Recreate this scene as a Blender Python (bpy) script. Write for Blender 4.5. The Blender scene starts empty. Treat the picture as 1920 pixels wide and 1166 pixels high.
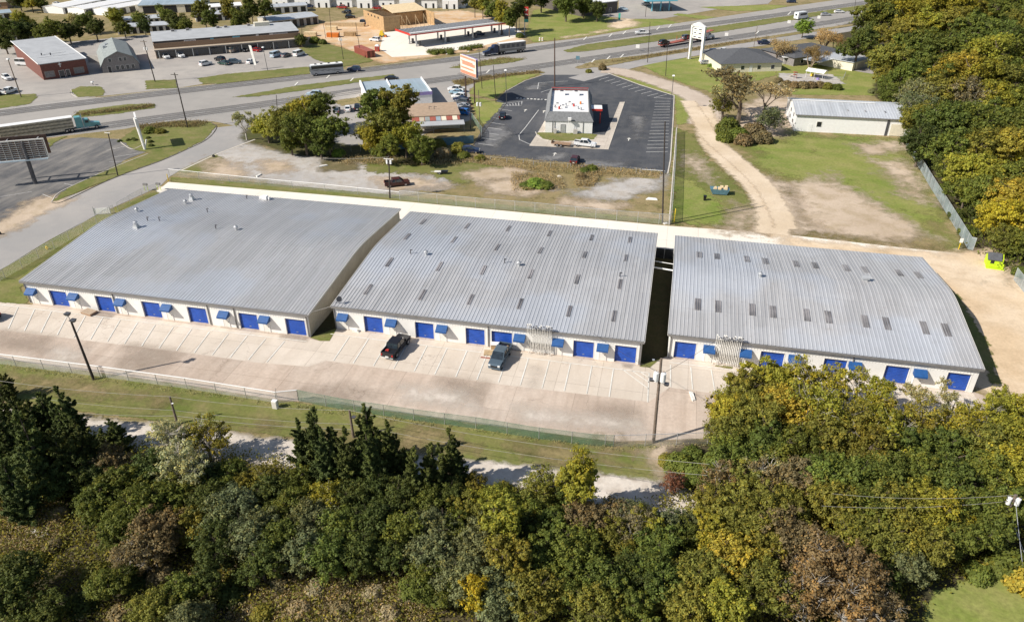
import bpy, math, random
import numpy as np
from mathutils import Vector, Matrix

# ------------------------------------------------------------------ camera, sky, sun, exposure
S = bpy.context.scene
COL = S.collection
FPX, PITCH, YAW = 1415.16, math.radians(30.569), math.radians(-12.248)
CAM = Vector((40.886, -81.22, 63.12))
cd = bpy.data.cameras.new('camera'); cam = bpy.data.objects.new('camera', cd); COL.objects.link(cam)
cam.location = CAM; cam.rotation_euler = (math.pi/2 - PITCH, 0, -YAW)
cd.sensor_fit = 'HORIZONTAL'; cd.sensor_width = 36; cd.lens = FPX/1920*36
cd.clip_start = .5; cd.clip_end = 5000
S.camera = cam
S.view_settings.view_transform = 'Standard'; S.view_settings.look = 'None'
S.view_settings.gamma = 1; S.view_settings.use_curve_mapping = False
S.view_settings.exposure = 0.42
SUN_EL = math.radians(39); SUN_AZ = math.atan2(-.82, -.57)     # direction to the sun, from +Y clockwise
W = bpy.data.worlds.new('World'); S.world = W; W.use_nodes = True
nt = W.node_tree; nt.nodes.clear()
sky = nt.nodes.new('ShaderNodeTexSky'); sky.sky_type = 'NISHITA'; sky.sun_disc = False
sky.sun_elevation = SUN_EL; sky.sun_rotation = SUN_AZ
bg = nt.nodes.new('ShaderNodeBackground'); bg.inputs[1].default_value = 0.072
wo = nt.nodes.new('ShaderNodeOutputWorld')
nt.links.new(sky.outputs[0], bg.inputs[0]); nt.links.new(bg.outputs[0], wo.inputs[0])
sl = bpy.data.lights.new('sun', 'SUN'); sl.energy = 4.5; sl.angle = math.radians(.55); sl.color = (1, .945, .86)
so = bpy.data.objects.new('sun', sl); COL.objects.link(so)
sd = Vector((math.sin(SUN_AZ)*math.cos(SUN_EL), math.cos(SUN_AZ)*math.cos(SUN_EL), math.sin(SUN_EL)))
so.rotation_euler = sd.to_track_quat('Z', 'Y').to_euler(); so.location = (0, 0, 200)
cyc = S.cycles
cyc.max_bounces = 4; cyc.diffuse_bounces = 2; cyc.glossy_bounces = 2; cyc.transmission_bounces = 3; cyc.transparent_max_bounces = 12

# ------------------------------------------------------------------ pixel of the 1920 px photograph -> point of the ground
_cp, _sp, _cy, _sy = math.cos(PITCH), math.sin(PITCH), math.cos(YAW), math.sin(YAW)
_F = Vector((_sy*_cp, _cy*_cp, -_sp)); _R = Vector((_cy, -_sy, 0)); _U = _R.cross(_F)
def G(px, py, z=0.0):
    d = _R*((px-960)/FPX) + _U*((583-py)/FPX) + _F
    return CAM + d*((z-CAM.z)/d.z)
def PX(p):
    d = Vector(p)-CAM; w = d.dot(_F)
    return 960+FPX*d.dot(_R)/w, 583-FPX*d.dot(_U)/w
def HT(b, t):
    """height of an upright thing standing at pixel b whose top shows at pixel t"""
    g = G(*b); best = min((abs(PX(g+Vector((0, 0, k*.1)))[1]-t[1]), k*.1) for k in range(2, 300))
    return best[1]

# ------------------------------------------------------------------ materials
def ramp(nd, stops):
    r = nd.color_ramp
    while len(r.elements) > 1: r.elements.remove(r.elements[-1])
    r.elements[0].position = stops[0][0]; r.elements[0].color = (*stops[0][1], 1)
    for p, c in stops[1:]:
        e = r.elements.new(p); e.color = (*c, 1)
def newmat(name):
    m = bpy.data.materials.new(name); m.use_nodes = True
    n = m.node_tree; n.nodes.clear()
    out = n.nodes.new('ShaderNodeOutputMaterial'); b = n.nodes.new('ShaderNodeBsdfPrincipled')
    n.links.new(b.outputs[0], out.inputs[0])
    return m, n, b, out
def noise(n, scale, vec, detail=3, rough=.55):
    t = n.nodes.new('ShaderNodeTexNoise'); t.inputs['Scale'].default_value = scale
    t.inputs['Detail'].default_value = detail; t.inputs['Roughness'].default_value = rough
    n.links.new(vec, t.inputs['Vector']); return t.outputs[0]
def mixc(n, f, a, b, mode='MIX'):
    m = n.nodes.new('ShaderNodeMix'); m.data_type = 'RGBA'; m.blend_type = mode
    for s, v in ((0, f), (6, a), (7, b)):
        if isinstance(v, bpy.types.NodeSocket): n.links.new(v, m.inputs[s])
        elif isinstance(v, tuple): m.inputs[s].default_value = (*v, 1)
        else: m.inputs[s].default_value = v
    return m.outputs[2]
def mr(n, v, a, b, c=0., d=1.):
    m = n.nodes.new('ShaderNodeMapRange'); n.links.new(v, m.inputs[0])
    for i, x in enumerate((a, b, c, d)): m.inputs[i+1].default_value = x
    return m.outputs[0]
def mth(n, op, a, b=0.):
    m = n.nodes.new('ShaderNodeMath'); m.operation = op
    for i, v in enumerate((a, b)):
        if isinstance(v, bpy.types.NodeSocket): n.links.new(v, m.inputs[i])
        else: m.inputs[i].default_value = v
    return m.outputs[0]
M = {}
def flat(name, c, rough=.6, metal=0., var=.12, scale=1.5, spec=.5, bump=0.):
    """a painted or plain surface with some wear"""
    m, n, b, o = newmat(name)
    tc = n.nodes.new('ShaderNodeTexCoord').outputs['Object']
    a = noise(n, scale, tc, 4)
    d = tuple(x*(1-var) for x in c); l = tuple(min(1, x*(1+var)) for x in c)
    col = mixc(n, mr(n, a, .35, .65), d, l)
    n.links.new(col, b.inputs['Base Color'])
    b.inputs['Roughness'].default_value = rough; b.inputs['Metallic'].default_value = metal
    b.inputs['Specular IOR Level'].default_value = spec
    if bump:
        bp = n.nodes.new('ShaderNodeBump'); bp.inputs['Strength'].default_value = bump
        n.links.new(noise(n, scale*12, tc), bp.inputs['Height']); n.links.new(bp.outputs[0], b.inputs['Normal'])
    M[name] = m; return m
def ground_mat(name, c, big=.03, mid=.25, fine=3., w=(.5, .5, .25), soft=None, rough=.95, joints=None, streak=None, cracks=None):
    """c: base, second, third colour; soft: None, 'edge' (ragged edge) or 'fade' (smooth)"""
    m, n, b, o = newmat(name)
    P = n.nodes.new('ShaderNodeNewGeometry').outputs['Position']
    f1 = mr(n, noise(n, big, P, 5, .6), .5-.12*w[0]-.02, .5+.12*w[0]+.02)
    f2 = mr(n, noise(n, mid, P, 5, .65), .45, .68)
    col = mixc(n, f1, c[0], c[1])
    col = mixc(n, mth(n, 'MULTIPLY', f2, w[1]), col, c[2])
    if streak:
        mp = n.nodes.new('ShaderNodeMapping'); n.links.new(P, mp.inputs[0])
        mp.inputs['Rotation'].default_value = (0, 0, streak[0]); mp.inputs['Scale'].default_value = (streak[1], streak[2], 1)
        col = mixc(n, mth(n, 'MULTIPLY', mr(n, noise(n, 1, mp.outputs[0], 4, .6), .42, .7), streak[4]), col, streak[3])
    if joints:
        mp = n.nodes.new('ShaderNodeMapping'); n.links.new(P, mp.inputs[0])
        mp.inputs['Location'].default_value = (joints[2], joints[3], 0)
        br = n.nodes.new('ShaderNodeTexBrick'); n.links.new(mp.outputs[0], br.inputs[0])
        br.offset = 0; br.inputs['Scale'].default_value = 1
        br.inputs['Color1'].default_value = (1, 1, 1, 1); br.inputs['Color2'].default_value = (joints[4],)*3+(1,)
        br.inputs['Mortar'].default_value = (.55, .52, .5, 1); br.inputs['Mortar Size'].default_value = .025
        br.inputs['Brick Width'].default_value = joints[0]; br.inputs['Row Height'].default_value = joints[1]
        col = mixc(n, 1., col, br.outputs[0], 'MULTIPLY')
    if cracks:
        vo = n.nodes.new('ShaderNodeTexVoronoi'); vo.feature = 'DISTANCE_TO_EDGE'; vo.inputs['Scale'].default_value = cracks[0]
        wp = n.nodes.new('ShaderNodeVectorMath'); wp.operation = 'ADD'; nn = n.nodes.new('ShaderNodeTexNoise'); nn.inputs['Scale'].default_value = .5; nn.inputs['Detail'].default_value = 6
        n.links.new(P, nn.inputs[0]); n.links.new(nn.outputs[1], wp.inputs[0]); sc_ = n.nodes.new('ShaderNodeVectorMath'); sc_.operation = 'SCALE'; sc_.inputs['Scale'].default_value = 3.
        n.links.new(wp.outputs[0], sc_.inputs[0]); w2 = n.nodes.new('ShaderNodeVectorMath'); w2.operation = 'ADD'; n.links.new(P, w2.inputs[0]); n.links.new(sc_.outputs[0], w2.inputs[1]); n.links.new(w2.outputs[0], vo.inputs['Vector'])
        cr = mth(n, 'MULTIPLY', mr(n, vo.outputs['Distance'], 0, cracks[1], 1, 0), mr(n, noise(n, .11, P, 3), .42, .56)); col = mixc(n, mth(n, 'MULTIPLY', cr, .75), col, cracks[2])
    g = mr(n, noise(n, fine, P, 6, .75), .25, .75, 1-w[2], 1+w[2])
    cc = n.nodes.new('ShaderNodeCombineXYZ')
    for i in range(3): n.links.new(g, cc.inputs[i])
    col = mixc(n, 1., col, cc.outputs[0], 'MULTIPLY')
    n.links.new(col, b.inputs['Base Color']); b.inputs['Roughness'].default_value = rough
    b.inputs['Specular IOR Level'].default_value = .25
    if soft:
        at = n.nodes.new('ShaderNodeAttribute'); at.attribute_name = 'fade'
        tr = n.nodes.new('ShaderNodeBsdfTransparent'); mx = n.nodes.new('ShaderNodeMixShader')
        nz = noise(n, .45, P, 6, .7)
        if soft == 'edge':
            v = mth(n, 'ADD', at.outputs['Fac'], mr(n, nz, .25, .75, -.42, .42)); a = mr(n, v, .42, .58)
        elif soft == 'worn':
            a = mth(n, 'MULTIPLY', mr(n, mth(n, 'ADD', at.outputs['Fac'], mr(n, nz, .25, .75, -.4, .4)), .1, .6), .96)
        elif soft == 'blend':
            n2 = noise(n, .09, P, 3, .6); v = mth(n, 'ADD', at.outputs['Fac'], mr(n, nz, .25, .75, -.3, .3)); v = mth(n, 'ADD', v, mr(n, n2, .3, .7, -.3, .3)); a = mr(n, v, .25, .8)
        else:
            a = mth(n, 'MULTIPLY', at.outputs['Fac'], mr(n, nz, .3, .6, .35, 1.))
        n.links.new(a, mx.inputs[0]); n.links.new(tr.outputs[0], mx.inputs[1]); n.links.new(b.outputs[0], mx.inputs[2])
        n.links.new(mx.outputs[0], o.inputs[0])
    M[name] = m; return m

GR, GR2, DRY, SOIL = (.12, .145, .03), (.17, .18, .048), (.28, .22, .11), (.33, .23, .15)
for sfx, sf in (('', None), ('_soft', 'edge'), ('_blend', 'blend')):
    ground_mat('grass'+sfx, (GR, GR2, DRY), .06, .3, 2.2, (.9, .5, .32), sf, streak=(-.07, .06, .5, (.24, .185, .085), .35))
    ground_mat('grass_dry'+sfx, ((.23, .185, .08), (.33, .25, .135), (.15, .14, .045)), .07, .35, 2.2, (.9, .8, .35), sf)
    ground_mat('gravel'+sfx, ((.4, .38, .36), (.5, .465, .425), (.33, .27, .2)), .08, .4, 4, (.9, .6, .25), sf)
    ground_mat('sand'+sfx, ((.64, .48, .31), (.72, .58, .42), (.46, .33, .2)), .05, .25, 2.5, (.7, .5, .15), sf)
    ground_mat('orange_dirt'+sfx, ((.55, .34, .17), (.66, .48, .3), (.6, .54, .46)), .05, .2, 2, (.7, .5, .18), sf)
    ground_mat('lawn'+sfx, ((.17, .22, .04), (.24, .255, .065), (.33, .29, .12)), .05, .2, 1.8, (.9, .45, .34), sf, streak=(.4, .05, .3, (.3, .25, .1), .35))
    ground_mat('pink_sand'+sfx, ((.47, .37, .27), (.57, .46, .35), (.33, .25, .14)), .05, .25, 2.5, (.8, .6, .18), sf)
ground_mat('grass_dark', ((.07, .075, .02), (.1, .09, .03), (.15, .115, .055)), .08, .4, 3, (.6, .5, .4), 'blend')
ground_mat('gap_grass', ((.03, .032, .012), (.045, .04, .016), (.06, .045, .025)), .2, .6, 3, (.6, .5, .4))  # grass with the deep shade between the warehouses put into its colour
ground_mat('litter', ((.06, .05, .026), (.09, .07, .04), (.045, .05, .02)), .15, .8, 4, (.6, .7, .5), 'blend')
ground_mat('brush', ((.15, .125, .06), (.22, .175, .095), (.09, .085, .03)), .3, 1.2, 5, (.6, .7, .5), 'blend')
ground_mat('lane_gravel', ((.6, .53, .45), (.7, .63, .55), (.42, .35, .28)), .1, .5, 4, (.7, .6, .2), 'worn')
ground_mat('highway', ((.33, .31, .285), (.37, .345, .315), (.26, .245, .23)), .03, .25, 4, (.5, .3, .12))
ground_mat('lane', ((.25, .24, .23), (.28, .265, .25), (.2, .19, .18)), .05, .4, 4, (.5, .3, .12), 'fade')
ground_mat('track_sand', ((.64, .51, .36), (.74, .61, .46), (.5, .38, .25)), .1, .4, 3, (.7, .5, .15), 'worn')
ground_mat('worn_asphalt', ((.16, .16, .165), (.22, .215, .21), (.11, .11, .115)), .2, .5, 4, (.7, .5, .2), 'blend')
ground_mat('tyre_track', ((.165, .16, .155), (.19, .18, .175), (.13, .13, .13)), .05, .4, 4, (.5, .3, .12), 'fade')
ground_mat('pavement', ((.36, .33, .3), (.42, .385, .345), (.27, .255, .24)), .04, .2, 3, (.6, .5, .12))
ground_mat('side_road', ((.33, .315, .3), (.38, .355, .33), (.28, .27, .265)), .05, .3, 5, (.5, .4, .1))
ground_mat('asphalt', ((.055, .06, .07), (.085, .088, .098), (.15, .145, .14)), .05, .22, 3, (.9, .4, .22), streak=(.2, .3, .05, (.13, .13, .135), .4), cracks=(.12, .008, (.03, .03, .035)))
ground_mat('old_asphalt', ((.085, .086, .092), (.13, .128, .128), (.27, .25, .23)), .04, .12, 3, (.8, .45, .15), streak=(.55, .35, .06, (.4, .36, .31), .45), cracks=(.1, .006, (.06, .06, .06)))
ground_mat('lot_aisle', ((.57, .455, .365), (.63, .53, .44), (.49, .39, .31)), .07, .22, 2.2, (.8, .7, .14),
           joints=(8.2, 9.1, 1.2, 2.7, .84), streak=(1.45, .6, .05, (.4, .31, .24), .55), cracks=(.09, .006, (.27, .21, .17)))
ground_mat('lot_stalls', ((.64, .555, .46), (.7, .615, .52), (.5, .43, .35)), .06, .3, 3, (.6, .3, .07),
           joints=(6.1, 7.4, 2, 2.2, .92), streak=(1.5, .5, .06, (.54, .45, .36), .5), cracks=(.07, .004, (.4, .33, .27)))
ground_mat('white_drive', ((.8, .735, .63), (.84, .78, .69), (.72, .63, .52)), .05, .2, 3, (.5, .3, .05), joints=(6, 14, 0, 0, .97))
ground_mat('apron', ((.52, .46, .385), (.6, .53, .45), (.4, .34, .28)), .1, .5, 4, (.6, .5, .12), joints=(3, 3, 0, 0, .93))
ground_mat('paint', ((.78, .76, .7), (.7, .67, .6), (.5, .46, .4)), .2, 1.5, 6, (.5, .5, .1))
ground_mat('worn_paint', ((.68, .67, .65), (.74, .73, .7), (.45, .44, .42)), .2, 1.5, 6, (.5, .5, .15))
ground_mat('curb', ((.55, .5, .43), (.62, .57, .5), (.4, .37, .32)), .2, 1.0, 6, (.5, .5, .12))
ground_mat('dark_curb', ((.12, .105, .09), (.16, .14, .12), (.09, .085, .07)), .2, 1.0, 6, (.5, .5, .12))
ground_mat('stain', ((.4, .32, .255), (.43, .355, .285), (.34, .27, .21)), .3, 1.0, 6, (.5, .5, .12), 'fade')
ground_mat('bleach', ((.62, .55, .47), (.68, .6, .52), (.56, .48, .4)), .3, 1.0, 6, (.5, .5, .12), 'fade')
ground_mat('drive_gravel', ((.5, .41, .33), (.58, .485, .395), (.42, .33, .25)), .05, .3, 3, (.6, .35, .12), 'worn')

# ------------------------------------------------------------------ mesh helpers
class MB:
    def __init__(s): s.v = []; s.f = []
    def add(s, vs, fs):
        k = len(s.v); s.v += [tuple(p) for p in vs]; s.f += [tuple(i+k for i in q) for q in fs]; return s
    def box(s, x0, x1, y0, y1, z0, z1, T=None):
        vs = [Vector((x, y, z)) for z in (z0, z1) for y in (y0, y1) for x in (x0, x1)]
        if T: vs = [T @ p for p in vs]
        return s.add(vs, [(0, 2, 3, 1), (4, 5, 7, 6), (0, 1, 5, 4), (2, 6, 7, 3), (0, 4, 6, 2), (1, 3, 7, 5)])
    def hexa(s, b, t):
        return s.add(list(b)+list(t), [(3, 2, 1, 0), (4, 5, 6, 7), (0, 1, 5, 4), (1, 2, 6, 5), (2, 3, 7, 6), (3, 0, 4, 7)])
    def tube(s, p0, p1, r0, r1=None, n=6, cap=True):
        r1 = r0 if r1 is None else r1
        p0 = Vector(p0); p1 = Vector(p1); a = (p1-p0).normalized()
        u = a.orthogonal().normalized(); w = a.cross(u)
        vs = [p+(u*math.cos(t)+w*math.sin(t))*r for p, r in ((p0, r0), (p1, r1)) for t in [2*math.pi*i/n for i in range(n)]]
        fs = [(i, (i+1) % n, n+(i+1) % n, n+i) for i in range(n)]
        if cap: fs += [tuple(range(n-1, -1, -1)), tuple(range(n, 2*n))]
        return s.add(vs, fs)
    def prism(s, poly, a0, a1, axis='y', w=None):
        """poly of (u, v) extruded along axis; w: optional half width per point, for tapered bodies"""
        n = len(poly); vs = []
        for k, a in enumerate((a0, a1)):
            for i, (u, v) in enumerate(poly):
                q = a if w is None else (-w[i] if k == 0 else w[i])
                vs.append((u, q, v) if axis == 'y' else ((q, u, v) if axis == 'x' else (u, v, q)))
        return s.add(vs, [tuple(range(n)), tuple(range(2*n-1, n-1, -1))]+[(i, n+i, n+(i+1) % n, (i+1) % n) for i in range(n)])
    def quad(s, *p): return s.add(p, [tuple(range(len(p)))])
    def mesh(s, name, mat=None, smooth=False):
        me = bpy.data.meshes.new(name); me.from_pydata(s.v, [], s.f); me.update()
        if mat: me.materials.append(M[mat] if isinstance(mat, str) else mat)
        if smooth: me.polygons.foreach_set('use_smooth', [True]*len(me.polygons))
        return me
    def build(s, name, mat, parent=None, smooth=False, fix=True):
        me = s.mesh(name, mat, smooth)
        if fix:
            import bmesh
            bm = bmesh.new(); bm.from_mesh(me); bmesh.ops.recalc_face_normals(bm, faces=bm.faces); bm.to_mesh(me); bm.free()
        o = bpy.data.objects.new(name, me); COL.objects.link(o)
        if parent: o.parent = parent
        return o
def tag(o, label=None, cat=None, group=None, kind=None):
    if label: o['label'] = label
    if cat: o['category'] = cat
    if group: o['group'] = group
    if kind: o['kind'] = kind
    return o
def thing(name, label, cat, loc=(0, 0, 0), rz=0., group=None, scale=1.):
    o = bpy.data.objects.new(name, None); COL.objects.link(o); o.empty_display_size = .2
    o.location = loc; o.rotation_euler = (0, 0, rz); o.scale = (scale,)*3
    return tag(o, label, cat, group)
def ch_of(o): return [c for c in bpy.data.objects if c.parent == o]
def snapshot(o):
    return [(c, snapshot(c)) for c in ch_of(o)]
def dup(o, snap, parent=None, colors=None):
    c = o.copy(); COL.objects.link(c); c.parent = parent
    for ch, sn in snap: dup(ch, sn, c)
    return c
def frame(pa, pb):
    a, b = G(*pa), G(*pb); d = b-a
    return a, math.atan2(d.y, d.x), d.length

# ------------------------------------------------------------------ ground sheets
_zc = [0]
def ZL(lvl):
    """every sheet gets a height of its own, so that no two lie in one plane"""
    _zc[0] = (_zc[0]+1) % 9
    return lvl*.013+_zc[0]*.0014
def smooth_line(pts, n=8):
    P = [Vector(p) for p in pts]
    if len(P) < 3: return P
    Q = [P[0]*2-P[1]]+P+[P[-1]*2-P[-2]]; out = []
    for i in range(1, len(Q)-2):
        for k in range(n):
            t = k/n; a, b, c, d = Q[i-1:i+3]
            out.append(.5*((2*b)+(c-a)*t+(2*a-5*b+4*c-d)*t*t+(3*b-a-3*c+d)*t**3))
    return out+[P[-1]]
def sheet(name, px, mat, lvl, world=False, struct=True, jag=0.):
    P = [Vector(p) if world else G(*p) for p in px]
    if jag:
        rnd = random.Random(len(px)*7+int(P[0].x)); Q = []
        for i, p in enumerate(P):
            q = P[(i+1) % len(P)]; n = max(1, int((q-p).length/1.2))
            for k in range(n): Q.append(p.lerp(q, k/n)+Vector((rnd.uniform(-jag, jag), rnd.uniform(-jag, jag), 0)))
        P = Q
    z = ZL(lvl)
    m = MB(); m.add([(p.x, p.y, z) for p in P], [tuple(range(len(P)))])
    me = m.mesh(name, None)
    import bmesh
    bm = bmesh.new(); bm.from_mesh(me); bmesh.ops.triangulate(bm, faces=bm.faces)
    for f in bm.faces:
        if f.normal.z < 0: f.normal_flip()
    bm.to_mesh(me); bm.free()
    me.materials.append(M[mat])
    o = bpy.data.objects.new(name, me); COL.objects.link(o)
    if struct: o['kind'] = 'structure'
    return o
def soft_sheet(name, px, mat, lvl, edge=2., cell=None, world=False, kind='structure'):
    """a patch with a ragged edge: grid cells carrying 'fade' = distance in from the outline"""
    P = np.array([(Vector(p) if world else G(*p))[:2] for p in px])
    lo, hi = P.min(0)-edge, P.max(0)+edge
    cell = cell or max(edge*.5, (hi-lo).max()/130)
    nx, ny = int((hi[0]-lo[0])/cell)+2, int((hi[1]-lo[1])/cell)+2
    X, Y = np.meshgrid(lo[0]+np.arange(nx)*cell, lo[1]+np.arange(ny)*cell)
    q = np.stack([X.ravel(), Y.ravel()], 1)
    ins = np.zeros(len(q), bool); dist = np.full(len(q), 1e9)
    for i in range(len(P)):
        a, b = P[i], P[(i+1) % len(P)]; ab = b-a
        t = np.clip(((q-a)@ab)/(ab@ab+1e-9), 0, 1)
        dist = np.minimum(dist, np.hypot(*(q-a-t[:, None]*ab).T))
        c = ((a[1] > q[:, 1]) != (b[1] > q[:, 1])) & (q[:, 0] < (b[0]-a[0])*(q[:, 1]-a[1])/(b[1]-a[1]+1e-12)+a[0])
        ins ^= c
    s = np.where(ins, dist, -dist); fade = np.clip(.5+s/(2*edge), 0, 1)
    keep = (s > -edge).reshape(ny, nx); I = np.arange(nx*ny).reshape(ny, nx)
    k = keep[:-1, :-1] | keep[1:, :-1] | keep[:-1, 1:] | keep[1:, 1:]
    F = np.stack([I[:-1, :-1][k], I[:-1, 1:][k], I[1:, 1:][k], I[1:, :-1][k]], 1)
    used = np.unique(F); rm = np.full(nx*ny, -1); rm[used] = np.arange(len(used))
    me = bpy.data.meshes.new(name)
    me.from_pydata(np.c_[q[used], np.full(len(used), ZL(lvl))].tolist(), [], rm[F].tolist()); me.update()
    at = me.attributes.new('fade', 'FLOAT', 'POINT'); at.data.foreach_set('value', fade[used].astype(np.float32))
    me.materials.append(M[mat])
    o = bpy.data.objects.new(name, me); COL.objects.link(o); o['kind'] = kind
    return o
def strip(name, pts, width, mat, lvl, world=False, sm=True, kind='structure', fades=None, off=0.):
    P = [Vector(p) if world else G(*p) for p in pts]
    if sm: P = smooth_line(P)
    z = ZL(lvl); m = MB(); vs = []; k = 5 if fades else 2; fd = []
    for i, p in enumerate(P):
        d = (P[min(i+1, len(P)-1)]-P[max(i-1, 0)]).normalized(); nrm = Vector((-d.y, d.x, 0))
        for j in range(k):
            t = off+width*(j/(k-1)-.5); vs.append((p.x+nrm.x*t, p.y+nrm.y*t, z)); fd.append((0, .8, 1, .8, 0)[j] if k == 5 else 1)
    fs = [(i*k+j, (i+1)*k+j, (i+1)*k+j+1, i*k+j+1) for i in range(len(P)-1) for j in range(k-1)]
    m.add(vs, [tuple(reversed(f)) for f in fs]); me = m.mesh(name, mat)
    at = me.attributes.new('fade', 'FLOAT', 'POINT'); at.data.foreach_set('value', fd)
    o = bpy.data.objects.new(name, me); COL.objects.link(o)
    if kind: o['kind'] = kind
    return o
def lines(name, segs, w, mat, lvl, world=False):
    m = MB(); z = ZL(lvl)
    for a, b in segs:
        a = Vector(a) if world else G(*a); b = Vector(b) if world else G(*b)
        d = (b-a).normalized(); n = Vector((-d.y, d.x, 0))*w/2
        m.quad(*[(p.x, p.y, z) for p in (a-n, b-n, b+n, a+n)])
    o = m.build(name, mat, fix=False); o['kind'] = 'structure'; return o
def dashes(pts, on, gap, off=0.):
    P = smooth_line([G(*p) for p in pts]); segs = []; s = 0.; L = on+gap
    for a, b in zip(P, P[1:]):
        d = b-a; l = d.length; u = d/l; n = Vector((-u.y, u.x, 0))*off
        t = 0
        while t < l:
            ph = (s+t) % L
            if ph < on:
                e = min(l, t+on-ph); segs.append((a+u*t+n, a+u*e+n)); t = e+.01
            else: t += L-ph
        s += l
    return segs
def kerb(name, pts, mat='curb', w=.18, h=.13, sm=False, world=False):
    P = [Vector(p) if world else G(*p) for p in pts]
    if sm: P = smooth_line(P)
    m = MB(); vs = []
    for i, p in enumerate(P):
        d = (P[min(i+1, len(P)-1)]-P[max(i-1, 0)]).normalized(); n = Vector((-d.y, d.x, 0))*w/2
        vs += [(p.x-n.x, p.y-n.y, 0), (p.x-n.x, p.y-n.y, h), (p.x+n.x, p.y+n.y, h), (p.x+n.x, p.y+n.y, 0)]
    fs = [(i*4+j, i*4+j+1, i*4+j+5, i*4+j+4) for i in range(len(P)-1) for j in range(3)]
    fs += [(0, 1, 2, 3), tuple(len(vs)-k for k in (1, 2, 3, 4))]
    m.add(vs, fs); o = m.build(name, mat); o['kind'] = 'structure'; return o
# ------------------------------------------------------------------ the ground
g = MB().quad((-1500, -400, 0), (1500, -400, 0), (1500, 2500, 0), (-1500, 2500, 0)).build('ground', 'grass_dry', fix=False); g['kind'] = 'structure'
# broad paved field of the highway and its driveways
sheet('highway', [(-500, 330), (-60, 268), (95, 258), (235, 242), (290, 231), (345, 226), (400, 228), (440, 236), (478, 262), (520, 262), (560, 240), (600, 250), (650, 285), (700, 300), (800, 250),
      (885, 215), (868, 170), (945, 150), (1008, 139), (1030, 143), (1070, 150), (1110, 143), (1140, 131), (1210, 120), (1300, 103), (1440, 83), (1620, 56), (1800, 25), (1980, -12), (1800, -12), (1600, -4),
      (1480, 13), (1300, 40), (1200, 53), (1090, 72), (1000, 82), (870, 104), (720, 128), (640, 134), (375, 162), (330, 166), (200, 183), (130, 184), (70, 192), (0, 207), (-500, 262)], 'highway', 1)
sheet('strip_mall_lot', [(160, 184), (330, 166), (380, 158), (640, 133), (560, 90), (470, 75), (270, 66), (180, 75), (0, 90), (-60, 100), (-60, 215), (0, 207), (70, 192)], 'pavement', 2)
sheet('side_road', [(478, 262), (400, 290), (340, 318), (318, 332), (300, 350), (180, 404), (90, 452), (0, 507), (-60, 545), (-60, 470), (0, 432), (100, 380), (190, 345), (300, 300), (375, 268), (404, 240), (440, 236)], 'side_road', 3)
sheet('parking_lot', [(-120, 330), (0, 300), (95, 265), (150, 258), (238, 262), (285, 268), (275, 285), (230, 302), (210, 330), (110, 372), (98, 380), (0, 434), (-120, 490)], 'old_asphalt', 2)
soft_sheet('road_shoulder', [(-40, 435), (60, 380), (95, 372), (150, 372), (100, 395), (40, 425), (-40, 468)], 'pink_sand_blend', 4, 3)
# the highway's lanes
FAR = [(-300, 255), (0, 213), (240, 183), (480, 155), (700, 130), (960, 98), (1200, 63), (1440, 31), (1620, 6), (1800, -18)]
NEAR = [(-300, 300), (0, 262), (150, 243), (300, 222), (480, 198), (720, 164), (960, 132), (1200, 97), (1440, 61), (1620, 32), (1800, 5)]
for nm, L in (('far_lanes', FAR), ('near_lanes', NEAR)):
    strip(nm, L, 8.4, 'lane', 3, fades=1)
    for o_ in (-2.9, -1.0, 1.0, 2.9): strip('tyre_tracks', L, .9, 'tyre_track', 4, fades=1, off=o_)
lines('lane_markings', dashes(FAR, 3, 9)+dashes(NEAR, 3, 9)+dashes(FAR, 900, 1, 3.9)+dashes(NEAR, 900, 1, -3.9), .16, 'worn_paint', 6, True)
strip('frontage_road', [(1080, 150), (1140, 134), (1215, 116), (1350, 93), (1440, 80), (1600, 54), (1760, 26)], 7, 'side_road', 4)
def isle(px, mat='grass', name='grass_median'): return soft_sheet(name, px, mat+'_soft', 7, .9)
isle([(135, 220), (150, 208), (240, 196), (290, 196), (291, 203), (220, 214), (150, 221)])
isle([(436, 183), (560, 161), (737, 140), (740, 145), (600, 166), (480, 182)])
isle([(842, 128), (880, 119), (940, 109), (987, 111), (960, 118), (870, 129)])
isle([(1055, 96), (1100, 84), (1290, 58), (1440, 36), (1620, 10), (1800, -16), (1800, -8), (1620, 17), (1440, 46), (1290, 70), (1100, 97), (1065, 99)])
isle([(1078, 127), (1115, 114), (1210, 104), (1350, 82), (1440, 69), (1600, 45), (1600, 49), (1440, 74), (1350, 89), (1215, 110), (1130, 126), (1085, 130)], 'grass_dry', 'grass_verge')
isle([(0, 178), (66, 177), (70, 184), (55, 196), (0, 204), (-80, 212), (-80, 190)], 'grass', 'grass_verge')
isle([(133, 170), (150, 163), (190, 163), (197, 172), (190, 181), (145, 183)], 'grass', 'grass_verge')
isle([(272, 152), (330, 150), (331, 166), (275, 168)], 'grass', 'grass_verge')
isle([(370, 148), (420, 140), (575, 126), (640, 128), (590, 138), (410, 158), (380, 158)], 'grass', 'grass_verge')
isle([(560, 92), (600, 80), (640, 90), (690, 108), (700, 115), (640, 127), (590, 112)], 'grass', 'grass_verge')
isle([(225, 262), (262, 237), (330, 228), (395, 229), (405, 238), (385, 262), (350, 280), (300, 302), (210, 335), (110, 376), (96, 378), (130, 352), (215, 312), (280, 288), (250, 280)], 'grass', 'grass_strip')
isle([(90, 262), (128, 255), (100, 270), (93, 276)], 'grass', 'grass_verge')
kerb('kerb', [(96, 380), (118, 358), (215, 314), (278, 289)], sm=True)
kerb('kerb', [(98, 381), (120, 378), (210, 336), (300, 303), (350, 281), (388, 262), (406, 240), (395, 230)], 'dark_curb', sm=True)
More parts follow.
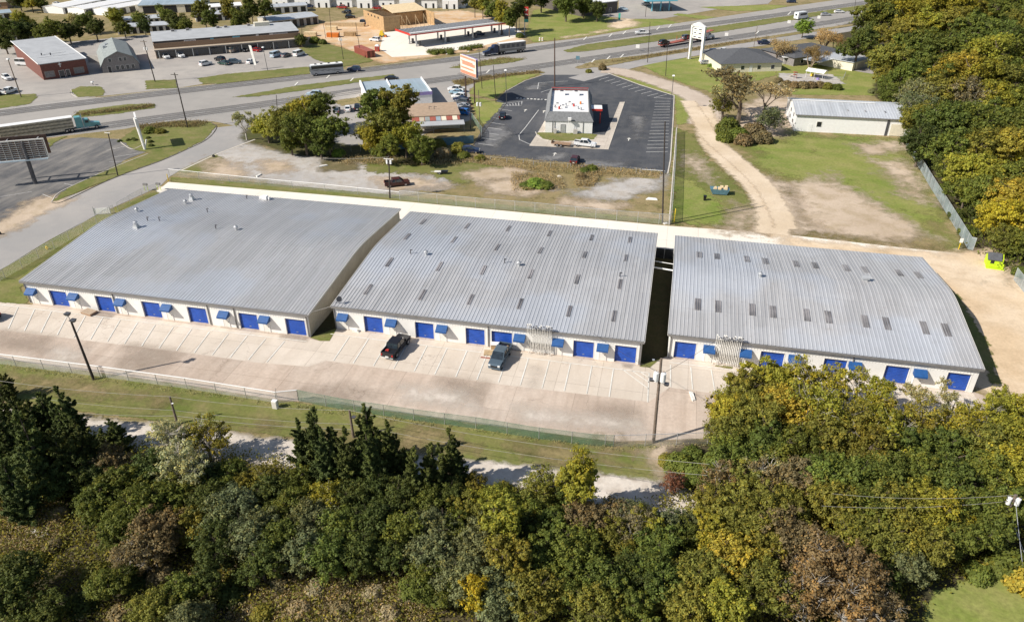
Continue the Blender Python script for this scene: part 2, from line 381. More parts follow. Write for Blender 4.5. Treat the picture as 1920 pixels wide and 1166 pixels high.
kerb('kerb', [(478, 262), (400, 292), (340, 320)], w=.5, h=.06)
kerb('kerb', [(133, 168), (136, 178), (146, 183)], sm=True)
kerb('kerb', [(222, 262), (232, 272), (250, 280), (275, 268)], sm=True)
# lawn north-east of the filling station, blue canopy forecourt
soft_sheet('lawn', [(985, 66), (1000, 20), (1060, 12), (1130, 26), (1150, 37), (1240, 36), (1275, 44), (1200, 52), (1100, 68), (1000, 80)], 'lawn_soft', 2, 2)
soft_sheet('sand_patch', [(1140, 38), (1180, 34), (1200, 48), (1100, 66), (1060, 70), (1150, 55)], 'sand_blend', 3, 4)
sheet('forecourt', [(1120, 30), (1160, 20), (1160, -10), (1460, -10), (1440, 8), (1380, 12), (1240, 36), (1180, 36)], 'pavement', 3)
soft_sheet('lawn', [(1310, 14), (1440, 10), (1480, 12), (1440, 20), (1380, 22)], 'lawn_soft', 5, 1)
soft_sheet('lawn', [(1270, 26), (1345, 33), (1320, 37), (1262, 29)], 'lawn_soft', 5, 1)
# construction ground
soft_sheet('construction_dirt', [(560, 72), (600, 45), (690, 30), (860, 20), (930, 30), (970, 55), (985, 78), (870, 98), (720, 120), (690, 108), (620, 82)], 'orange_dirt_blend', 5, 2.5)
sheet('forecourt_slab', [(720, 62), (775, 55), (960, 48), (985, 66), (900, 88), (800, 104), (735, 108), (712, 92)], 'white_drive', 6)
# restaurant lot
RL = [(893, 263), (915, 222), (930, 190), (948, 172), (985, 152), (1018, 141), (1090, 141), (1140, 138), (1200, 160), (1264, 180), (1262, 225), (1257, 300), (1252, 326), (1120, 318), (985, 305), (920, 298), (885, 285)]
sheet('restaurant_lot', RL, 'asphalt', 4)
kerb('kerb', [(1140, 138), (1200, 160), (1264, 180), (1262, 225), (1257, 300), (1252, 326)], w=.3)
kerb('kerb', [(1020, 141), (985, 152), (948, 172)], w=.25)
kerb('kerb', [(948, 196), (925, 226), (905, 250), (885, 275)], 'dark_curb')
sheet('restaurant_pad', [(1008, 250), (1030, 212), (1038, 212), (1022, 249), (1112, 253), (1134, 254), (1150, 222), (1162, 192), (1171, 192), (1140, 281), (992, 274)], 'apron', 5)
soft_sheet('grass_bed', [(1006, 250), (1018, 249), (1095, 251), (1120, 253), (1112, 262), (1050, 266), (1018, 261)], 'grass_soft', 6, .5)
kerb('kerb', [(1004, 248), (1010, 258), (1030, 265), (1055, 268)], sm=True)
kerb('kerb', [(1171, 192), (1140, 281)], w=.2)
soft_sheet('lawn', [(895, 150), (960, 138), (1015, 138), (985, 150), (945, 172), (925, 186), (880, 176)], 'lawn_soft', 5, 1)
soft_sheet('lawn', [(880, 182), (925, 190), (945, 195), (915, 228), (900, 240), (890, 205)], 'lawn_soft', 5, 1)
soft_sheet('brush_verge', [(845, 152), (900, 145), (1010, 133), (1025, 138), (960, 142), (900, 154), (860, 164)], 'grass_dry_soft', 6, 1)
# drive, track, lawns on the right
soft_sheet('lawn', [(1200, 122), (1350, 100), (1420, 105), (1460, 140), (1340, 176), (1290, 160), (1240, 142)], 'lawn_soft', 3, 1.5)
soft_sheet('lawn', [(1150, 140), (1200, 152), (1290, 178), (1295, 230), (1268, 235), (1266, 182), (1200, 160)], 'lawn_soft', 3, 1)
strip('driveway', [(1130, 132), (1170, 136), (1245, 158), (1300, 182), (1325, 205), (1318, 235)], 11, 'drive_gravel', 6, fades=1)
soft_sheet('back_yard', [(1440, 105), (1600, 95), (1700, 160), (1700, 180), (1480, 178), (1455, 140)], 'lawn_soft', 2, 2)
soft_sheet('sand_patch', [(1420, 180), (1490, 180), (1490, 262), (1420, 262), (1370, 240)], 'pink_sand_blend', 3, 4)
soft_sheet('play_yard', [(1460, 138), (1560, 140), (1585, 158), (1460, 160)], 'gravel_soft', 4, 1)
sheet('yard_drive', [(1545, 95), (1610, 92), (1660, 130), (1640, 140), (1580, 130)], 'pavement', 4)
soft_sheet('field_grass', [(1400, 268), (1500, 250), (1690, 262), (1735, 330), (1800, 466), (1700, 440), (1600, 400), (1500, 350), (1420, 315)], 'lawn_blend', 3, 6)
soft_sheet('dry_field', [(1400, 325), (1480, 350), (1540, 400), (1700, 455), (1795, 466), (1700, 470), (1480, 440), (1440, 380)], 'grass_dry_blend', 2, 5)
soft_sheet('sand_patch', [(1480, 345), (1560, 330), (1640, 380), (1720, 420), (1760, 450), (1650, 450), (1540, 440), (1480, 410)], 'pink_sand_blend', 4, 5.0)
soft_sheet('lawn', [(1262, 240), (1300, 250), (1330, 300), (1390, 350), (1430, 410), (1400, 430), (1262, 420)], 'grass_soft', 2, 3)
soft_sheet('lawn', [(1262, 330), (1300, 340), (1350, 380), (1360, 420), (1262, 418)], 'lawn_soft', 3, 3)
# rough lot in the middle
soft_sheet('gravel_lot', [(395, 285), (470, 268), (600, 292), (740, 318), (860, 325), (820, 355), (700, 372), (560, 352), (430, 330), (380, 310)], 'gravel_blend', 2, 4)
soft_sheet('grass_patch', [(330, 322), (395, 286), (420, 298), (400, 326)], 'grass_soft', 3, 1.5)
soft_sheet('sand_patch', [(395, 300), (450, 305), (450, 330), (385, 330)], 'pink_sand_blend', 4, 4)
soft_sheet('dry_brush', [(600, 300), (665, 296), (670, 318), (600, 322)], 'brush', 3, 2)
soft_sheet('grass_patch', [(680, 300), (860, 300), (960, 310), (1000, 330), (860, 345), (800, 325), (690, 325)], 'grass_soft', 3, 3)
soft_sheet('gravel_lot', [(1095, 358), (1160, 336), (1245, 328), (1235, 350), (1180, 372), (1120, 378), (1030, 352)], 'gravel_blend', 4, 4)
soft_sheet('sand_patch', [(900, 335), (970, 335), (1050, 350), (1000, 372), (920, 360)], 'pink_sand_blend', 3, 4)
soft_sheet('grass_patch', [(1000, 370), (1240, 385), (1240, 412), (1000, 390)], 'grass_dry_soft', 3, 2)
soft_sheet('dry_verge', [(870, 288), (1000, 300), (1240, 322), (1235, 336), (1000, 322), (870, 302)], 'grass_dry_soft', 5, 1.2)
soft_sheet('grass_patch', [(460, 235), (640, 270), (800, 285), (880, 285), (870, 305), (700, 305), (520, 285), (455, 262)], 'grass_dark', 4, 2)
soft_sheet('back_verge', [(322, 333), (500, 345), (750, 367), (1240, 412), (1245, 421), (750, 378), (500, 358), (320, 342)], 'grass_soft', 4, .8)
sheet('used_car_lot', [(565, 192), (660, 170), (800, 160), (880, 165), (885, 225), (840, 240), (700, 260), (600, 240)], 'pavement', 3)
soft_sheet('dry_verge', [(625, 190), (675, 182), (690, 192), (640, 199)], 'grass_dry_soft', 5, 1)
# the warehouses' yard
sheet('rear_drive', [(316, 342), (740, 377), (1250, 424), (1450, 438), (1700, 466), (1840, 480), (1700, 520), (1500, 520), (1200, 500), (700, 440), (400, 400), (285, 366)], 'white_drive', 5)
sheet('yard_slab', [(300, 350), (1400, 450), (1690, 482), (1825, 735), (1900, 760), (1750, 830), (1330, 822), (1150, 828), (900, 795), (640, 758), (520, 750), (350, 722), (0, 672), (-150, 655), (-150, 560), (0, 568), (60, 572)], 'lot_aisle', 4)
soft_sheet('sand_yard', [(1430, 432), (1500, 445), (1640, 462), (1780, 476), (1860, 470), (1900, 520), (1960, 560), (1990, 760), (1880, 780), (1800, 700), (1760, 560), (1700, 500), (1500, 470)], 'sand_blend', 6, 2.5)
soft_sheet('grass_patch', [(1778, 540), (1790, 545), (1850, 640), (1875, 720), (1860, 720), (1810, 620)], 'grass_soft', 7, 1.2)
sheet('stall_slab', [(-150, 600), (-150, 560), (0, 567), (58, 572), (582, 636), (600, 640), (578, 688), (480, 680), (366, 664), (0, 619)], 'lot_stalls', 5)
sheet('stall_slab', [(632, 617), (1200, 687), (1255, 672), (1825, 738), (1860, 800), (1337, 738), (1255, 727), (1217, 754), (960, 724), (612, 677), (578, 688), (600, 640)], 'lot_stalls', 5)
sheet('gap_grass', [(582, 634), (632, 616), (765, 418), (748, 410)], 'gap_grass', 6)  # dark sheet: the gap's shade is painted into the grass colour
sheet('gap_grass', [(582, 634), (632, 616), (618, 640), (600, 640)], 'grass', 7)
sheet('gap_grass', [(1200, 688), (1252, 668), (1272, 478), (1225, 470)], 'gap_grass', 6)  # same shade-darkened grass colour between the middle and tree-side warehouses
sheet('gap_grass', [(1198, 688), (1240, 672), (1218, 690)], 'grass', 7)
sheet('grass_bed', [(980, 660), (1035, 667), (1034, 673), (979, 667)], 'lawn_soft', 7)
soft_sheet('grass_bed', [(1340, 685), (1374, 689), (1373, 692), (1339, 688)], 'grass_soft', 7, .3)
soft_sheet('west_verge', [(0, 508), (90, 453), (180, 405), (290, 358), (300, 362), (38, 540), (58, 572), (0, 566), (-150, 560), (-150, 600), (-150, 560)], 'grass_soft', 5, .5)
# stains and wear on the slab
for c in ([(560, 735), (640, 728), (700, 745), (640, 752)], [(0, 624), (90, 637), (80, 655), (0, 648)], [(830, 712), (905, 722), (900, 750), (850, 745)], [(1120, 765), (1190, 770), (1180, 800), (1130, 795)], [(240, 650), (330, 664), (300, 690), (230, 690)]):
    soft_sheet('slab_stain', c, 'stain', 6, 2)
for c in ([(750, 722), (870, 735), (900, 770), (760, 752)], [(960, 760), (1200, 790), (1210, 812), (980, 790)], [(1000, 690), (1010, 700), (995, 720), (1000, 725)], [(100, 650), (160, 660), (130, 690), (90, 680)]):
    soft_sheet('slab_wear', c, 'bleach', 6, 1.5)
soft_sheet('slab_stain', [(528, 628), (576, 634), (572, 640), (526, 633)], 'stain', 6, .6)
soft_sheet('slab_stain', [(1168, 682), (1186, 685), (1182, 690), (1170, 688)], 'stain', 7, .4)
soft_sheet('slab_stain', [(172, 583), (215, 590), (205, 597), (176, 592)], 'stain', 7, .5)
# bottom strip
soft_sheet('south_verge', [(-150, 655), (0, 675), (350, 724), (520, 753), (640, 762), (900, 798), (1150, 832), (1330, 826), (1400, 900), (1250, 905), (900, 868), (560, 822), (430, 805), (150, 770), (-150, 720)], 'grass_soft', 3, .6)
soft_sheet('dirt_patch', [(1180, 835), (1290, 830), (1320, 850), (1250, 900), (1215, 880)], 'pink_sand_blend', 4, 3)
soft_sheet('dry_verge', [(150, 778), (430, 812), (560, 828), (760, 850), (900, 868), (1000, 885), (900, 880), (540, 842), (140, 790)], 'grass_dry_soft', 4, 1)
strip('gravel_lane', [(-100, 775), (120, 803), (300, 822), (450, 841), (560, 853), (750, 874), (900, 891), (1080, 909), (1200, 927), (1320, 952), (1500, 990)], 6.2, 'lane_gravel', 5, fades=1)
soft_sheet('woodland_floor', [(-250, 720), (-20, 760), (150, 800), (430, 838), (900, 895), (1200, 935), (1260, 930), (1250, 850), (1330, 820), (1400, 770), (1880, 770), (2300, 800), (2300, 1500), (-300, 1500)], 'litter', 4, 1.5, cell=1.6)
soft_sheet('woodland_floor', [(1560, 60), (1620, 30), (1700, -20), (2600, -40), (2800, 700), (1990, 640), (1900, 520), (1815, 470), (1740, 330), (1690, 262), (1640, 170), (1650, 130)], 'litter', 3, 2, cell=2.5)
soft_sheet('brush_clearing', [(-40, 935), (60, 925), (120, 950), (125, 1010), (80, 1050), (-40, 1045)], 'brush', 6, 1)
soft_sheet('brush_clearing', [(460, 1110), (600, 1075), (760, 1080), (820, 1120), (800, 1200), (440, 1200)], 'brush', 6, 1)
soft_sheet('lawn', [(1740, 1120), (1820, 1082), (1960, 1085), (2000, 1220), (1720, 1230)], 'lawn_soft', 6, 1)

# ---- painted stall lines
def stall(A0, A1, B0, B1, n, skip=()):
    a0, a1, b0, b1 = (G(*p) for p in (A0, A1, B0, B1))
    return [(a0.lerp(a1, i/(n-1)), b0.lerp(b1, i/(n-1))) for i in range(n) if i not in skip]
segs = [(G(-60, 565), G(480, 630)), (G(480, 630), G(575, 641))]
segs += stall((34, 577), (534, 640), (16, 617), (500, 680), 16)
segs += [(G(620, 627), G(1217, 700)), (G(1217, 700), G(1214, 755))]
segs += stall((655, 632), (1150, 692), (625, 677), (1142, 745), 14)
segs += [(G(1168, 694), G(1216, 730)), (G(1185, 696), G(1217, 718)), (G(1200, 698), G(1217, 709))]
segs += [(G(1255, 680), G(1825, 752))]+stall((1257, 685), (1780, 745), (1257, 726), (1830, 795), 14)
lines('stall_lines', segs, .17, 'paint', 8, True)
segs = stall((1229, 191), (1211, 286), (1257, 191), (1252, 285), 17)+stall((1113, 147), (1214, 181), (1131, 142), (1234, 176), 10)
segs += stall((935, 205), (897, 270), (960, 209), (925, 274), 8)+stall((1014, 174), (1036, 182), (1033, 168), (1052, 176), 3)
segs += [(G(*a), G(*b)) for a, b in (((1010, 207), (985, 240)), ((985, 240), (973, 254)), ((973, 254), (974, 263)), ((974, 263), (995, 272)), ((1010, 156), (1008, 168)), ((1010, 156), (1065, 153)),
         ((940, 196), (979, 191)), ((942, 199), (978, 199)), ((979, 191), (978, 199)), ((1226, 184), (1250, 178)), ((1226, 184), (1262, 186)))]
segs += stall((950, 197), (978, 192), (952, 199), (978, 199), 6)
lines('stall_lines', segs, .17, 'worn_paint', 7, True)
a, b = G(968, 185), G(1041, 189)
lines('crossing_stripes', [(a.lerp(b, i/11), a.lerp(b, (i+.6)/11)) for i in range(11)], .9, 'paint', 8, True)
arrow = MB()
for x, y in ((1179, 262), (985, 208), (1020, 210), (1040, 290)):
    c = G(x, y)
    arrow.quad((c.x-.12, c.y-1.4, .12), (c.x+.12, c.y-1.4, .12), (c.x+.12, c.y+.2, .12), (c.x-.12, c.y+.2, .12))
    arrow.quad((c.x-.6, c.y+.22, .12), (c.x+.6, c.y+.22, .12), (c.x, c.y+1.2, .12))
arrow.build('arrow_markings', 'paint', fix=False)['kind'] = 'structure'
segs = []
for x, y in ((1112, 115), (1141, 109), (1166, 106), (1097, 73), (1145, 67), (1171, 62), (1234, 54), (1256, 50), (1480, 26), (1420, 62), (660, 150), (556, 158), (840, 100), (880, 96), (615, 145), (915, 135)):
    segs.append((G(x-3, y+3), G(x+3, y-3)))
lines('gore_markings', segs, .5, 'paint', 8, True)
segs = [(G(200, 283), G(268, 268)), (G(215, 295), G(262, 288)), (G(205, 305), G(235, 303)), (G(120, 345), G(140, 349)), (G(80, 365), G(98, 372)), (G(0, 370), G(60, 360))]
lines('stall_lines', segs, .12, 'worn_paint', 6, True)

for c in ([(20, 705), (200, 728), (330, 752), (300, 760), (150, 740), (20, 722)], [(420, 790), (620, 815), (760, 838), (600, 826)], [(700, 800), (820, 812), (900, 850), (760, 835)], [(950, 830), (1080, 850), (1200, 880), (1050, 870)], [(1120, 842), (1200, 842), (1180, 860)]):
    soft_sheet('dry_grass', c, 'grass_dry_blend', 7, 3)
for c in ([(1402, 322), (1450, 335), (1492, 372), (1510, 412), (1560, 442), (1480, 436), (1440, 392)], [(1640, 300), (1700, 300), (1740, 380), (1700, 370)], [(1290, 290), (1320, 310), (1330, 340), (1290, 330)], [(1380, 380), (1420, 400), (1410, 430), (1370, 430)], [(1600, 270), (1680, 268), (1690, 285), (1620, 290)]):
    soft_sheet('dry_grass', c, 'pink_sand_blend', 7, 5)
for c in ([(700, 335), (800, 330), (830, 350), (740, 360)], [(860, 320), (960, 315), (1000, 325), (900, 345)], [(1050, 370), (1180, 385), (1150, 395), (1040, 385)], [(480, 300), (540, 300), (560, 320), (500, 325)]):
    soft_sheet('bare_ground', c, 'pink_sand_blend', 7, 3)

strip('dirt_track', [(1312, 200), (1325, 235), (1335, 268), (1365, 300), (1400, 330), (1428, 360), (1446, 395), (1450, 440)], 8.5, 'track_sand', 8, fades=1)
strip('dirt_track', [(1290, 190), (1312, 225), (1335, 262), (1385, 305), (1428, 345), (1455, 385), (1475, 430)], 6, 'track_sand', 8, fades=1)
for c in ([(905, 240), (945, 235), (960, 255), (930, 275), (905, 270)], [(1188, 215), (1205, 225), (1200, 262), (1186, 262)], [(1000, 295), (1060, 288), (1060, 298), (1010, 302)], [(990, 160), (1020, 158), (1015, 168), (985, 170)], [(1090, 300), (1180, 305), (1170, 314), (1090, 312)]):
    soft_sheet('worn_asphalt', c, 'worn_asphalt', 5, 2.5)
# ------------------------------------------------------------------ building materials
def rib_roof(name, c, streak):
    m, n, b, o = newmat(name)
    P = n.nodes.new('ShaderNodeTexCoord').outputs['Object']
    mp = n.nodes.new('ShaderNodeMapping'); n.links.new(P, mp.inputs[0]); mp.inputs['Scale'].default_value = (1.6, .05, .05)
    s1 = mr(n, noise(n, 1, mp.outputs[0], 4, .6), .3, .7)
    col = mixc(n, s1, tuple(x*.84 for x in c), tuple(x*1.1 for x in c))
    col = mixc(n, mth(n, 'MULTIPLY', mr(n, noise(n, .09, P, 4, .6), .5, .62), .6), col, streak)
    mp2 = n.nodes.new('ShaderNodeMapping'); n.links.new(P, mp2.inputs[0]); mp2.inputs['Scale'].default_value = (.9, .16, .1)
    br = n.nodes.new('ShaderNodeTexBrick'); n.links.new(mp2.outputs[0], br.inputs[0]); br.offset = .35
    br.inputs['Scale'].default_value = 1; br.inputs['Color1'].default_value = (1, 1, 1, 1); br.inputs['Color2'].default_value = (.93, .935, .945, 1)
    br.inputs['Mortar'].default_value = (.86, .86, .87, 1); br.inputs['Mortar Size'].default_value = .008; br.inputs['Row Height'].default_value = 1; br.inputs['Brick Width'].default_value = 1
    col = mixc(n, 1., col, br.outputs[0], 'MULTIPLY')
    sp = mr(n, noise(n, 1.1, P, 6, .75), .56, .74)
    col = mixc(n, mth(n, 'MULTIPLY', sp, .5), col, (.3, .26, .23))
    mp3 = n.nodes.new('ShaderNodeMapping'); n.links.new(P, mp3.inputs[0]); mp3.inputs['Scale'].default_value = (2.2, .12, .1)
    st = mr(n, noise(n, 1, mp3.outputs[0], 5, .75), .6, .72); col = mixc(n, mth(n, 'MULTIPLY', st, .35), col, (.34, .29, .26))
    col = mixc(n, mth(n, 'MULTIPLY', mr(n, noise(n, .05, P, 3), .52, .6), .35), col, (.47, .52, .6))
    n.links.new(col, b.inputs['Base Color']); b.inputs['Roughness'].default_value = .5; b.inputs['Metallic'].default_value = .15
    M[name] = m
rib_roof('roof_metal', (.46, .455, .455), (.53, .535, .55))
rib_roof('roof_metal_pale', (.52, .54, .56), (.6, .61, .62))
rib_roof('roof_blue_grey', (.36, .45, .5), (.42, .5, .54))
flat('wall_white', (.81, .79, .75), .6, var=.05, scale=.5)
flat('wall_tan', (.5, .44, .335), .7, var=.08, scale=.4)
flat('wall_cream', (.72, .66, .52), .7, var=.06)
flat('white', (.82, .81, .79), .55, var=.04)
flat('door_blue', (.02, .085, .41), .45, var=.12, scale=1.2)
flat('awning_blue', (.013, .08, .25), .6, var=.12, scale=2)
flat('gutter_grey', (.2, .19, .18), .5, var=.1)
flat('trim_white', (.75, .72, .66), .5, var=.06)
flat('skylight', (.24, .225, .225), .35, var=.5, scale=.25)
flat('dark', (.02, .022, .026), .4, var=.3)
flat('black', (.012, .012, .014), .35, var=.3)
flat('glass', (.02, .03, .04), .08, spec=.8, var=.3)
flat('galv', (.5, .51, .52), .4, .4, var=.15)
flat('steel_dark', (.1, .1, .11), .5, .3, var=.2)
flat('brick_red', (.16, .06, .045), .8, var=.2, scale=3)
flat('brick_brown', (.33, .21, .13), .8, var=.15, scale=3)
flat('stone_grey', (.23, .21, .2), .85, var=.25, scale=3)
flat('shingle_grey', (.2, .205, .21), .9, var=.14, scale=2)
flat('shingle_dark', (.09, .093, .1), .9, var=.16, scale=2)
flat('shingle_green', (.26, .285, .275), .85, var=.14, scale=1)
flat('roof_tan', (.4, .29, .2), .9, var=.1, scale=1)
flat('roof_white', (.8, .79, .77), .6, var=.06)
flat('membrane_grey', (.4, .41, .42), .8, var=.08, scale=.3)
flat('fascia_dark', (.1, .085, .075), .7, var=.15)
flat('canopy_beige', (.45, .37, .28), .7, var=.08)
flat('plywood', (.43, .28, .14), .8, var=.18, scale=1.2)
flat('plywood_pale', (.72, .56, .34), .8, var=.12, scale=1.2)
flat('lumber', (.52, .38, .22), .8, var=.15)
flat('red', (.5, .035, .025), .5, var=.1)
flat('container_red', (.34, .1, .07), .65, var=.15, scale=2)
flat('teal', (.05, .38, .3), .5, var=.1)
flat('sky_blue', (.18, .5, .62), .5, var=.1)
flat('lime', (.5, .68, .02), .6, var=.12, scale=2)
flat('yellow', (.7, .5, .03), .5, var=.12)
flat('orange', (.7, .2, .03), .5, var=.1)
flat('concrete_block', (.48, .45, .41), .9, var=.12)
flat('brown_panel', (.09, .05, .035), .8, var=.2)
flat('wood_pole', (.17, .13, .1), .85, var=.25, scale=2)
flat('wood_dark', (.045, .035, .03), .85, var=.25, scale=2)
flat('fence_blue', (.1, .2, .25), .7, var=.15)
flat('violet', (.3, .24, .5), .5, var=.1)
flat('salmon', (.62, .24, .15), .6, var=.15)
flat('sign_cream', (.75, .68, .55), .6, var=.08)
flat('sign_white', (.82, .8, .76), .45, var=.05)

def on_plane_y(px, py, y):
    d = _R*((px-960)/FPX)+_U*((583-py)/FPX)+_F
    return CAM+d*((y-CAM.y)/d.y)

def ribbed(L, x0, y0, y1, yr, ze, zr, period=.56, rh=.055, rw=.17, over=.3):
    """standing-rib metal roof over a gable whose ridge runs along x"""
    m = MB(); xs = []
    x = x0-over
    while x < x0+L+over:
        xs += [(x, 0), (x+period-rw, 0), (x+period-rw*.75, rh), (x+period-rw*.25, rh)]; x += period
    xs = [(min(a, x0+L+over), h) for a, h in xs]+[(x0+L+over, 0)]
    sl = (zr-ze)/(yr-y0); ya, yb = y0-over, y1+over
    c_ = (yr-y0)*.18 if zr-ze > .5 and yr-y0 > 12 else 0
    rows = [(ya, ze-sl*over)]+([(yr+d, zr-sl*(d*d/(2*c_)+c_/2)) for d in [c_*q for q in (-1, -.6, -.25, 0, .25, .6, 1)]] if c_ else [(yr, zr)])+[(yb, ze-(zr-ze)/(y1-yr)*over)]
    k = len(xs); nr = len(rows)-1
    for y, z in rows: m.v += [(a, y, z+h) for a, h in xs]
    for r in range(nr):
        m.f += [(r*k+i, r*k+i+1, (r+1)*k+i+1, (r+1)*k+i) for i in range(k-1)]
    # underside and edge trim so that the sheet has thickness
    b = len(m.v)
    for y, z in rows: m.v += [(x0-over, y, z-.1), (x0+L+over, y, z-.1)]
    for r in range(nr): m.f.append((b+r*2, b+r*2+2, b+r*2+3, b+r*2+1))
    for r in range(nr):
        m.f.append((r*k, (r+1)*k, b+r*2+2, b+r*2)); m.f.append((r*k+k-1, b+r*2+1, b+r*2+3, (r+1)*k+k-1))
    return m

def warehouse(label, x0, x1, y0, y1, ze, zr, doors, awn, spouts, vents, lights, stripes, edge):
    t = thing('warehouse', label, 'warehouse', (x0, y0, 0))
    L, D = x1-x0, y1-y0; yr = D/2; cr_ = yr*.18; sr_ = (zr-ze)/yr
    ez = [(yr+d, zr-sr_*(d*d/(2*cr_)+cr_/2)) for d in [cr_*q for q in (-1, -.6, -.25, 0, .25, .6, 1)]]
    def X(px, py): return on_plane_y(px, py, y0).x-x0
    dr = [(X(a, y), X(b, y)) for a, b, y in doors]; dh = 2.95
    w = MB(); th = .25
    ed = [0]+[e for d in dr for e in d]+[L]
    for i in range(0, len(ed), 2): w.box(ed[i], ed[i+1], 0, th, 0, dh)
    w.box(0, L, 0, th, dh, ze-.12)
    w.box(0, L, th+.6, D, 0, ze-.12) if False else None
    for xa, xb in ((0, .2), (L-.2, L)):
        w.prism([(th, 0), (D, 0), (D, ze-.12)]+[(y, z-.12) for y, z in reversed(ez)]+[(th, ze-.1)], xa, xb, 'x')
    w.box(.2, L-.2, D-.2, D, 0, ze-.12)
    w.box(.2, L-.2, th+.5, th+.6, 0, ze-.2)      # inner lining behind the doors
    k = 0.2
    while k < L:
        w.box(k, k+.05, -.035, 0, dh+.12, ze-.1); k += .42
    k = .3
    while k < D:
        zz = ze+(zr-ze)*(1-max(abs(k-yr), cr_*.55)/yr)-.2
        w.box(-.03, 0, k, k+.05, 0, zz); w.box(L, L+.03, k, k+.05, 0, zz); k += .6
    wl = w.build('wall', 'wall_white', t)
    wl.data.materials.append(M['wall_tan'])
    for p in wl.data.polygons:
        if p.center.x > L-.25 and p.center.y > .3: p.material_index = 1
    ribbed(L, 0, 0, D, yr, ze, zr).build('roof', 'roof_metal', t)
    MB().box(-.3, L+.3, -.46, -.3, ze-.36, ze-.1).build('gutter', 'gutter_grey', t)
    rk = [(-.32, ze-.3)]+[(y, z-.2) for y, z in ez]+[(D+.3, ze-.3), (D+.3, ze+.02)]+[(y, z+.09) for y, z in reversed(ez)]+[(-.32, ze+.02)]
    for xa, xb in ((L+.3, L+.36), (-.36, -.3)):
        r_ = MB(); h_ = len(rk)//2
        for q in range(h_-1): r_.prism([rk[q], rk[q+1], rk[-q-2], rk[-q-1]], xa, xb, 'x')
        r_.build('rake_trim', 'trim_white', t)
    for a, b in dr:
        d = MB(); d.box(a, b, th+.06, th+.12, 0.02, dh)
        for i in range(11): d.box(a+.04, b-.04, th+.02, th+.06, .08+i*.26, .26+i*.26)
        dd = d.build('roller_door', 'door_blue', t)
        MB().box((a+b)/2-.15, (a+b)/2+.15, th-.02, th+.02, .5, .56).build('handle', 'galv', dd)
        MB().box(a-.1, a, -.02, 0, 0, dh+.1).box(b, b+.1, -.02, 0, 0, dh+.1).box(a, b, -.02, 0, dh, dh+.1).build('door_frame', 'trim_white', dd)
    for px, py in awn:
        p = on_plane_y(px, py, y0-.45); c = p.x-x0; aw = 1.7
        a = MB().prism([(0, 2.95), (-.25, 2.92), (-1.1, 2.38), (-1.1, 2.12), (0, 2.12)], c-aw/2, c+aw/2, 'x').build('awning', 'awning_blue', t)
        dm = MB().box(c-.48, c+.48, -.05, -.005, .05, 2.1)
        dn = dm.build('entrance_door', 'trim_white', t); MB().box(c+.3, c+.4, -.1, -.05, .95, 1.05).build('handle', 'steel_dark', dn)
        MB().box(c-.58, c-.49, -.08, -.002, 0, 2.15).box(c+.49, c+.58, -.08, -.002, 0, 2.15).build('door_frame', 'white', dn)
    for px, py in spouts:
        c = X(px, py); MB().box(c-.07, c+.07, -.16, -.04, .15, ze-.25).build('downspout', 'gutter_grey', t)
    def onroof(px, py):
        z = ze+.6
        for _ in range(6):
            p = G(px, py, z); d_ = abs(p.y-y0-yr); z = zr-sr_*(d_ if d_ > cr_ else d_*d_/(2*cr_)+cr_/2)
        return p.x-x0, p.y-y0, z
    for px, py, kind in vents:
        x, y, z = onroof(px, py); m = MB()
        if kind == 't':
            m.tube((x, y, z), (x, y, z+.45), .22, n=8).tube((x, y, z+.45), (x, y, z+.62), .36, .42, 10).tube((x, y, z+.62), (x, y, z+.85), .42, .14, 10); mt = 'galv'
        elif kind == 'b':
            m.hexa([(x-.5, y-.5, z), (x+.5, y-.5, z), (x+.5, y+.5, z), (x-.5, y+.5, z)], [(x-.3, y-.3, z+.7), (x+.3, y-.3, z+.7), (x+.3, y+.3, z+.7), (x-.3, y+.3, z+.7)])
            m.tube((x, y, z+.7), (x, y, z+1.15), .34, n=10).tube((x, y, z+1.15), (x, y, z+1.35), .42, .1, 10); mt = 'galv'
        elif kind == 'p': m.tube((x, y, z), (x, y, z+.8), .09, n=6).tube((x, y, z+.8), (x+.35, y, z+.72), .1, n=6); mt = 'steel_dark'
        elif kind == 'h': m.box(x-.55, x+.55, y-.4, y+.4, z+.35, z+.6).box(x-.35, x+.35, y-.25, y+.25, z, z+.35).prism([(y-.45, z+.6), (y+.45, z+.6), (y, z+.95)], x-.6, x+.6, 'x'); mt = 'galv'
        elif kind == 'a': m.box(x-.5, x+.6, y-.5, y+.4, z+.1, z+.8).box(x+.75, x+1.1, y-.3, y+.3, z+.1, z+.6).box(x-1.1, x-.75, y-.3, y+.3, z+.1, z+.55); mt = 'white'
        o = m.build('roof_vent', mt, t)
        if kind in 'tb': MB().tube((x, y, z+.86 if kind == 't' else z+1.36), (x, y, z+.93 if kind == 't' else z+1.43), .1, .05, 6).build('cap', 'steel_dark', o)
    sl = (zr-ze)/yr
    for px, py in lights:
        x, y, z = onroof(px, py); m = MB(); hy = 1.45
        for i in range(stripes):
            xa = x+(i-(stripes-1)/2)*.34
            sg = sl if y < yr else -sl
            m.hexa([(xa-.11, y-hy, z-hy*sg+.06), (xa+.11, y-hy, z-hy*sg+.06), (xa+.11, y+hy, z+hy*sg+.06), (xa-.11, y+hy, z+hy*sg+.06)],
                   [(xa-.11, y-hy, z-hy*sg+.12), (xa+.11, y-hy, z-hy*sg+.12), (xa+.11, y+hy, z+hy*sg+.12), (xa-.11, y+hy, z+hy*sg+.12)])
        m.build('skylight', 'skylight', t)
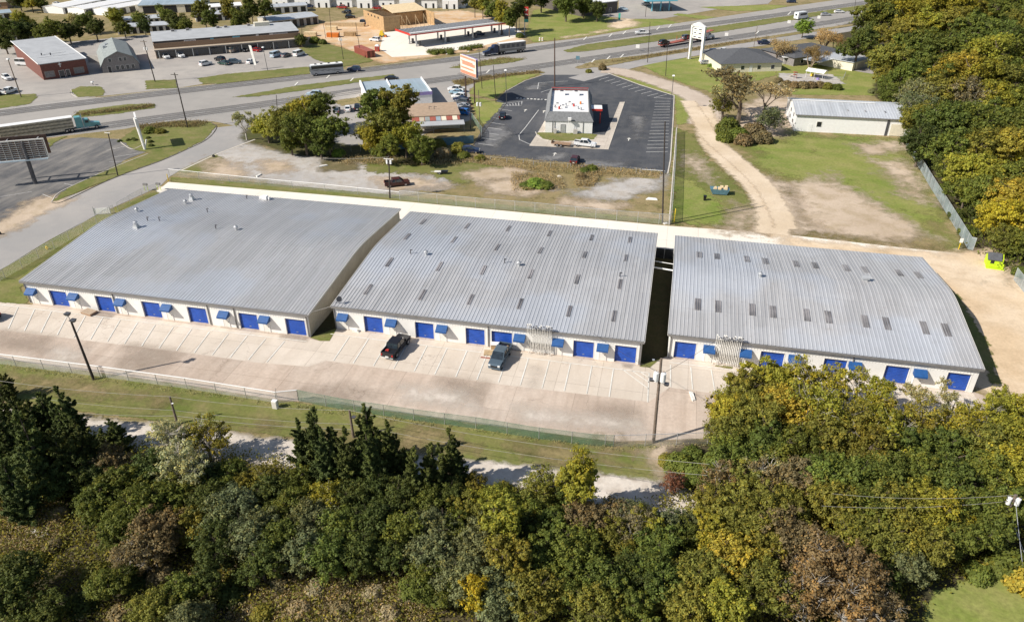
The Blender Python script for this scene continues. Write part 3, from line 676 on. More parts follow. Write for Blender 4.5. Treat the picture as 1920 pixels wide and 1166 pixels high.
    if edge:
        a, b = edge; m = MB(); rnd = random.Random(int(a)); n = 15
        for i in range(n):
            x = a+(b-a)*i/(n-1); top = ze+rnd.choice((.35, .7, 1.)); z0 = rnd.choice((.1, 1.1, .1))
            m.tube((x, -.62, z0), (x, -.62, top), .045, n=6).tube((x, -.62, top), (x+.18, -.85, top-.06), .05, n=6)
            if i % 2 == 0: m.box(x-.03, x+.03, -.6, -.1, 3.4, 3.46).box(x-.03, x+.03, -.6, -.1, .9, .96)
        m.build('conduits', 'trim_white', t)
        for i in range(6):
            x = a+(b-a)*(i+.5)/6; bm = MB().box(x-.17, x+.17, -.5, -.1, 1.25, 1.85).tube((x, -.62, 1.62), (x, -.5, 1.62), .12, n=10); bm.build('meter_box', 'concrete_block', t)
        m = MB()
        for i in range(9):
            x = a+.5+(b-a)*.85*i/8; m.box(x, x+.22, -.9, -.75, ze+.55+.12*(i % 3), ze+.65+.12*(i % 3)).tube((x, -.8, ze+.6), (x+.9, -.9, ze+.3), .025, n=4)
        m.build('service_wires', 'steel_dark', t)
    return t
B1 = (-61.18, -10.64, 8.74, 50.26, 4.3, 6.0); B2 = (-7.72, 39.87, 11.99, 49.3, 4.3, 5.6); B3 = (43.69, 85.38, 14.88, 49.04, 4.3, 6.5)
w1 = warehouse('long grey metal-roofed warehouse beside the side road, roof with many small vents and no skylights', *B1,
    doors=[(101, 132, 575), (186, 217, 584), (272, 305, 594), (357, 391, 604), (452, 486, 616), (539, 575, 627)],
    awn=[(57, 546), (136, 556), (224, 566), (311, 577), (418, 589), (494, 597)], spouts=[(60, 571), (221, 585), (397, 611), (446, 616), (580, 632)],
    vents=[(360, 375, 'b'), (348, 382, 't'), (497, 374, 'a'), (256, 427, 'b'), (299, 414, 'p'), (277, 414, 'p'), (389, 398, 'p'), (257, 397, 't'), (405, 429, 'p'), (443, 431, 't'), (463, 373, 'p')],
    lights=[], stripes=0, edge=None)
xe = lambda px, b: on_plane_y(px, 640, b[2]).x-b[0]
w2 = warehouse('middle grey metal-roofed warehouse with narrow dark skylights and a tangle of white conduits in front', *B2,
    doors=[(685, 719, 625), (780, 814, 636), (874, 909, 647), (922, 960, 651), (1074, 1112, 670), (1151, 1191, 680)],
    awn=[(642, 595), (733, 606), (828, 616), (974, 635), (1046, 643), (1130, 653)], spouts=[(631, 614), (916, 650), (1197, 684)],
    vents=[(770, 476, 'p'), (799, 478, 't'), (946, 493, 'p'), (973, 498, 't'), (1162, 519, 'p')],
    lights=[(690, 543), (792, 553), (882, 562), (730, 492), (824, 500), (906, 507), (793, 416), (876, 424), (953, 429), (763, 444), (851, 450), (932, 464), (1030, 438), (1109, 446), (1181, 450),
            (1013, 470), (1096, 478), (1173, 484), (995, 514), (1082, 524), (1162, 533), (975, 570), (1067, 584), (1151, 593)], stripes=2, edge=(xe(990, B2), xe(1034, B2)))
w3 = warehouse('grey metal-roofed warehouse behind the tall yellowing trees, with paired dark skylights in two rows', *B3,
    doors=[(1262, 1302, 672), (1421, 1466, 690), (1538, 1582, 705), (1652, 1698, 718), (1768, 1813, 728)],
    awn=[(1330, 655), (1398, 663), (1490, 674), (1604, 686), (1726, 701)], spouts=[(1254, 668), (1590, 710)],
    vents=[(1425, 519, 't'), (1622, 526, 'h')],
    lights=[(1311, 478), (1344, 481), (1400, 486), (1435, 490), (1492, 495), (1528, 498), (1587, 503), (1622, 506), (1685, 512), (1722, 516),
            (1308, 571), (1346, 575), (1410, 581), (1449, 585), (1512, 591), (1553, 595), (1622, 603), (1662, 607), (1733, 615), (1774, 619)], stripes=3, edge=(xe(1342, B3), xe(1390, B3)))
# satellite dish on the corner of the middle roof
t = thing('roof_antenna', 'small dark antenna dish on the front corner of the middle warehouse roof', 'antenna', (-7.0, 12.5, 4.42))
MB().tube((0, 0, 0), (0, 0, .9), .05).tube((-.6, 0, 0), (0, 0, .7), .04).build('mast', 'steel_dark', t)
MB().tube((0, 0, .8), (.25, -.3, .95), .12, .45, 12).build('dish', 'steel_dark', t)
# gate closing the gap
a, b = G(1228, 484), G(1267, 487)
t = thing('metal_gate', 'dark screened metal gate closing the shaded gap between two warehouses', 'gate', (B2[1]+.3, a.y, 0))
gl = B3[0]-B2[1]-.6
MB().box(0, gl/2-.05, -.03, .03, .15, 2.1).build('gate_leaf', 'dark', t); MB().box(gl/2+.05, gl, -.03, .03, .15, 2.1).build('gate_leaf', 'dark', t)
MB().tube((0, 0, 0), (0, 0, 2.4), .05).tube((gl/2, 0, 0), (gl/2, 0, 2.4), .05).tube((gl, 0, 0), (gl, 0, 2.4), .05).tube((0, 0, 2.2), (gl, 0, 2.3), .04).build('gate_frame', 'galv', t)
for z, y, r, lb in ((4.0, 38.5, .07, 'thin white pipe bridging the dark gap between two warehouses'), (3.9, 36.3, .13, 'thicker white pipe bridging the dark gap nearer the lot')):
    tag(MB().tube((B2[1]+.04, y, z), (B3[0]-.04, y-.4, z-.1), r, n=8).build('pipe', 'white'), lb, 'pipe')

# ------------------------------------------------------------------ other buildings
def walls(m, L, D, h, th=.2, gable=None):
    m.box(0, L, 0, th, 0, h); m.box(0, L, D-th, D, 0, h)
    for xa, xb in ((0, th), (L-th, L)):
        if gable: m.prism([(th, 0), (D-th, 0), (D-th, h), (D/2, gable), (th, h)], xa, xb, 'x')
        else: m.box(xa, xb, th, D-th, 0, h)
def opening(t, x, z, w, h, mat='glass', name='window', face=0., frm='trim_white'):
    o = MB().box(x-w/2, x+w/2, face-.03, face+.01, z, z+h).build(name, mat, t)
    MB().box(x-w/2-.08, x-w/2, face-.06, face, z-.05, z+h+.08).box(x+w/2, x+w/2+.08, face-.06, face, z-.05, z+h+.08).box(x-w/2, x+w/2, face-.06, face, z+h, z+h+.08).build('frame', frm, o)
    return o
# brick hall with a cross
o, rz, L = frame((83, 151), (167, 139))
t = thing('brick_hall', 'brick hall with a low grey roof and a pale cross on its front', 'building', o, rz)
w = MB(); walls(w, L, 42, 5.2); w.box(0, L, -.1, 0, 3.0, 5.3); w.build('wall', 'brick_red', t)
MB().prism([(-.3, 5.35), (42.2, 6.6), (42.2, 6.4), (-.3, 5.15)], -.3, L+.3, 'x').build('roof', 'membrane_grey', t)
MB().prism([(-.3, 5.5), (42.2, 6.75), (42.2, 6.5), (-.3, 5.25)], L+.3, L+.5, 'x').prism([(-.3, 5.5), (42.2, 6.75), (42.2, 6.5), (-.3, 5.25)], -.5, -.3, 'x').build('roof_trim', 'white', t)
MB().box(L*.42-.12, L*.42+.12, -.25, -.12, 3.6, 5.1).box(L*.42-.5, L*.42+.5, -.24, -.13, 4.4, 4.65).build('cross', 'sign_white', t)
for i, (x, wd) in enumerate(((2.2, 3), (11.4, 3.2))): opening(t, x, .7, wd, 2, 'stone_grey', frm='brick_brown')
opening(t, 5.9, 0, 1.6, 2.4, 'glass', 'door'); opening(t, 7.8, 0, 1.2, 2.4, 'glass', 'door')
MB().box(1, L-1, 9, 9.2, 5.72, 5.78).box(4, L-3, 13, 13.25, 5.84, 5.92).build('roof_seam', 'roof_white', t)
for x, y in ((3.5, 12.5), (6, 11)): MB().tube((x, y, 5.6), (x, y, 6.5), .2, n=6).build('vent_pipe', 'steel_dark', t)
# gambrel barn
o, rz, L = frame((194, 138), (263, 131))
t = thing('gambrel_barn', 'grey stone house with a barn-like gambrel roof beside the brick hall', 'building', o, rz)
D = 27; prof = [(-.4, 2.3), (1.4, 5.0), (L/2, 7.0), (L-1.4, 5.0), (L+.4, 2.3)]
MB().prism([(0, 0), (L, 0), (L, 2.6), (L-1.5, 4.8), (L/2, 6.75), (1.5, 4.8), (0, 2.6)], 0, D, 'y').build('wall', 'stone_grey', t)
MB().prism(prof+[(x, z-.22) for x, z in reversed(prof)], -.4, D+.4, 'y').build('roof', 'shingle_green', t)
for x in (3.0, 6.4, 7.9): opening(t, x, 3.6, .9, 1.1)
for x in (4.9, 6.5, 8.2, 9.9): opening(t, x, .8, 1.0, 1.3)
opening(t, 2.3, 0, 1.0, 2.1, 'dark', 'door')
for x, y in ((2.6, 16), (3.5, 20)): MB().box(x-.5, x+.5, y-.6, y+.6, 5.0, 6.3).build('roof_vent', 'galv', t)
# low link wall between hall and barn
a, b = G(166, 117), G(180, 114)
tag(MB().prism([(0, 0), (7, 0), (7, 2.6), (0, 2.6)], 0, .25, 'y').build('block_wall', 'concrete_block'), 'pale block wall between the brick hall and the barn-roofed house', 'wall').location = a
# strip mall
o, rz, L = frame((294, 111), (566, 88))
t = thing('strip_mall', 'long low strip mall with grey roof, dark fascia and beige walkway canopy', 'shop building', o, rz)
D = 19
w = MB(); walls(w, L, D, 5.4); w.build('wall', 'brick_brown', t)
MB().prism([(2.4, 5.75), (D+.3, 6.6), (D+.3, 6.4), (2.4, 5.5)], -.2, L+.2, 'x').build('roof', 'membrane_grey', t)
MB().box(-.1, L+.1, 2.2, 2.4, 4.2, 5.8).build('fascia', 'fascia_dark', t)
MB().prism([(2.2, 4.3), (-1.2, 3.3), (-1.2, 2.95), (2.2, 2.95)], -.2, L+.2, 'x').build('canopy', 'canopy_beige', t)
MB().box(-.2, L+.2, -1.26, -1.2, 2.9, 3.36).build('canopy_edge', 'gutter_grey', t)
x = 1.0; i = 0
while x < L: MB().box(x, x+.25, -1.1, -.85, 0, 2.95).build('column', 'trim_white', t); x += 6
MB().box(.3, L-.3, -.06, -.005, .3, 2.6).build('shopfront', 'glass', t)
for x in range(4, int(L)-2, 5): MB().box(x, x+1, -.1, -.06, 0, 2.4).build('door', 'steel_dark', t)
for x, wd, mt in ((13, 4.2, 'sign_white'), (21, 1.2, 'sky_blue'), (30, 2.8, 'sky_blue'), (38, 1, 'sign_white'), (43.4, 1.4, 'sign_white'), (47, 5.5, 'galv')):
    s = MB().box(x-wd/2, x+wd/2, 2.1, 2.2, 4.5, 5.5).build('sign', mt, t)
    if wd > 3 and mt == 'sign_white':
        q = MB()
        for k in range(7): q.box(x-wd/2+.3+k*.52, x-wd/2+.62+k*.52, 2.06, 2.1, 4.75, 5.25)
        q.build('lettering', 'steel_dark', s)
for x in (8, 13.5, 25, 28, 37): MB().box(x-.6, x+.6, D-2.2, D-1, 6.3, 7.2).build('rooftop_unit', 'stone_grey', t)
MB().box(39, 45, D-4, D-1.5, 6.3, 7.8).build('penthouse', 'wall_cream', t)
MB().tube((43, D-3, 7.8), (43, D-3, 9.3), .05).build('antenna', 'galv', t)
# self storage rows
def storage(px_a, px_b, D, h, label, ndoor=10, mat='white', roof='roof_white', back=False, dm='dark'):
    o, rz, L = frame(px_a, px_b); t = thing('storage_row', label, 'storage building', o, rz, 'storage buildings behind the strip mall')
    w = MB(); walls(w, L, D, h, gable=h+.7); w.build('wall', mat, t)
    MB().prism([(-.3, h-.02), (D/2, h+.85), (D+.3, h-.02), (D+.3, h-.15), (D/2, h+.7), (-.3, h-.15)], -.2, L+.2, 'x').build('roof', roof, t)
    for i in range(ndoor):
        x = (i+.5)*L/ndoor; MB().box(x-L/ndoor*.3, x+L/ndoor*.3, -.03, -.002, .05, h-.5).build('roller_door', dm, t)
    return t
storage((120, 27), (330, -18), 12, 3, 'white storage row whose end wall faces the leafy street', 14)
storage((160, 30), (420, -20), 11, 3, 'white storage row with dark doors, second from the street corner', 16)
storage((205, 31), (340, 6), 10, 3, 'white storage row tucked behind the broad gable shed', 8)
storage((262, 27), (380, 23), 30, 4, 'broad shed with wide grey gable roof and cream wall', 3, 'wall_cream', 'roof_blue_grey')
storage((226, 52), (312, 46), 9, 3, 'pale-roofed storage row glimpsed between trees, farther of two', 8, 'white', 'roof_metal_pale')
storage((222, 66), (322, 60), 9, 3, 'pale-roofed storage row right behind the strip mall trees', 8, 'white', 'roof_metal_pale')
storage((368, 42), (445, 37), 9, 3, 'pale storage row seen through the tall trees', 6, 'white', 'roof_metal_pale')
storage((395, 26), (455, 22), 9, 3, 'white storage row high behind the tall trees', 5)
storage((500, 27), (577, 22), 9, 3, 'pale-roofed storage row above the end of the strip mall', 5, 'white', 'roof_metal_pale')
storage((508, 56), (598, 45), 14, 3.4, 'pale-roofed storage building with four dark bays facing the strip mall', 7, 'concrete_block', 'roof_metal_pale')
storage((-70, 45), (25, 36), 9, 3, 'pale shed roof at the edge beyond the leafy trees', 5, 'white', 'roof_blue_grey')
storage((2, 80), (45, 76), 8, 3, 'small pale shed under the dark trees', 3, 'white', 'roof_blue_grey')
# white storage with sawtooth fronts along the top
o, rz, L = frame((512, 14), (870, 18))
t = thing('storage_building', 'long white storage building with stepped bays above the building site', 'storage building', o, rz)
w = MB(); n = 9
for i in range(n): w.box(i*L/n, (i+.72)*L/n, (i % 2)*2., 16, 0, 4.2)
w.box(0, L, 4, 16, 0, 4.1); w.build('wall', 'white', t)
MB().box(-.3, L+.3, 1.5, 16.5, 4.25, 4.5).build('roof', 'membrane_grey', t)
for i in range(n):
    for k in (.2, .55): MB().box((i+k)*L/n-.5, (i+k)*L/n+.5, (i % 2)*2.-.04, (i % 2)*2.-.002, 0, 2.3).build('door', 'dark', t)
o, rz, L = frame((-15, 18), (15, 17))
t = thing('brick_house', 'brick and cream house at the far corner behind lawn', 'house', o, rz); w = MB(); walls(w, L, 10, 3.2); w.build('wall', 'brick_brown', t); MB().box(-.4, L+.4, -.4, 10.4, 3.2, 4.6).build('roof', 'wall_cream', t)
opening(t, L*.5, .9, 1.6, 1.2)
# plywood building under construction
o, rz, L = frame((721, 61), (819, 50))
t = thing('building_shell', 'roofless plywood building shell under construction with leaning braces', 'construction site building', o, rz)
D = 22; h = 6.4
m = MB(); m.box(0, .2, 0, D, 0, h); m.box(.2, L*.3, 0, .2, 0, h-.4); m.box(L*.45, L*.95, D*.5, D*.5+.2, 0, h-1.2); m.box(L-.2, L, 2, D, 0, h-.6); m.box(.2, L-.2, D-.2, D, 0, h-.6); m.build('wall', 'plywood', t)
MB().prism([(D*.45, h-.6), (D+.3, h+1), (D+.3, h+.8), (D*.45, h-.8)], L*.35, L+.4, 'x').build('roof_deck', 'plywood_pale', t)
m = MB()
for i in range(16): m.box(.5+i*L*.02, .62+i*L*.02, 0, .12, h-.4, h)
for x in (L*.36, L*.45, L*.62, L*.78, L*.9):
    m.tube((x, 1.5, h-.8), (x+1.2, -2.2, 0), .09, n=4); m.box(x, x+.15, 1.4, 1.55, 0, h-.6)
for i in range(9): m.box(.3, L*.34, 1+i*2.2, 1.15+i*2.2, h-.9, h-.7)
m.build('framing', 'lumber', t)
for i in range(4): MB().box(-.03, -.002, 5+i*3.6, 6.2+i*3.6, h-1.6, h-.8).build('window_opening', 'dark', t)
# filling station canopy
o, rz, L = frame((779, 88), (945, 66))
t = thing('filling_station_canopy', 'long filling station canopy with red and white fascia on steel columns', 'canopy', o, rz)
D = 11
MB().box(-3, L+1, -2, D, 4.95, 5.2).build('roof_deck', 'steel_dark', t)
m = MB()
for i in range(34): m.box(-2.8+i*L/33, -2.6+i*L/33, -1.8, D-.2, 5.2, 5.3)
m.build('deck_ribs', 'galv', t)
MB().box(-3.1, L+1.1, -2.12, -2, 5.3, 5.75).box(-3.1, L+1.1, -2, -1, 5.76, 5.82).box(L+1, L+1.2, -1, D, 5.2, 5.8).build('fascia_top', 'white', t)
MB().box(-3.1, L+1.1, -2.12, -2, 4.8, 5.3).box(-3.12, -3, -2, D, 4.8, 5.6).build('fascia', 'red', t)
for i in range(4):
    for y in (0., 6):
        x = .5+i*(L-3)/3; MB().box(x-.25, x+.25, y-.25, y+.25, 0, 4.95).build('column', 'galv', t)
        MB().box(x+1.2, x+1.9, y-.4, y+.4, .15, 2).build('fuel_pump', 'steel_dark', t)
        MB().box(x-.6, x+3.4, y-.7, y+.7, .03, .17).build('pump_island', 'concrete_block', t)
# shipping container and portable toilet
o, rz, L = frame((689, 110), (704, 108))
t = thing('shipping_container', 'weathered red shipping container at the roadside edge of the building site', 'container', o, rz)
D = 12; c = MB(); c.box(.05, L-.05, .05, D-.05, .12, 2.55)
for i in range(38):
    y = .15+i*D/39; c.box(0, .05, y, y+.16, .15, 2.5); c.box(L-.05, L, y, y+.16, .15, 2.5)
c.box(0, L, 0, .05, .1, 2.6).box(0, L, D-.05, D, .1, 2.6); c.build('body', 'container_red', t)
for x in (.25, .5): MB().box(L*x-.35 if x == .25 else L*.75-.35, L*x+.35 if x == .25 else L*.75+.35, -.04, -.002, .2, 2.45).build('door', 'brick_red', t)
t = thing('portable_toilet', 'red portable toilet with white roof near the container', 'portable toilet', G(708, 97), .1)
MB().box(-.8, .8, -.8, .8, .1, 2.1).build('cabin', 'red', t); MB().hexa([(-.85, -.85, 2.1), (.85, -.85, 2.1), (.85, .85, 2.1), (-.85, .85, 2.1)], [(-.5, -.5, 2.6), (.5, -.5, 2.6), (.5, .5, 2.6), (-.5, .5, 2.6)]).build('roof', 'white', t)
MB().box(-.45, .45, -.86, -.8, .15, 2).build('door', 'container_red', t)
# dark building and blue canopy at the top
o, rz, L = frame((1090, 32), (1157, 24))
t = thing('flat_building', 'dark brown flat building with pale roof beside the big oak', 'building', o, rz)
w = MB(); walls(w, L, 40, 5.2); w.build('wall', 'fascia_dark', t); MB().box(-.2, L+.2, -.2, 40, 5.2, 5.5).build('roof', 'roof_white', t); opening(t, L*.8, .3, 1.5, 2.2)
o, rz, L = frame((1222, 22), (1254, 21))
t = thing('filling_station_canopy', 'turquoise filling station canopy cut by the top of the frame', 'canopy', o, rz)
MB().box(-4, L+3, -3, 22, 4.9, 5.6).build('roof', 'sky_blue', t)
for x in (0, L*.5, L):
    MB().box(x-.25, x+.25, -.25, .25, 0, 4.9).build('column', 'sky_blue', t); MB().box(x+.6, x+1.4, -.4, .4, .1, 1.9).build('fuel_pump', 'steel_dark', t)
# restaurant
o, rz, L = frame((1022, 249), (1110, 251))
t = thing('restaurant', 'small white-roofed restaurant with dark mansard edges in the black car park', 'restaurant', o, rz)
D = 27; h = 3.3
w = MB(); walls(w, L, D, h); w.build('wall', 'white', t)
m = MB(); hh = 5.6; i_ = .9
m.hexa([(-.25, -.25, h), (L+.25, -.25, h), (L+.25, 0, h), (-.25, 0, h)], [(i_, i_, hh), (L-i_, i_, hh), (L-i_, i_+.2, hh), (i_, i_+.2, hh)])
m.hexa([(-.25, D, h), (L+.25, D, h), (L+.25, D+.25, h), (-.25, D+.25, h)], [(i_, D-i_-.2, hh), (L-i_, D-i_-.2, hh), (L-i_, D-i_, hh), (i_, D-i_, hh)])
m.hexa([(L, 0, h), (L+.25, -.25, h), (L+.25, D+.25, h), (L, D, h)], [(L-i_-.2, i_, hh), (L-i_, i_, hh), (L-i_, D-i_, hh), (L-i_-.2, D-i_, hh)])
m.hexa([(-.25, -.25, h), (0, 0, h), (0, D, h), (-.25, D+.25, h)], [(i_, i_, hh), (i_+.2, i_, hh), (i_+.2, D-i_, hh), (i_, D-i_, hh)])
m.build('mansard', 'shingle_grey', t)
MB().box(i_+.2, L-i_-.2, i_+.2, D-i_-.2, 4.7, 4.9).build('roof', 'roof_white', t)
MB().box(i_, L-i_, D-i_, D-i_+.3, hh-.5, hh+.1).build('front_parapet', 'red', t)
for x, y, a in ((4, 21, 1), (8.2, 21, 1), (6.4, 11, .6), (3, 9, .7), (4.6, 7.5, .6)):
    u = MB().box(x-a, x+a, y-a*.8, y+a*.8, 4.92, 4.92+1.1*a).build('rooftop_unit', 'roof_white', t); MB().tube((x, y, 4.92+1.1*a), (x, y, 5.0+1.1*a), a*.55, n=10).build('fan', 'steel_dark', u)
for x, y, mt in ((3.6, 6, 'red'), (7.6, 9, 'red'), (9.5, 11.5, 'orange'), (8.8, 6.4, 'galv'), (9.6, 5.4, 'galv'), (2.4, 7.4, 'galv'), (5.4, 9.5, 'galv')):
    MB().tube((x, y, 4.92), (x, y, 5.6), .3, .22, 8).build('exhaust_vent', mt, t)
MB().box(6.1, 7.0, -1.2, -.5, 3.8, 4.5).tube((6.3, -.9, 0), (6.3, -.9, 3.8), .05).tube((6.8, -.9, 0), (6.8, -.9, 3.8), .05).build('roof_ladder', 'white', t)
opening(t, 4.9, 0, 1.2, 2.3, 'galv', 'door', frm='steel_dark')
for x in (1.9, 2.5, 10.2): MB().box(x, x+.12, -.14, -.02, 0, h).build('downspout', 'gutter_grey', t)
for x, w_ in ((2.4, .7), (7.7, 1.1)): MB().box(x, x+w_, -.9, -.35, 0, 1.3).build('gas_meter', 'concrete_block', t)
c = MB().box(L-1, L+2.8, 9, 13, 3.7, 4.3).build('drive_through_canopy', 'white', t); MB().box(L-1, L+2.84, 8.94, 9, 3.7, 4.3).build('canopy_edge', 'red', c)
MB().box(L+2.2, L+2.5, 9.4, 9.8, 0, 3.7).build('canopy_post', 'red', t)
MB().box(L, L+.06, 9.5, 12, 1.0, 2.4).build('service_window', 'glass', t)
for y in (3, 16, 21): MB().box(-.05, -.002, y, y+2.6, .8, 2.5).build('window', 'glass', t)
# flat roofed shop with pale blue roof and tan building behind it
a_, b_ = G(690, 205), G(811, 196)
o, rz, L = a_, math.atan2((b_-a_).y, (b_-a_).x), (b_-a_).length
t = thing('car_dealer_office', 'low building with pale blue-grey roof and white parapet beside the highway', 'building', o, rz)
D = 19
w = MB(); walls(w, L, D, 3.5); w.build('wall', 'white', t)
MB().box(.2, L-.2, .2, D-.2, 3.4, 3.6).build('roof', 'roof_blue_grey', t)
MB().box(-.3, .2, -.1, D+.1, 2.6, 4.1).box(L-.2, L+.1, 0, D, 3.5, 4).box(L*.42, L*.42+.35, D*.5, D, 3.6, 4).build('parapet', 'roof_white', t)
MB().box(L*.3, L+.1, -.12, 0, 3.0, 4).build('fascia', 'violet', t)
for x in (3, 7, 11): opening(t, x, .8, 1.8, 1.6)
a_, b_ = G(760, 245), G(862, 240)
o, rz, L = a_, math.atan2((b_-a_).y, (b_-a_).x), (b_-a_).length
t = thing('shop_building', 'tan flat-roofed shop with a strip of multicoloured awning above blue fence', 'building', o, rz)
w = MB(); walls(w, L, 12.5, 3.6); w.build('wall', 'wall_cream', t); MB().box(-.3, L+.3, -.2, 12.6, 3.62, 3.85).build('roof', 'roof_tan', t)
a = MB().prism([(-.2, 3.5), (-1.8, 2.9), (-1.8, 2.7), (-.2, 2.7)], 2, L, 'x').build('awning', 'container_red', t)
for k, mt in enumerate(('container_red', 'wall_tan', 'shingle_green', 'container_red', 'roof_blue_grey', 'wall_cream', 'container_red', 'wall_cream')):
    x = 2.5+k*(L-3)/8; MB().prism([(-.2, 3.54), (-1.82, 2.94), (-1.82, 2.7), (-1.81, 2.7), (-.2, 3.5)], x, x+(L-3)/8-.2, 'x').build('awning_stripe', mt, a)
MB().prism([(-1.9, 2.8), (-4.6, 2.4), (-4.6, 2.2), (-1.9, 2.6)], 1, L+1, 'x').build('lean_to_roof', 'membrane_grey', t)
for x in (1.2, L/2, L+.8): MB().box(x-.06, x+.06, -4.5, -4.4, 0, 2.2).build('post', 'steel_dark', t)
for x in (7.2, 8.6): MB().tube((x, 6, 3.85), (x, 6, 4.6), .08).tube((x, 6, 4.6), (x+.8, 6, 4.5), .07).build('vent_pipe', 'steel_dark', t)
# hipped house, second house, shed, tent, white metal building
def hip(px_a, px_b, D, h, rise, label, wall, roof, name='house', over=.6):
    o, rz, L = frame(px_a, px_b); t = thing(name, label, 'house', o, rz)
    w = MB(); walls(w, L, D, h); w.build('wall', wall, t)
    r = MB(); k = min(L, D)/2
    e = [(-over, -over, h), (L+over, -over, h), (L+over, D+over, h), (-over, D+over, h)]
    if L > D: p, q = (k, D/2, h+rise), (L-k, D/2, h+rise)
    else: p, q = (L/2, k, h+rise), (L/2, D-k, h+rise)
    r.v = e+[p, q]
    r.f = [(0, 1, 5, 4), (1, 2, 5), (2, 3, 4, 5), (3, 0, 4)] if L > D else [(0, 1, 4), (1, 2, 5, 4), (2, 3, 5), (3, 0, 4, 5)]
    r.f.append((3, 2, 1, 0)); r.build('roof', roof, t)
    return t, L
t, L = hip((1350, 137), (1464, 134), 22, 3.1, 3.0, 'cream house with a broad dark hipped roof beside the sign pylon', 'wall_cream', 'shingle_dark')
for x in (3, 8, 14, 19): opening(t, x, .9, 1.2, 1.3)
opening(t, 11, 0, 1, 2.1, 'white', 'door')
t, L = hip((1487, 125), (1580, 112), 17, 3.0, 2.4, 'house with dark hipped roof half hidden by bare shrubs', 'stone_grey', 'shingle_dark')
for x in (4, 9, 13): opening(t, x, .9, 1.2, 1.3)
o, rz, L = frame((1470, 121), (1510, 121))
t = thing('carport', 'white flat carport beside the dark-roofed house', 'carport', o, rz)
MB().box(-1, L, -1, 7, 2.5, 2.7).build('roof', 'roof_white', t)
for x, y in ((-.6, -.6), (L-.4, -.6), (-.6, 6.6), (L-.4, 6.6)): MB().box(x-.08, x+.08, y-.08, y+.08, 0, 2.5).build('post', 'trim_white', t)
MB().box(0, L-1, 5, 5.15, 0, 2.4).build('back_wall', 'brick_red', t)
o, rz, L = frame((1597, 134), (1627, 125))
t = thing('garden_shed', 'pale shed with flat grey roof on the lawn by the woods', 'shed', o, rz)
w = MB(); walls(w, L, 13, 2.9); w.build('wall', 'wall_cream', t); MB().box(-.4, L+.4, -.4, 13.4, 2.9, 3.1).build('roof', 'roof_metal_pale', t)
MB().box(-8, -.4, 8, 15, 2.7, 2.85).build('link_roof', 'roof_metal_pale', t); MB().box(L*.3, L*.7, -.04, -.002, .05, 2.2).build('door', 'wall_tan', t)
o, rz, L = frame((1510, 146), (1541, 151))
t = thing('canopy_tent', 'white peaked tent over playground toys', 'tent', o, rz)
MB().prism([(-.2, 2.3), (2, 3.0), (4.2, 2.3), (4.2, 2.2), (2, 2.88), (-.2, 2.2)], -.3, L+.3, 'x').build('cover', 'white', t)
for x in (0, L/2, L):
    for y in (0, 4): MB().tube((x, y, 0), (x, y, 2.25), .05, n=5).build('leg', 'white', t)
tag(MB().tube((0, 0, 0), (0, 0, .7), .8, .6, 10).build('play_table', 'yellow'), 'yellow play table in the shade of the white tent', 'toy').location = G(1523, 143)
t = thing('playground_slide', 'small cream and red playground slide on the sandy play yard', 'slide', G(1488, 147), .4)
MB().hexa([(-.4, 0, 1.3), (.4, 0, 1.3), (.4, 2.4, .1), (-.4, 2.4, .1)], [(-.4, 0, 1.4), (.4, 0, 1.4), (.4, 2.4, .2), (-.4, 2.4, .2)]).build('chute', 'wall_cream', t)
MB().box(-.5, .5, -1, 0, 1.2, 1.3).box(-.5, -.42, -1, -.92, 0, 2).box(.42, .5, -1, -.92, 0, 2).box(-.55, .55, -1.1, 0, 2, 2.2).build('tower', 'container_red', t)
tag(MB().tube((0, 0, 0), (0, 0, .6), .6, .5, 8).build('play_stool', 'violet'), 'violet plastic play stool near the white tent', 'toy').location = G(1533, 150)
o, rz, L = frame((1488, 246), (1706, 257))
t = thing('metal_building', 'long white metal building with pale gabled roof against the woods', 'building', o, rz)
D = 17; h = 4.7
w = MB(); walls(w, L, D, h, gable=6.1)
w.build('wall', 'white', t)
ribbed(L, 0, 0, D, D/2, h, 6.3, period=.75).build('roof', 'roof_metal_pale', t)
MB().box(-.2, L*.72, D/2-.3, D/2+.3, 6.35, 6.45).build('ridge_cap', 'roof_white', t)
MB().box(-.3, L+.3, -.45, -.3, h-.3, h-.05).build('gutter', 'gutter_grey', t)
MB().box(L*.82, L-.3, -.08, -.01, .1, 3.2).build('sliding_door', 'wall_cream', t); MB().box(L*.78, L*.8, -.15, -.02, 0, h-.2).build('downspout', 'steel_dark', t)
opening(t, 6.3, 1.5, 1.2, 1.4, 'dark'); MB().box(3.6, 4.6, -.05, -.002, 0, 2.1).build('door', 'white', t)
for k, z in enumerate((1.2, 3)):
    for y in (3.5, 8.5): MB().box(-.04, -.002, y, y+1, z, z+1).build('window', 'dark', t)
for x in (L*.45, L*.6, L*.77): MB().box(x, x+.35, 3, 5.2, h+.75, h+.8).build('skylight', 'skylight', t).rotation_euler = (0, 0, 0)
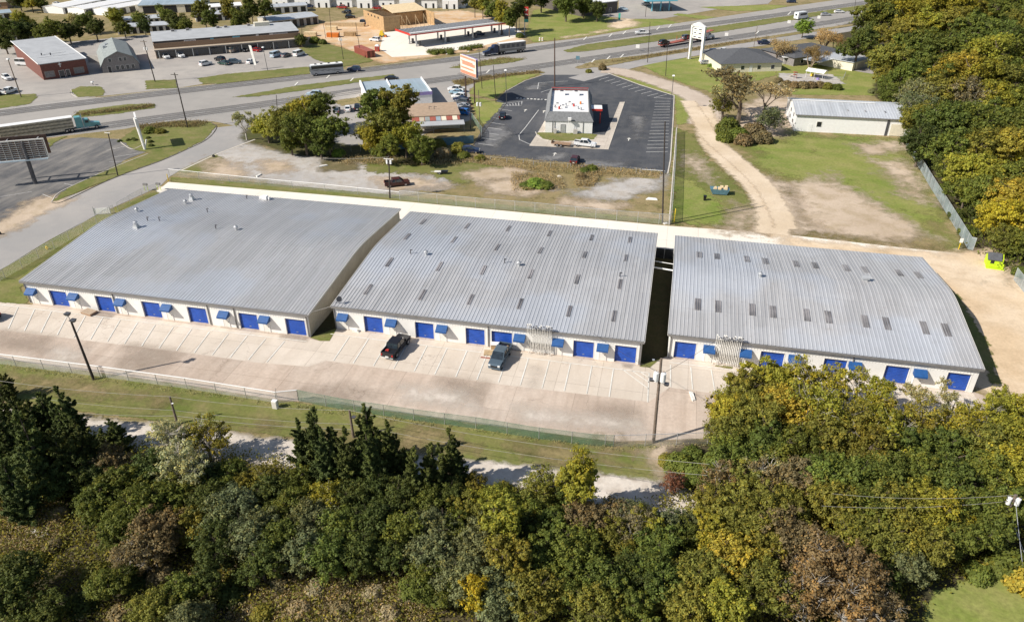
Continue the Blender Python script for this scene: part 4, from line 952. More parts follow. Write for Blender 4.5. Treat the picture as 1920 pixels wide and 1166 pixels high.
# children's lime playhouse
t = thing('playhouse', 'bright lime green playhouse with dark roof beside the sandy yard', 'playhouse', G(1848, 500), math.radians(-8))
w = MB(); walls(w, 2.5, 2.2, 1.7, .1, gable=2.4); w.box(-.1, 2.8, -.9, 0, .02, .25); w.build('wall', 'lime', t)
MB().prism([(-.2, 1.62), (1.1, 2.5), (2.4, 1.62), (2.4, 1.5), (1.1, 2.38), (-.2, 1.5)], -.1, 2.2, 'x').build('roof', 'shingle_dark', t)
MB().box(.5, 1.1, -.03, -.002, .8, 1.4).build('window', 'dark', t); MB().box(1.5, 2.0, -.03, -.002, .26, 1.5).build('door', 'lime', t)
MB().box(2.3, 2.5, -.9, -.8, 0, 1.3).box(-.1, 2.6, -.9, -.84, .8, .9).build('porch_rail', 'lime', t)
# ------------------------------------------------------------------ vehicles
flat('tyre', (.015, .015, .015), .9); flat('rim', (.4, .4, .41), .35, .6)
flat('lamp_white', (.8, .8, .78), .2); flat('lamp_red', (.45, .01, .01), .3)
CARCOL = dict(white=(.78, .78, .77), black=(.012, .012, .015), grey=(.12, .125, .135), silver=(.42, .43, .45), dark_teal=(.1, .14, .175), green=(.03, .07, .06), red=(.3, .02, .02), blue=(.01, .16, .5),
              navy=(.015, .03, .08), tan=(.38, .32, .26), rust=(.075, .022, .022), sky=(.3, .45, .55), teal_truck=(.13, .36, .38), brown=(.1, .05, .035), pale_blue=(.45, .55, .62))
for k, c in CARCOL.items(): flat('car_'+k, c, .28, .15 if k in ('silver', 'grey', 'dark_teal') else 0., var=.06, spec=.7)
def wheel(m_parent, x, y, r=.36, w=.24):
    m = MB(); m.tube((x, y-w/2, r), (x, y+w/2, r), r, n=14); t = m.build('wheel', 'tyre', m_parent)
    s = 1 if y > 0 else -1
    MB().tube((x, y+s*w/2, r), (x, y+s*(w/2+.02), r), r*.6, r*.5, 10).build('rim', 'rim', t)
    return t
def smooth_prism(m, poly, w): return m.prism(poly, 0, 0, 'y', w)
CARS = {}
# side outlines: x forward, z up; third value: half width
SHAPES = dict(
    sedan=dict(L=4.8, body=[(-2.35, .35, .82), (-2.4, .8, .84), (-2.25, .98, .82), (-1.5, 1.02, .88), (.95, 1.0, .88), (2.1, .86, .84), (2.38, .7, .78), (2.35, .32, .78)],
               cab=[(-1.9, .98, .8), (-1.1, 1.42, .62), (.2, 1.44, .62), (1.25, .98, .78)], wx=(-1.45, 1.45), r=.34),
    suv=dict(L=4.8, body=[(-2.35, .4, .88), (-2.4, .95, .9), (-2.3, 1.12, .9), (1.05, 1.12, .92), (2.1, 1.02, .88), (2.38, .8, .84), (2.35, .38, .84)],
             cab=[(-2.28, 1.1, .86), (-1.85, 1.7, .72), (.15, 1.74, .72), (1.2, 1.1, .84)], wx=(-1.45, 1.45), r=.38),
    van=dict(L=5.4, body=[(-2.7, .4, .95), (-2.75, 1.0, .97), (-2.72, 1.3, .97), (1.5, 1.25, .97), (2.5, 1.05, .9), (2.7, .8, .86), (2.65, .38, .86)],
             cab=[(-2.7, 1.28, .95), (-2.55, 2.1, .84), (1.0, 2.12, .84), (1.9, 1.2, .88)], wx=(-1.7, 1.75), r=.36),
    pickup=dict(L=5.8, body=[(-2.85, .55, .95), (-2.9, .95, .97), (-2.88, 1.08, .97), (1.2, 1.12, .97), (2.6, 1.06, .92), (2.88, .9, .88), (2.85, .5, .88)],
                cab=[(-1.3, 1.1, .92), (-1.1, 1.8, .8), (.6, 1.84, .8), (1.5, 1.1, .9)], wx=(-1.75, 1.85), r=.42))
def make_car(kind, col):
    S_ = SHAPES[kind]; mt = 'car_'+col
    t = thing('pickup_truck' if kind == 'pickup' else {'sedan': 'parked_car', 'suv': 'parked_car', 'van': 'van'}[kind], None, {'pickup': 'pickup truck', 'van': 'van'}.get(kind, 'car'))
    b = S_['body']; m = MB()
    smooth_prism(m, [(x, z) for x, z, w in b], [w for x, z, w in b])
    m.prism([(x, z-.16) for x, z, w in b[:1]]+[(x, max(z-.16, .22)) for x, z, w in b[-1:]]+[(b[-1][0]-.1, .5), (b[0][0]+.1, .5)], 0, 0, 'y', [b[0][2]-.08]*4)
    for x in S_['wx']: m.prism([(x-.5, .45), (x-.36, .8), (x+.36, .8), (x+.5, .45)], 0, 0, 'y', [b[3][2]+.035]*4)
    bo = m.build('body', mt, t)
    c = S_['cab']; x0, x3 = c[0][0], c[3][0]
    g = MB(); g.prism([(x, z) for x, z, w in c], 0, 0, 'y', [w for x, z, w in c]); g.build('windows', 'glass', t)
    r = MB(); (xa, za, wa), (xb, zb, wb) = c[1], c[2]
    r.prism([(xa-.04, za+.02), (xb+.02, zb+.02), (xb-.06, zb+.07), (xa+.08, za+.07)], 0, 0, 'y', [wa+.03, wb+.03, wb-.08, wa-.08])
    for (p, q) in ((c[0], c[1]), (c[3], c[2])):
        for s in (-1, 1): r.tube((p[0], s*(p[2]+.01), p[1]), (q[0], s*(q[2]+.01), q[1]+.03), .05, n=5)
    for s in (-1, 1):
        xm = (xa+xb)/2-.1; r.tube((xm, s*(c[0][2]+.01), c[0][1]), (xm, s*(wa+.02), za+.03), .05, n=5)
    r.build('roof', mt, t)
    if kind == 'pickup':
        bd = MB(); bd.box(-2.78, -1.4, -.8, .8, 1.09, 1.12); bd.build('bed_floor', 'black', t)
        MB().box(-2.86, -2.78, -.95, .95, 1.08, 1.3).box(-2.78, -1.4, -.97, -.84, 1.08, 1.3).box(-2.78, -1.4, .84, .97, 1.08, 1.3).build('bed_rail', mt, t)
    for x in S_['wx']:
        for s in (-1, 1): wheel(t, x, s*(b[3][2]-.1), S_['r'])
    xf, zf, wf = b[-2]; xr, zr_, wr = b[1]
    for s in (-1, 1):
        MB().box(xf-.1, xf+.03, s*wf*.78-.16, s*wf*.78+.16, zf-.1, zf+.08).build('headlight', 'lamp_white', t)
        MB().box(xr-.03, xr+.08, s*wr*.84-.1, s*wr*.84+.1, zr_-.15, zr_+.12).build('taillight', 'lamp_red', t)
        MB().box(c[3][0]-.45, c[3][0]-.25, s*(c[3][2]+.06)-.1, s*(c[3][2]+.06)+.1, c[3][1]+.02, c[3][1]+.2).build('mirror', mt, t)
    MB().box(xf-.02, xf+.05, -wf*.5, wf*.5, zf-.3, zf-.02).build('grille', 'dark', t)
    MB().box(xr-.05, xr, -.25, .25, zr_-.35, zr_-.2).build('number_plate', 'sign_white', t)
    return t
def car(kind, col, rear, front, label, group=None, scale=1., name=None):
    """rear, front: ground pixels of the two ends"""
    a, b = G(*rear), G(*front); d = b-a; key = (kind, col)
    if key not in CARS:
        t = make_car(kind, col); CARS[key] = (t, snapshot(t))
    else:
        s, sn = CARS[key]; t = dup(s, sn)
    t.location = (a+b)/2+Vector((0, 0, .1)); t.rotation_euler = (0, 0, math.atan2(d.y, d.x)); t.scale = (scale,)*3
    tag(t, label, {'pickup': 'pickup truck', 'van': 'van'}.get(kind, 'car'))
    if group: t['group'] = group
    elif 'group' in t: del t['group']
    if name: t.name = name
    return t
def at(x, y, ang, L=4.8):
    g = G(x, y); a = math.radians(ang); v = Vector((math.cos(a), math.sin(a), 0))*L/2
    return PX(g-v), PX(g+v)
def carat(kind, col, x, y, ang, label, group=None, scale=1., name=None): return car(kind, col, *at(x, y, ang), label, group, scale, name)

# the two trucks on the warehouse lot
bt = carat('pickup', 'black', 744, 657, 83, 'black pickup parked nose towards the middle warehouse doors', scale=1.06)
q = MB(); q.box(-2.3, -2.05, .1, .45, 1.14, 1.4); q.box(-2.35, -2.1, .46, .6, 1.14, 1.3)
cg = q.build('tool_box', 'red'); tag(cg, 'red tool box lying in the bed of the black pickup', 'tool box'); cg.matrix_world = Matrix.Translation(bt.location) @ Matrix.Rotation(bt.rotation_euler.z, 4, 'Z')
car('pickup', 'dark_teal', PX(G(938, 676)+Vector((.25, 2.9, 0))), PX(G(938, 676)-Vector((.25, 2.9, 0))), 'dark teal pickup loaded with junk, tail towards the middle warehouse', scale=1.03)
P0 = G(938, 676)
for dx, dy, r, mt, lb in ((-.1, 1.6, .42, 'black', 'black rubbish bag heaped in the teal pickup bed'), (.75, 1.7, .3, 'plywood', 'tan sack at the rail of the teal pickup bed')):
    m = MB(); m.tube((0, 0, 0), (0, 0, r*.6), r*.9, r, 9).tube((0, 0, r*.6), (0, 0, r*1.3), r, r*.3, 9)
    tag(m.build('rubbish_bag', mt, smooth=True), lb, 'bag').location = (P0.x+dx, P0.y+dy, 1.28)
t = thing('wooden_pallet', 'tan wooden pallet propped beside the loaded teal pickup', 'pallet', (P0.x-1.9, P0.y+1.4, .1), .15)
m = MB()
for i in range(7): m.box(-.9, .9, -.6+i*.2, -.46+i*.2, .1, .14)
m.build('deck_boards', 'lumber', t); MB().box(-.9, -.8, -.6, .74, 0, .1).box(-.05, .05, -.6, .74, 0, .1).box(.8, .9, -.6, .74, 0, .1).build('stringers', 'lumber', t)
t = thing('cabinet', 'white topped cabinet standing on the slab beside the loaded pickup', 'cabinet', (P0.x-1.5, P0.y+2.9, .1), .1)
MB().box(-.55, .55, -.35, .35, 0, .8).build('body', 'plywood', t); MB().box(-.65, .65, -.45, .45, .8, .92).build('top', 'white', t)
t = thing('plank', 'reddish plank lying on the slab near the loaded pickup', 'plank', (P0.x-2.3, P0.y+.1, .1)); MB().box(-.7, .7, -.1, .1, 0, .08).build('board', 'container_red', t)
carat('pickup', 'rust', 745, 349, 28, 'rusty dark red pickup with grey tailgate parked on the rough gravel lot')
carat('pickup', 'white', 1097, 275, -5, 'white pickup towing a rusty flat trailer behind the restaurant')
g0 = G(1053, 274)
t = thing('utility_trailer', 'rusty brown flat trailer hitched to the white pickup', 'trailer', g0+Vector((0, 0, .06)), math.radians(-5))
MB().box(-2.6, 2.4, -1, 1, .6, .75).box(-2.6, -2.5, -1, 1, .75, 1.3).box(-2.6, 2.4, -1, -.95, 1.0, 1.06).box(-2.6, 2.4, .95, 1, 1.0, 1.06).build('deck', 'brick_brown', t)
MB().tube((2.4, -.6, .6), (4, 0, .55), .06).tube((2.4, .6, .6), (4, 0, .55), .06).build('drawbar', 'steel_dark', t)
for x in (-.9, .1):
    for s in (-1, 1): wheel(t, x, s*1.1, .36)
carat('suv', 'black', 942, 222, 100, 'black car with an open red door in the restaurant car park')
carat('suv', 'rust', 1078, 305, 88, 'dark red car half hidden by the weeds along the restaurant fence')
carat('suv', 'navy', 882, 287, 10, 'dark car with a white sheet over its tail in the brush corner')
# used car row
rowg = 'cars for sale beside the tan shop'
for c, k, x, y, lb in (('white', 'pickup', 856, 172, 'white pickup at the highway end of the sale row'), ('sky', 'sedan', 856, 177, 'pale blue car behind the white pickup of the sale row'), ('white', 'suv', 861, 185, 'white tall car in the middle of the sale row'),
                       ('navy', 'sedan', 864, 190, 'dark navy sedan next to the white tall car in the sale row'), ('grey', 'suv', 866, 196, 'dark grey car near the billboard legs in the sale row'), ('silver', 'sedan', 868, 203, 'silver sedan third from the tan shop in the sale row'),
                       ('black', 'sedan', 870, 209, 'black car second from the tan shop in the sale row'), ('blue', 'suv', 866, 215, 'bright blue car nearest the tan shop roof')):
    carat(k, c, x, y, 170, lb, rowg)
for c, k, x, y, lb in (('grey', 'sedan', 632, 211, 'dark grey sedan at the tree end of the short dealer row'), ('white', 'sedan', 653, 208, 'white sedan between two dark cars of the short dealer row'), ('black', 'suv', 671, 206, 'black car beside the white sedan at the dealer'), ('silver', 'suv', 689, 203, 'silver car partly behind the big green tree at the dealer')):
    carat(k, c, x, y, 108, lb, 'cars at the pale-roofed dealer')
# strip mall
mg = 'cars in front of the strip mall'
for k, c, x, y, an, lb in (('suv', 'white', 311, 110, -35, 'white car nearest the brown end of the strip mall'), ('suv', 'white', 338, 108, -30, 'white hatchback second from the strip mall corner'), ('suv', 'white', 366, 102, -35, 'white car with roof rack close under the mall canopy'),
                           ('suv', 'white', 386, 123, 70, 'white car alone in the open middle of the mall car park'), ('suv', 'black', 413, 115, 160, 'black car of the dark trio in the mall car park, farthest back'), ('sedan', 'green', 420, 122, 165, 'very dark green car, front of the dark trio'),
                           ('suv', 'dark_teal', 441, 120, 20, 'dark teal car, right end of the dark trio'), ('sedan', 'white', 471, 119, 90, 'white hatchback beside the white feather flag'), ('van', 'tan', 427, 99, 165, 'tan minivan parked by the mall walkway'),
                           ('sedan', 'black', 455, 97, -30, 'black car between the tan minivan and the red car'), ('sedan', 'red', 470, 95, -20, 'bright red car by the mall walkway'), ('sedan', 'red', 480, 97, 160, 'dark red car tail behind the feather flag'),
                           ('sedan', 'black', 505, 91, -35, 'black and white car at the far end of the mall'), ('suv', 'grey', 521, 89, -35, 'grey car last in line below the mall canopy'), ('van', 'pale_blue', 518, 107, 80, 'pale blue minivan near the mall exit'),
                           ('sedan', 'grey', 537, 107, 80, 'dark grey car between two pale vans'), ('van', 'white', 561, 105, 80, 'white van with dark windows nearest the grassy bank'), ('sedan', 'silver', 428, 90, 0, 'silver car under the mall canopy'), ('sedan', 'grey', 445, 88, 0, 'dark grey car under the mall canopy')):
    carat(k, c, x, y, an, lb, mg)
carat('van', 'white', 47, 123, 5, 'white passenger van beside the brick hall', scale=1.1)
carat('suv', 'white', 14, 150, -30, 'white car on the pale dirt left of the brick hall')
carat('pickup', 'white', 19, 175, 95, 'white pickup beside the grass verge at the edge of the frame')
carat('suv', 'grey', -2, 178, 95, 'grey car cut by the edge beside the white pickup')
# on the highway
carat('suv', 'navy', 664, 134, 190, 'dark blue car towed behind the striped motorhome')
carat('sedan', 'black', 735, 151, 8, 'black sedan driving past the pale-roofed dealer')
carat('suv', 'pale_blue', 589, 181, 190, 'pale blue car waiting above the green trees on the highway')
carat('pickup', 'white', 1203, 65, 194, 'white service pickup on the far lanes by the blue canopy')
carat('sedan', 'silver', 1548, 30, 16, 'silver car following the white shuttle bus')
carat('sedan', 'white', 1573, 25, 16, 'white car ahead of the silver one near the tall oak')
carat('suv', 'navy', 1483, 6, 190, 'dark blue car at the top junction')
carat('sedan', 'pale_blue', 1168, 20, 0, 'pale blue sedan beside the dark flat building')
carat('suv', 'silver', 1210, 11, 180, 'silver car at the turquoise fuel pumps')
for k, c, x, y, an, lb in (('sedan', 'white', 1326, 107, 10, 'white sedan next to the sign pylon legs'), ('suv', 'navy', 1340, 101, 15, 'dark blue car between two white ones behind the cream house'), ('sedan', 'white', 1358, 98, 30, 'white car farthest from the pylon behind the cream house'),
                           ('sedan', 'silver', 1325, 121, 15, 'silver sedan in front of the cream house'), ('pickup', 'navy', 1433, 84, 10, 'dark pickup on the verge beyond the cream house roof')):
    carat(k, c, x, y, an, lb)
carat('suv', 'white', 703, 78, 165, 'white car parked on the building site')
carat('pickup', 'red', 642, 17, 170, 'red and black pickup by the white storage building')
carat('sedan', 'red', 707, 18, 175, 'dark red car by the stepped storage building')
carat('suv', 'black', 650, 26, 170, 'black car on the grass edge behind the building site')
carat('suv', 'black', 657, 35, 20, 'black car nearer the site, behind the lumber')
carat('van', 'navy', 687, 47, 5, 'dark blue van beside the plywood shell')
carat('pickup', 'navy', 897, 68, 175, 'dark pickup under the filling station canopy')
carat('sedan', 'white', 525, 12, 80, 'white car among the storage buildings')
carat('sedan', 'white', 108, 10, 0, 'white car by the storage rows near the leafy street')
carat('suv', 'navy', 580, 15, 10, 'dark car in front of the white storage doors')
carat('suv', 'black', -25, 598, 175, 'black car cut off by the edge, on the stalls of the long warehouse')

def box_on(t, name, mat, *a): return MB().box(*a).build(name, mat, t)
def trailer_wheels(t, xs, y=1.15, r=.5):
    for x in xs:
        for s in (-1, 1): wheel(t, x, s*y, r, .5)
def place(name, label, cat, rear, front, L):
    a, b = G(*rear), G(*front); d = (b-a); t = thing(name, label, cat, (a+b)/2+Vector((0, 0, .1)), math.atan2(d.y, d.x)); t.scale = (d.length/L,)*3 if abs(d.length/L-1) < .25 else (1,)*3
    return t
def cab(t, x, col, sleeper=True, stacks=True):
    """conventional tractor, nose at x, facing +x"""
    c = 'car_'+col
    MB().prism([(x-2.4, .75), (x-.15, .75), (x, 1.1), (x-.1, 1.55), (x-2.4, 1.95)], 0, 0, 'y', [1.0, .85, .8, .8, .95]).build('bonnet', c, t)
    MB().prism([(x-4.1, .8), (x-2.3, .8), (x-2.3, 2.0), (x-2.75, 2.85), (x-4.1, 2.95)], 0, 0, 'y', [1.05, 1.05, 1.05, .95, .95]).build('cab', c, t)
    MB().prism([(x-2.26, 2.0), (x-2.71, 2.8), (x-2.75, 2.75), (x-2.32, 1.98)], 0, 0, 'y', [.92, .85, .85, .92]).box(x-3.6, x-2.75, -1.08, -1.04, 1.95, 2.6).box(x-3.6, x-2.75, 1.04, 1.08, 1.95, 2.6).build('windows', 'glass', t)
    if sleeper: MB().prism([(x-6, .9), (x-4.12, .9), (x-4.12, 3.4), (x-4.6, 3.7), (x-6, 3.7)], 0, 0, 'y', [1.15]*3+[1.0]*2).build('sleeper', c, t)
    box_on(t, 'chassis', 'steel_dark', x-9.2, x-.2, -.45, .45, .55, .85)
    box_on(t, 'bumper', 'galv', x-.05, x+.12, -1.1, 1.1, .4, .8)
    for s in (-1, 1):
        MB().tube((x-5, s*.85, .65), (x-3, s*.85, .65), .32, n=10).build('fuel_tank', 'galv', t)
        if stacks: MB().tube((x-4.15, s*1.2, .9), (x-4.15, s*1.2, 4.0), .09, n=6).build('exhaust_stack', 'galv', t)
        MB().box(x-.1, x+.02, s*.7-.14, s*.7+.14, 1.0, 1.25).build('headlight', 'lamp_white', t)
    for xx in (x-1.1, x-7.2, x-8.5):
        for s in (-1, 1): wheel(t, xx, s*1.05, .5, .35 if xx > x-2 else .6)
# livestock semi
a, b = G(-15, 268), G(190, 239); d = b-a; u = d.normalized()
t = thing('livestock_truck', 'long livestock trailer with slatted grey sides pulled by a turquoise tractor', 'truck', b-u*11.5+Vector((0, 0, .1)), math.atan2(d.y, d.x))
cab(t, 11.5, 'teal_truck')
flat('slatted', (.5, .46, .38), .55, .3, var=.2)
m = MB(); m.box(-12.5, 5, -1.25, 1.25, 1.1, 3.9); m.box(-8.5, 2.6, -1.25, 1.25, .55, 1.1)
for r_ in range(3):
    for i in range(58):
        x = -12.3+i*.295; z = 1.35+r_*.85
        if r_ == 1 and i % 17 == 0: continue
        for s in (-1, 1): m.box(x, x+.12, s*1.27-.02, s*1.27+.02, z, z+.55)
tr = m.build('trailer', 'slatted', t)
m = MB()
for r_ in range(3):
    for i in range(58):
        x = -12.3+i*.295+.12; z = 1.4+r_*.85
        for s in (-1, 1): m.box(x+.01, x+.16, s*1.26-.008, s*1.26+.008, z, z+.42)
m.build('ventilation_slots', 'dark', tr)
box_on(t, 'trailer_roof', 'white', -12.6, 5.1, -1.28, 1.28, 3.9, 3.98)
for z in (2.25, 1.15): MB().box(-12.5, 5, -1.31, -1.27, z-.05, z).box(-12.5, 5, 1.27, 1.31, z-.05, z).build('side_rail', 'galv', tr)
trailer_wheels(t, (-11.2, -9.9))
# dark semi
a, b = G(992, 96), G(906, 106); d = b-a; u = d.normalized()
t = thing('delivery_truck', 'dark blue tractor with long grey trailer on the far lanes by the filling station', 'truck', b-u*9+Vector((0, 0, .1)), math.atan2(d.y, d.x))
cab(t, 9, 'navy', stacks=False); MB().prism([(3, 3.6), (5.0, 2.9), (5.0, 2.8), (3, 2.8)], -1.0, 1.0, 'y').build('wind_deflector', 'car_navy', t)
q = MB().box(-9, 2.4, -1.27, 1.27, 1.1, 4.0).build('trailer', 'gutter_grey', t); MB().box(-9, 2.4, -1.27, 1.27, 4.0, 4.06).build('trailer_roof', 'white', t)
for i in range(5): MB().box(-8.2+i*2.1, -7+i*2.1, -1.3, -1.272, 2.3, 3.4).box(-8.2+i*2.1, -7+i*2.1, 1.272, 1.3, 2.3, 3.4).build('side_panel', 'steel_dark', q)
MB().box(-9, 2.4, -1.3, -1.27, 1.9, 2.05).box(-9, 2.4, 1.27, 1.3, 1.9, 2.05).box(-5, 0, -1.2, 1.2, .5, 1.1).build('side_skirt', 'galv', t)
trailer_wheels(t, (-8, -6.7))
# motorhome
a, b = G(645, 137), G(581, 143); d = b-a
t = thing('motorhome', 'large motorhome with swirled grey and black sides and white roof on the far lanes', 'motorhome', (a+b)/2+Vector((0, 0, .1)), math.atan2(d.y, d.x))
MB().prism([(-5.7, .5), (5.5, .5), (5.75, 1.2), (5.6, 3.2), (5.2, 3.5), (-5.7, 3.5)], -1.25, 1.25, 'y').build('body', 'car_silver', t)
box_on(t, 'roof', 'white', -5.7, 5.2, -1.22, 1.22, 3.5, 3.58)
m = MB()
for s in (-1, 1): m.box(-5.6, 5.3, s*1.262-.012, s*1.262+.012, 2.3, 3.25)
m.build('dark_window_band', 'car_black', t)
m = MB()
for s in (-1, 1):
    for i in range(5): m.add([(-5+i*2, s*1.275, 1.0+i*.12), (-2.6+i*2, s*1.275, 1.6+i*.12), (-2.2+i*2, s*1.275, 1.85+i*.12), (-4.6+i*2, s*1.275, 1.35+i*.12)], [(0, 1, 2, 3)])
m.build('swirl_graphics', 'car_grey', t, fix=False)
MB().prism([(5.62, 1.6), (5.8, 1.3), (5.66, 3.1), (5.58, 3.1)], -1.15, 1.15, 'y').build('windscreen', 'glass', t)
for x in (-3.8, -1, 1.6, 3.6): box_on(t, 'roof_unit', 'steel_dark', x-.35, x+.35, -.3, .3, 3.58, 3.85)
trailer_wheels(t, (-3.6, 3.9), 1.1, .48)
# car transporter
a, b = G(1237, 90), G(1336, 73); d = b-a
t = thing('car_transporter', 'red car transporter carrying two dark cars behind the sign pylon', 'truck', (a+b)/2+Vector((0, 0, .1)), math.atan2(d.y, d.x)); Lh = d.length/2
cab(t, Lh, 'white', sleeper=False)
MB().box(-Lh, Lh-5, -1.25, -1.05, .9, 1.2).box(-Lh, Lh-5, 1.05, 1.25, .9, 1.2).prism([(-Lh, 1.0), (-2, 1.5), (4, 2.6), (Lh-1, 3.6), (Lh-1, 3.45), (4, 2.45), (-2, 1.3), (-Lh, .8)], -1.2, 1.2, 'y').build('deck', 'container_red', t)
for x in (-5, -1, 3, 6): MB().tube((x, -1.15, 1), (x, -1.15, 3.2), .08).tube((x, 1.15, 1), (x, 1.15, 3.2), .08).build('upright', 'red', t)
trailer_wheels(t, (-Lh+2, -Lh+3.3))
for x, kd, cl, lb in ((-Lh+2.2, 'suv', 'black', 'black car on the tail of the red transporter'), (-.5, 'suv', 'grey', 'dark grey car in the middle of the red transporter deck')):
    c = carat(kd, cl, 1290, 80, 0, lb); u = d.normalized(); c.location = (a+b)/2+u*x+Vector((0, 0, 1.25 if x < -3 else 1.75)); c.rotation_euler = (0, 0, math.atan2(d.y, d.x))
# shuttle bus
a, b = G(1485, 39), G(1518, 34); d = b-a
t = thing('shuttle_bus', 'white shuttle bus with dark windows on the near lanes', 'bus', (a+b)/2+Vector((0, 0, .1)), math.atan2(d.y, d.x))
MB().prism([(-4, .5), (2.6, .5), (2.7, 3.1), (2.3, 3.3), (-4, 3.3)], -1.2, 1.2, 'y').build('body', 'car_white', t)
MB().prism([(2.6, .5), (3.9, .6), (3.95, 1.3), (2.65, 1.6)], -1, 1, 'y').build('bonnet', 'car_white', t)
MB().box(-2.6, 2.2, -1.24, -1.2, 1.8, 2.7).box(-2.6, 2.2, 1.2, 1.24, 1.8, 2.7).box(-4.04, -4, -.5, .5, 1.8, 2.6).prism([(2.72, 1.7), (2.76, 2.9), (2.7, 2.9), (2.68, 1.7)], -1, 1, 'y').build('windows', 'glass', t)
trailer_wheels(t, (-2.6, 2.9), 1.0, .42)
# ------------------------------------------------------------------ poles, lamps, signs
def pole(base, top, label, name='utility_pole', r=.16, mat='wood_pole', arms=(), lean=True, extra=None, cat='pole'):
    b = G(*base); h = HT(base, top)
    tp = b+Vector((0, 0, h))
    if lean:                                     # lean of the real pole, kept small
        for _ in range(4):
            px = PX(tp); k = (tp-CAM).dot(_F)/FPX; dx = (top[0]-px[0])*k; tp += _R*dx
        off = tp-b; off.z = 0; mx = h*.16
        if off.length > mx: off *= mx/off.length
        tp = b+off+Vector((0, 0, h))
    t = thing(name, label, cat, b)
    v = tp-b; MB().tube((0, 0, -.05), v, r*1.15, r*.8, 10).build('pole', mat, t)
    for k, (z, ln, mt) in enumerate(arms):
        p = v*z; MB().box(p.x-ln/2, p.x+ln/2, p.y-.28, p.y-.16, p.z-.07, p.z+.07).build('crossarm', mt, t)
        m = MB()
        for s in (-.45, -.15, .15, .45): m.tube((p.x+s*ln, p.y-.22, p.z+.07), (p.x+s*ln, p.y-.22, p.z+.24), .045, n=5)
        m.build('insulators', 'trim_white', t)
    if extra: extra(t, v)
    return t, tp
def ex_trans(z=.82, n=1, s=1.):
    def f(t, v):
        for k in range(n):
            p = v*z; x = p.x+(.42+.0*k)*(1 if k % 2 == 0 else -1)
            c = MB().tube((x, p.y-.1, p.z-.5*s), (x, p.y-.1, p.z+.45*s), .27*s, n=12).tube((x, p.y-.1, p.z+.45*s), (x, p.y-.1, p.z+.55*s), .24*s, .08, 12).build('transformer', 'white', t)
            MB().tube((x, p.y-.1, p.z+.55*s), (x, p.y-.1, p.z+.75*s), .04, n=5).build('bushing', 'brick_brown', c)
    return f
def ex_flood(z=1., offs=((-.1, .9), (.7, .35)), sz=.34, mat='steel_dark'):
    def f(t, v):
        for dx, dz in offs:
            p = v*z+Vector((dx, -.2, dz)); MB().tube(v*z, p, .04, n=5).build('bracket', 'steel_dark', t)
            MB().hexa([(p.x-sz*.7, p.y-sz*.5, p.z), (p.x+sz*.7, p.y-sz*.5, p.z), (p.x+sz*.7, p.y+sz*.5, p.z), (p.x-sz*.7, p.y+sz*.5, p.z)],
                      [(p.x-sz, p.y-sz, p.z+sz), (p.x+sz, p.y-sz, p.z+sz), (p.x+sz, p.y+sz, p.z+sz), (p.x-sz, p.y+sz, p.z+sz)]).build('floodlight', mat, t)
    return f
def ex_arm(ln=1.6, mt='galv'):
    def f(t, v):
        MB().tube(v, v+Vector((-ln, 0, .25)), .05, n=5).build('lamp_arm', mt, t); MB().hexa(*[[(v.x-ln+a, v.y+b, v.z+c) for a, b in ((-.5, -.16), (.1, -.16), (.1, .16), (-.5, .16))] for c in (.15, .32)]).build('lamp_head', 'lamp_white', t)
    return f
def multi(*fs):
    def f(t, v):
        for g_ in fs: g_(t, v)
    return f
def ex_head(t, v): MB().hexa(*[[(v.x+a*s, v.y+b*s, v.z+c) for a, b in ((-.5, -.5), (.5, -.5), (.5, .5), (-.5, .5))] for c, s in ((0, .8), (.3, .6))]).build('lamp_head', 'lamp_white', t)
def ex_rungs(t, v):
    m = MB()
    for i in range(14): p = v*(.15+i*.055); m.box(p.x+.12*(1 if i % 2 else -1)-.09, p.x+.12*(1 if i % 2 else -1)+.09, p.y-.03, p.y+.03, p.z, p.z+.05)
    m.build('climbing_steps', 'steel_dark', t)
PT = {}
PT['flood'] = pole((176, 712), (134, 604), 'leaning black pole with two floodlights behind the long warehouse lot fence', r=.17, mat='wood_dark', extra=ex_flood(offs=((0, 1.2), (.55, .25)), sz=.36))
PT['g1'] = pole((333, 795), (318, 743), 'short weathered pole in the grass verge with a small white insulator', r=.15, arms=(), extra=ex_flood(.78, ((.3, 0),), .12, 'white'))
PT['g2'] = pole((663, 820), (655, 769), 'weathered pole rising through the cedars with a lamp on its side', r=.17, extra=ex_flood(.75, ((.55, .1),), .24))
PT['tall'] = pole((1225, 830), (1240, 672), 'tall pole with white transformers and floodlights in front of the shaded gap', r=.19, extra=multi(ex_trans(.8, 2, 1.25), ex_flood(.74, ((-.9, .1), (.9, -.3)), .3, 'steel_dark'), ex_rungs, ex_flood(.97, ((-.9, .1),), .14, 'galv')))
PT['right'] = pole((1860, 1010), (1905, 928), 'leaning pole with a transformer among the trees by the lower lawn', r=.2, extra=multi(ex_trans(.88, 2, .9)))
PT['junc'] = pole((352, 240), (327, 137), 'tall dark pole on the grassy corner where the side road meets the highway', r=.16, mat='wood_dark', arms=((.97, 2.2, 'wood_dark'),), extra=ex_flood(.55, ((.3, 0),), .15))
pole((221, 330), (202, 247), 'black pole with a tiny crossarm on the kerbed grass strip', r=.13, mat='wood_dark', arms=((.98, 1.4, 'trim_white'),))
pole((291, 154), (269, 76), 'utility pole with transformers in front of the barn-roofed house', r=.16, mat='wood_dark', arms=((.97, 2.4, 'wood_pole'),), extra=ex_trans(.8, 2, .9))
pole((40, 183), (15, 112), 'pale pole with a white cap left of the brick hall', r=.16, extra=ex_head)
pole((1040, 163), (1040, 72), 'plain brown pole rising from the car park bed behind the restaurant', r=.2, mat='brown_panel')
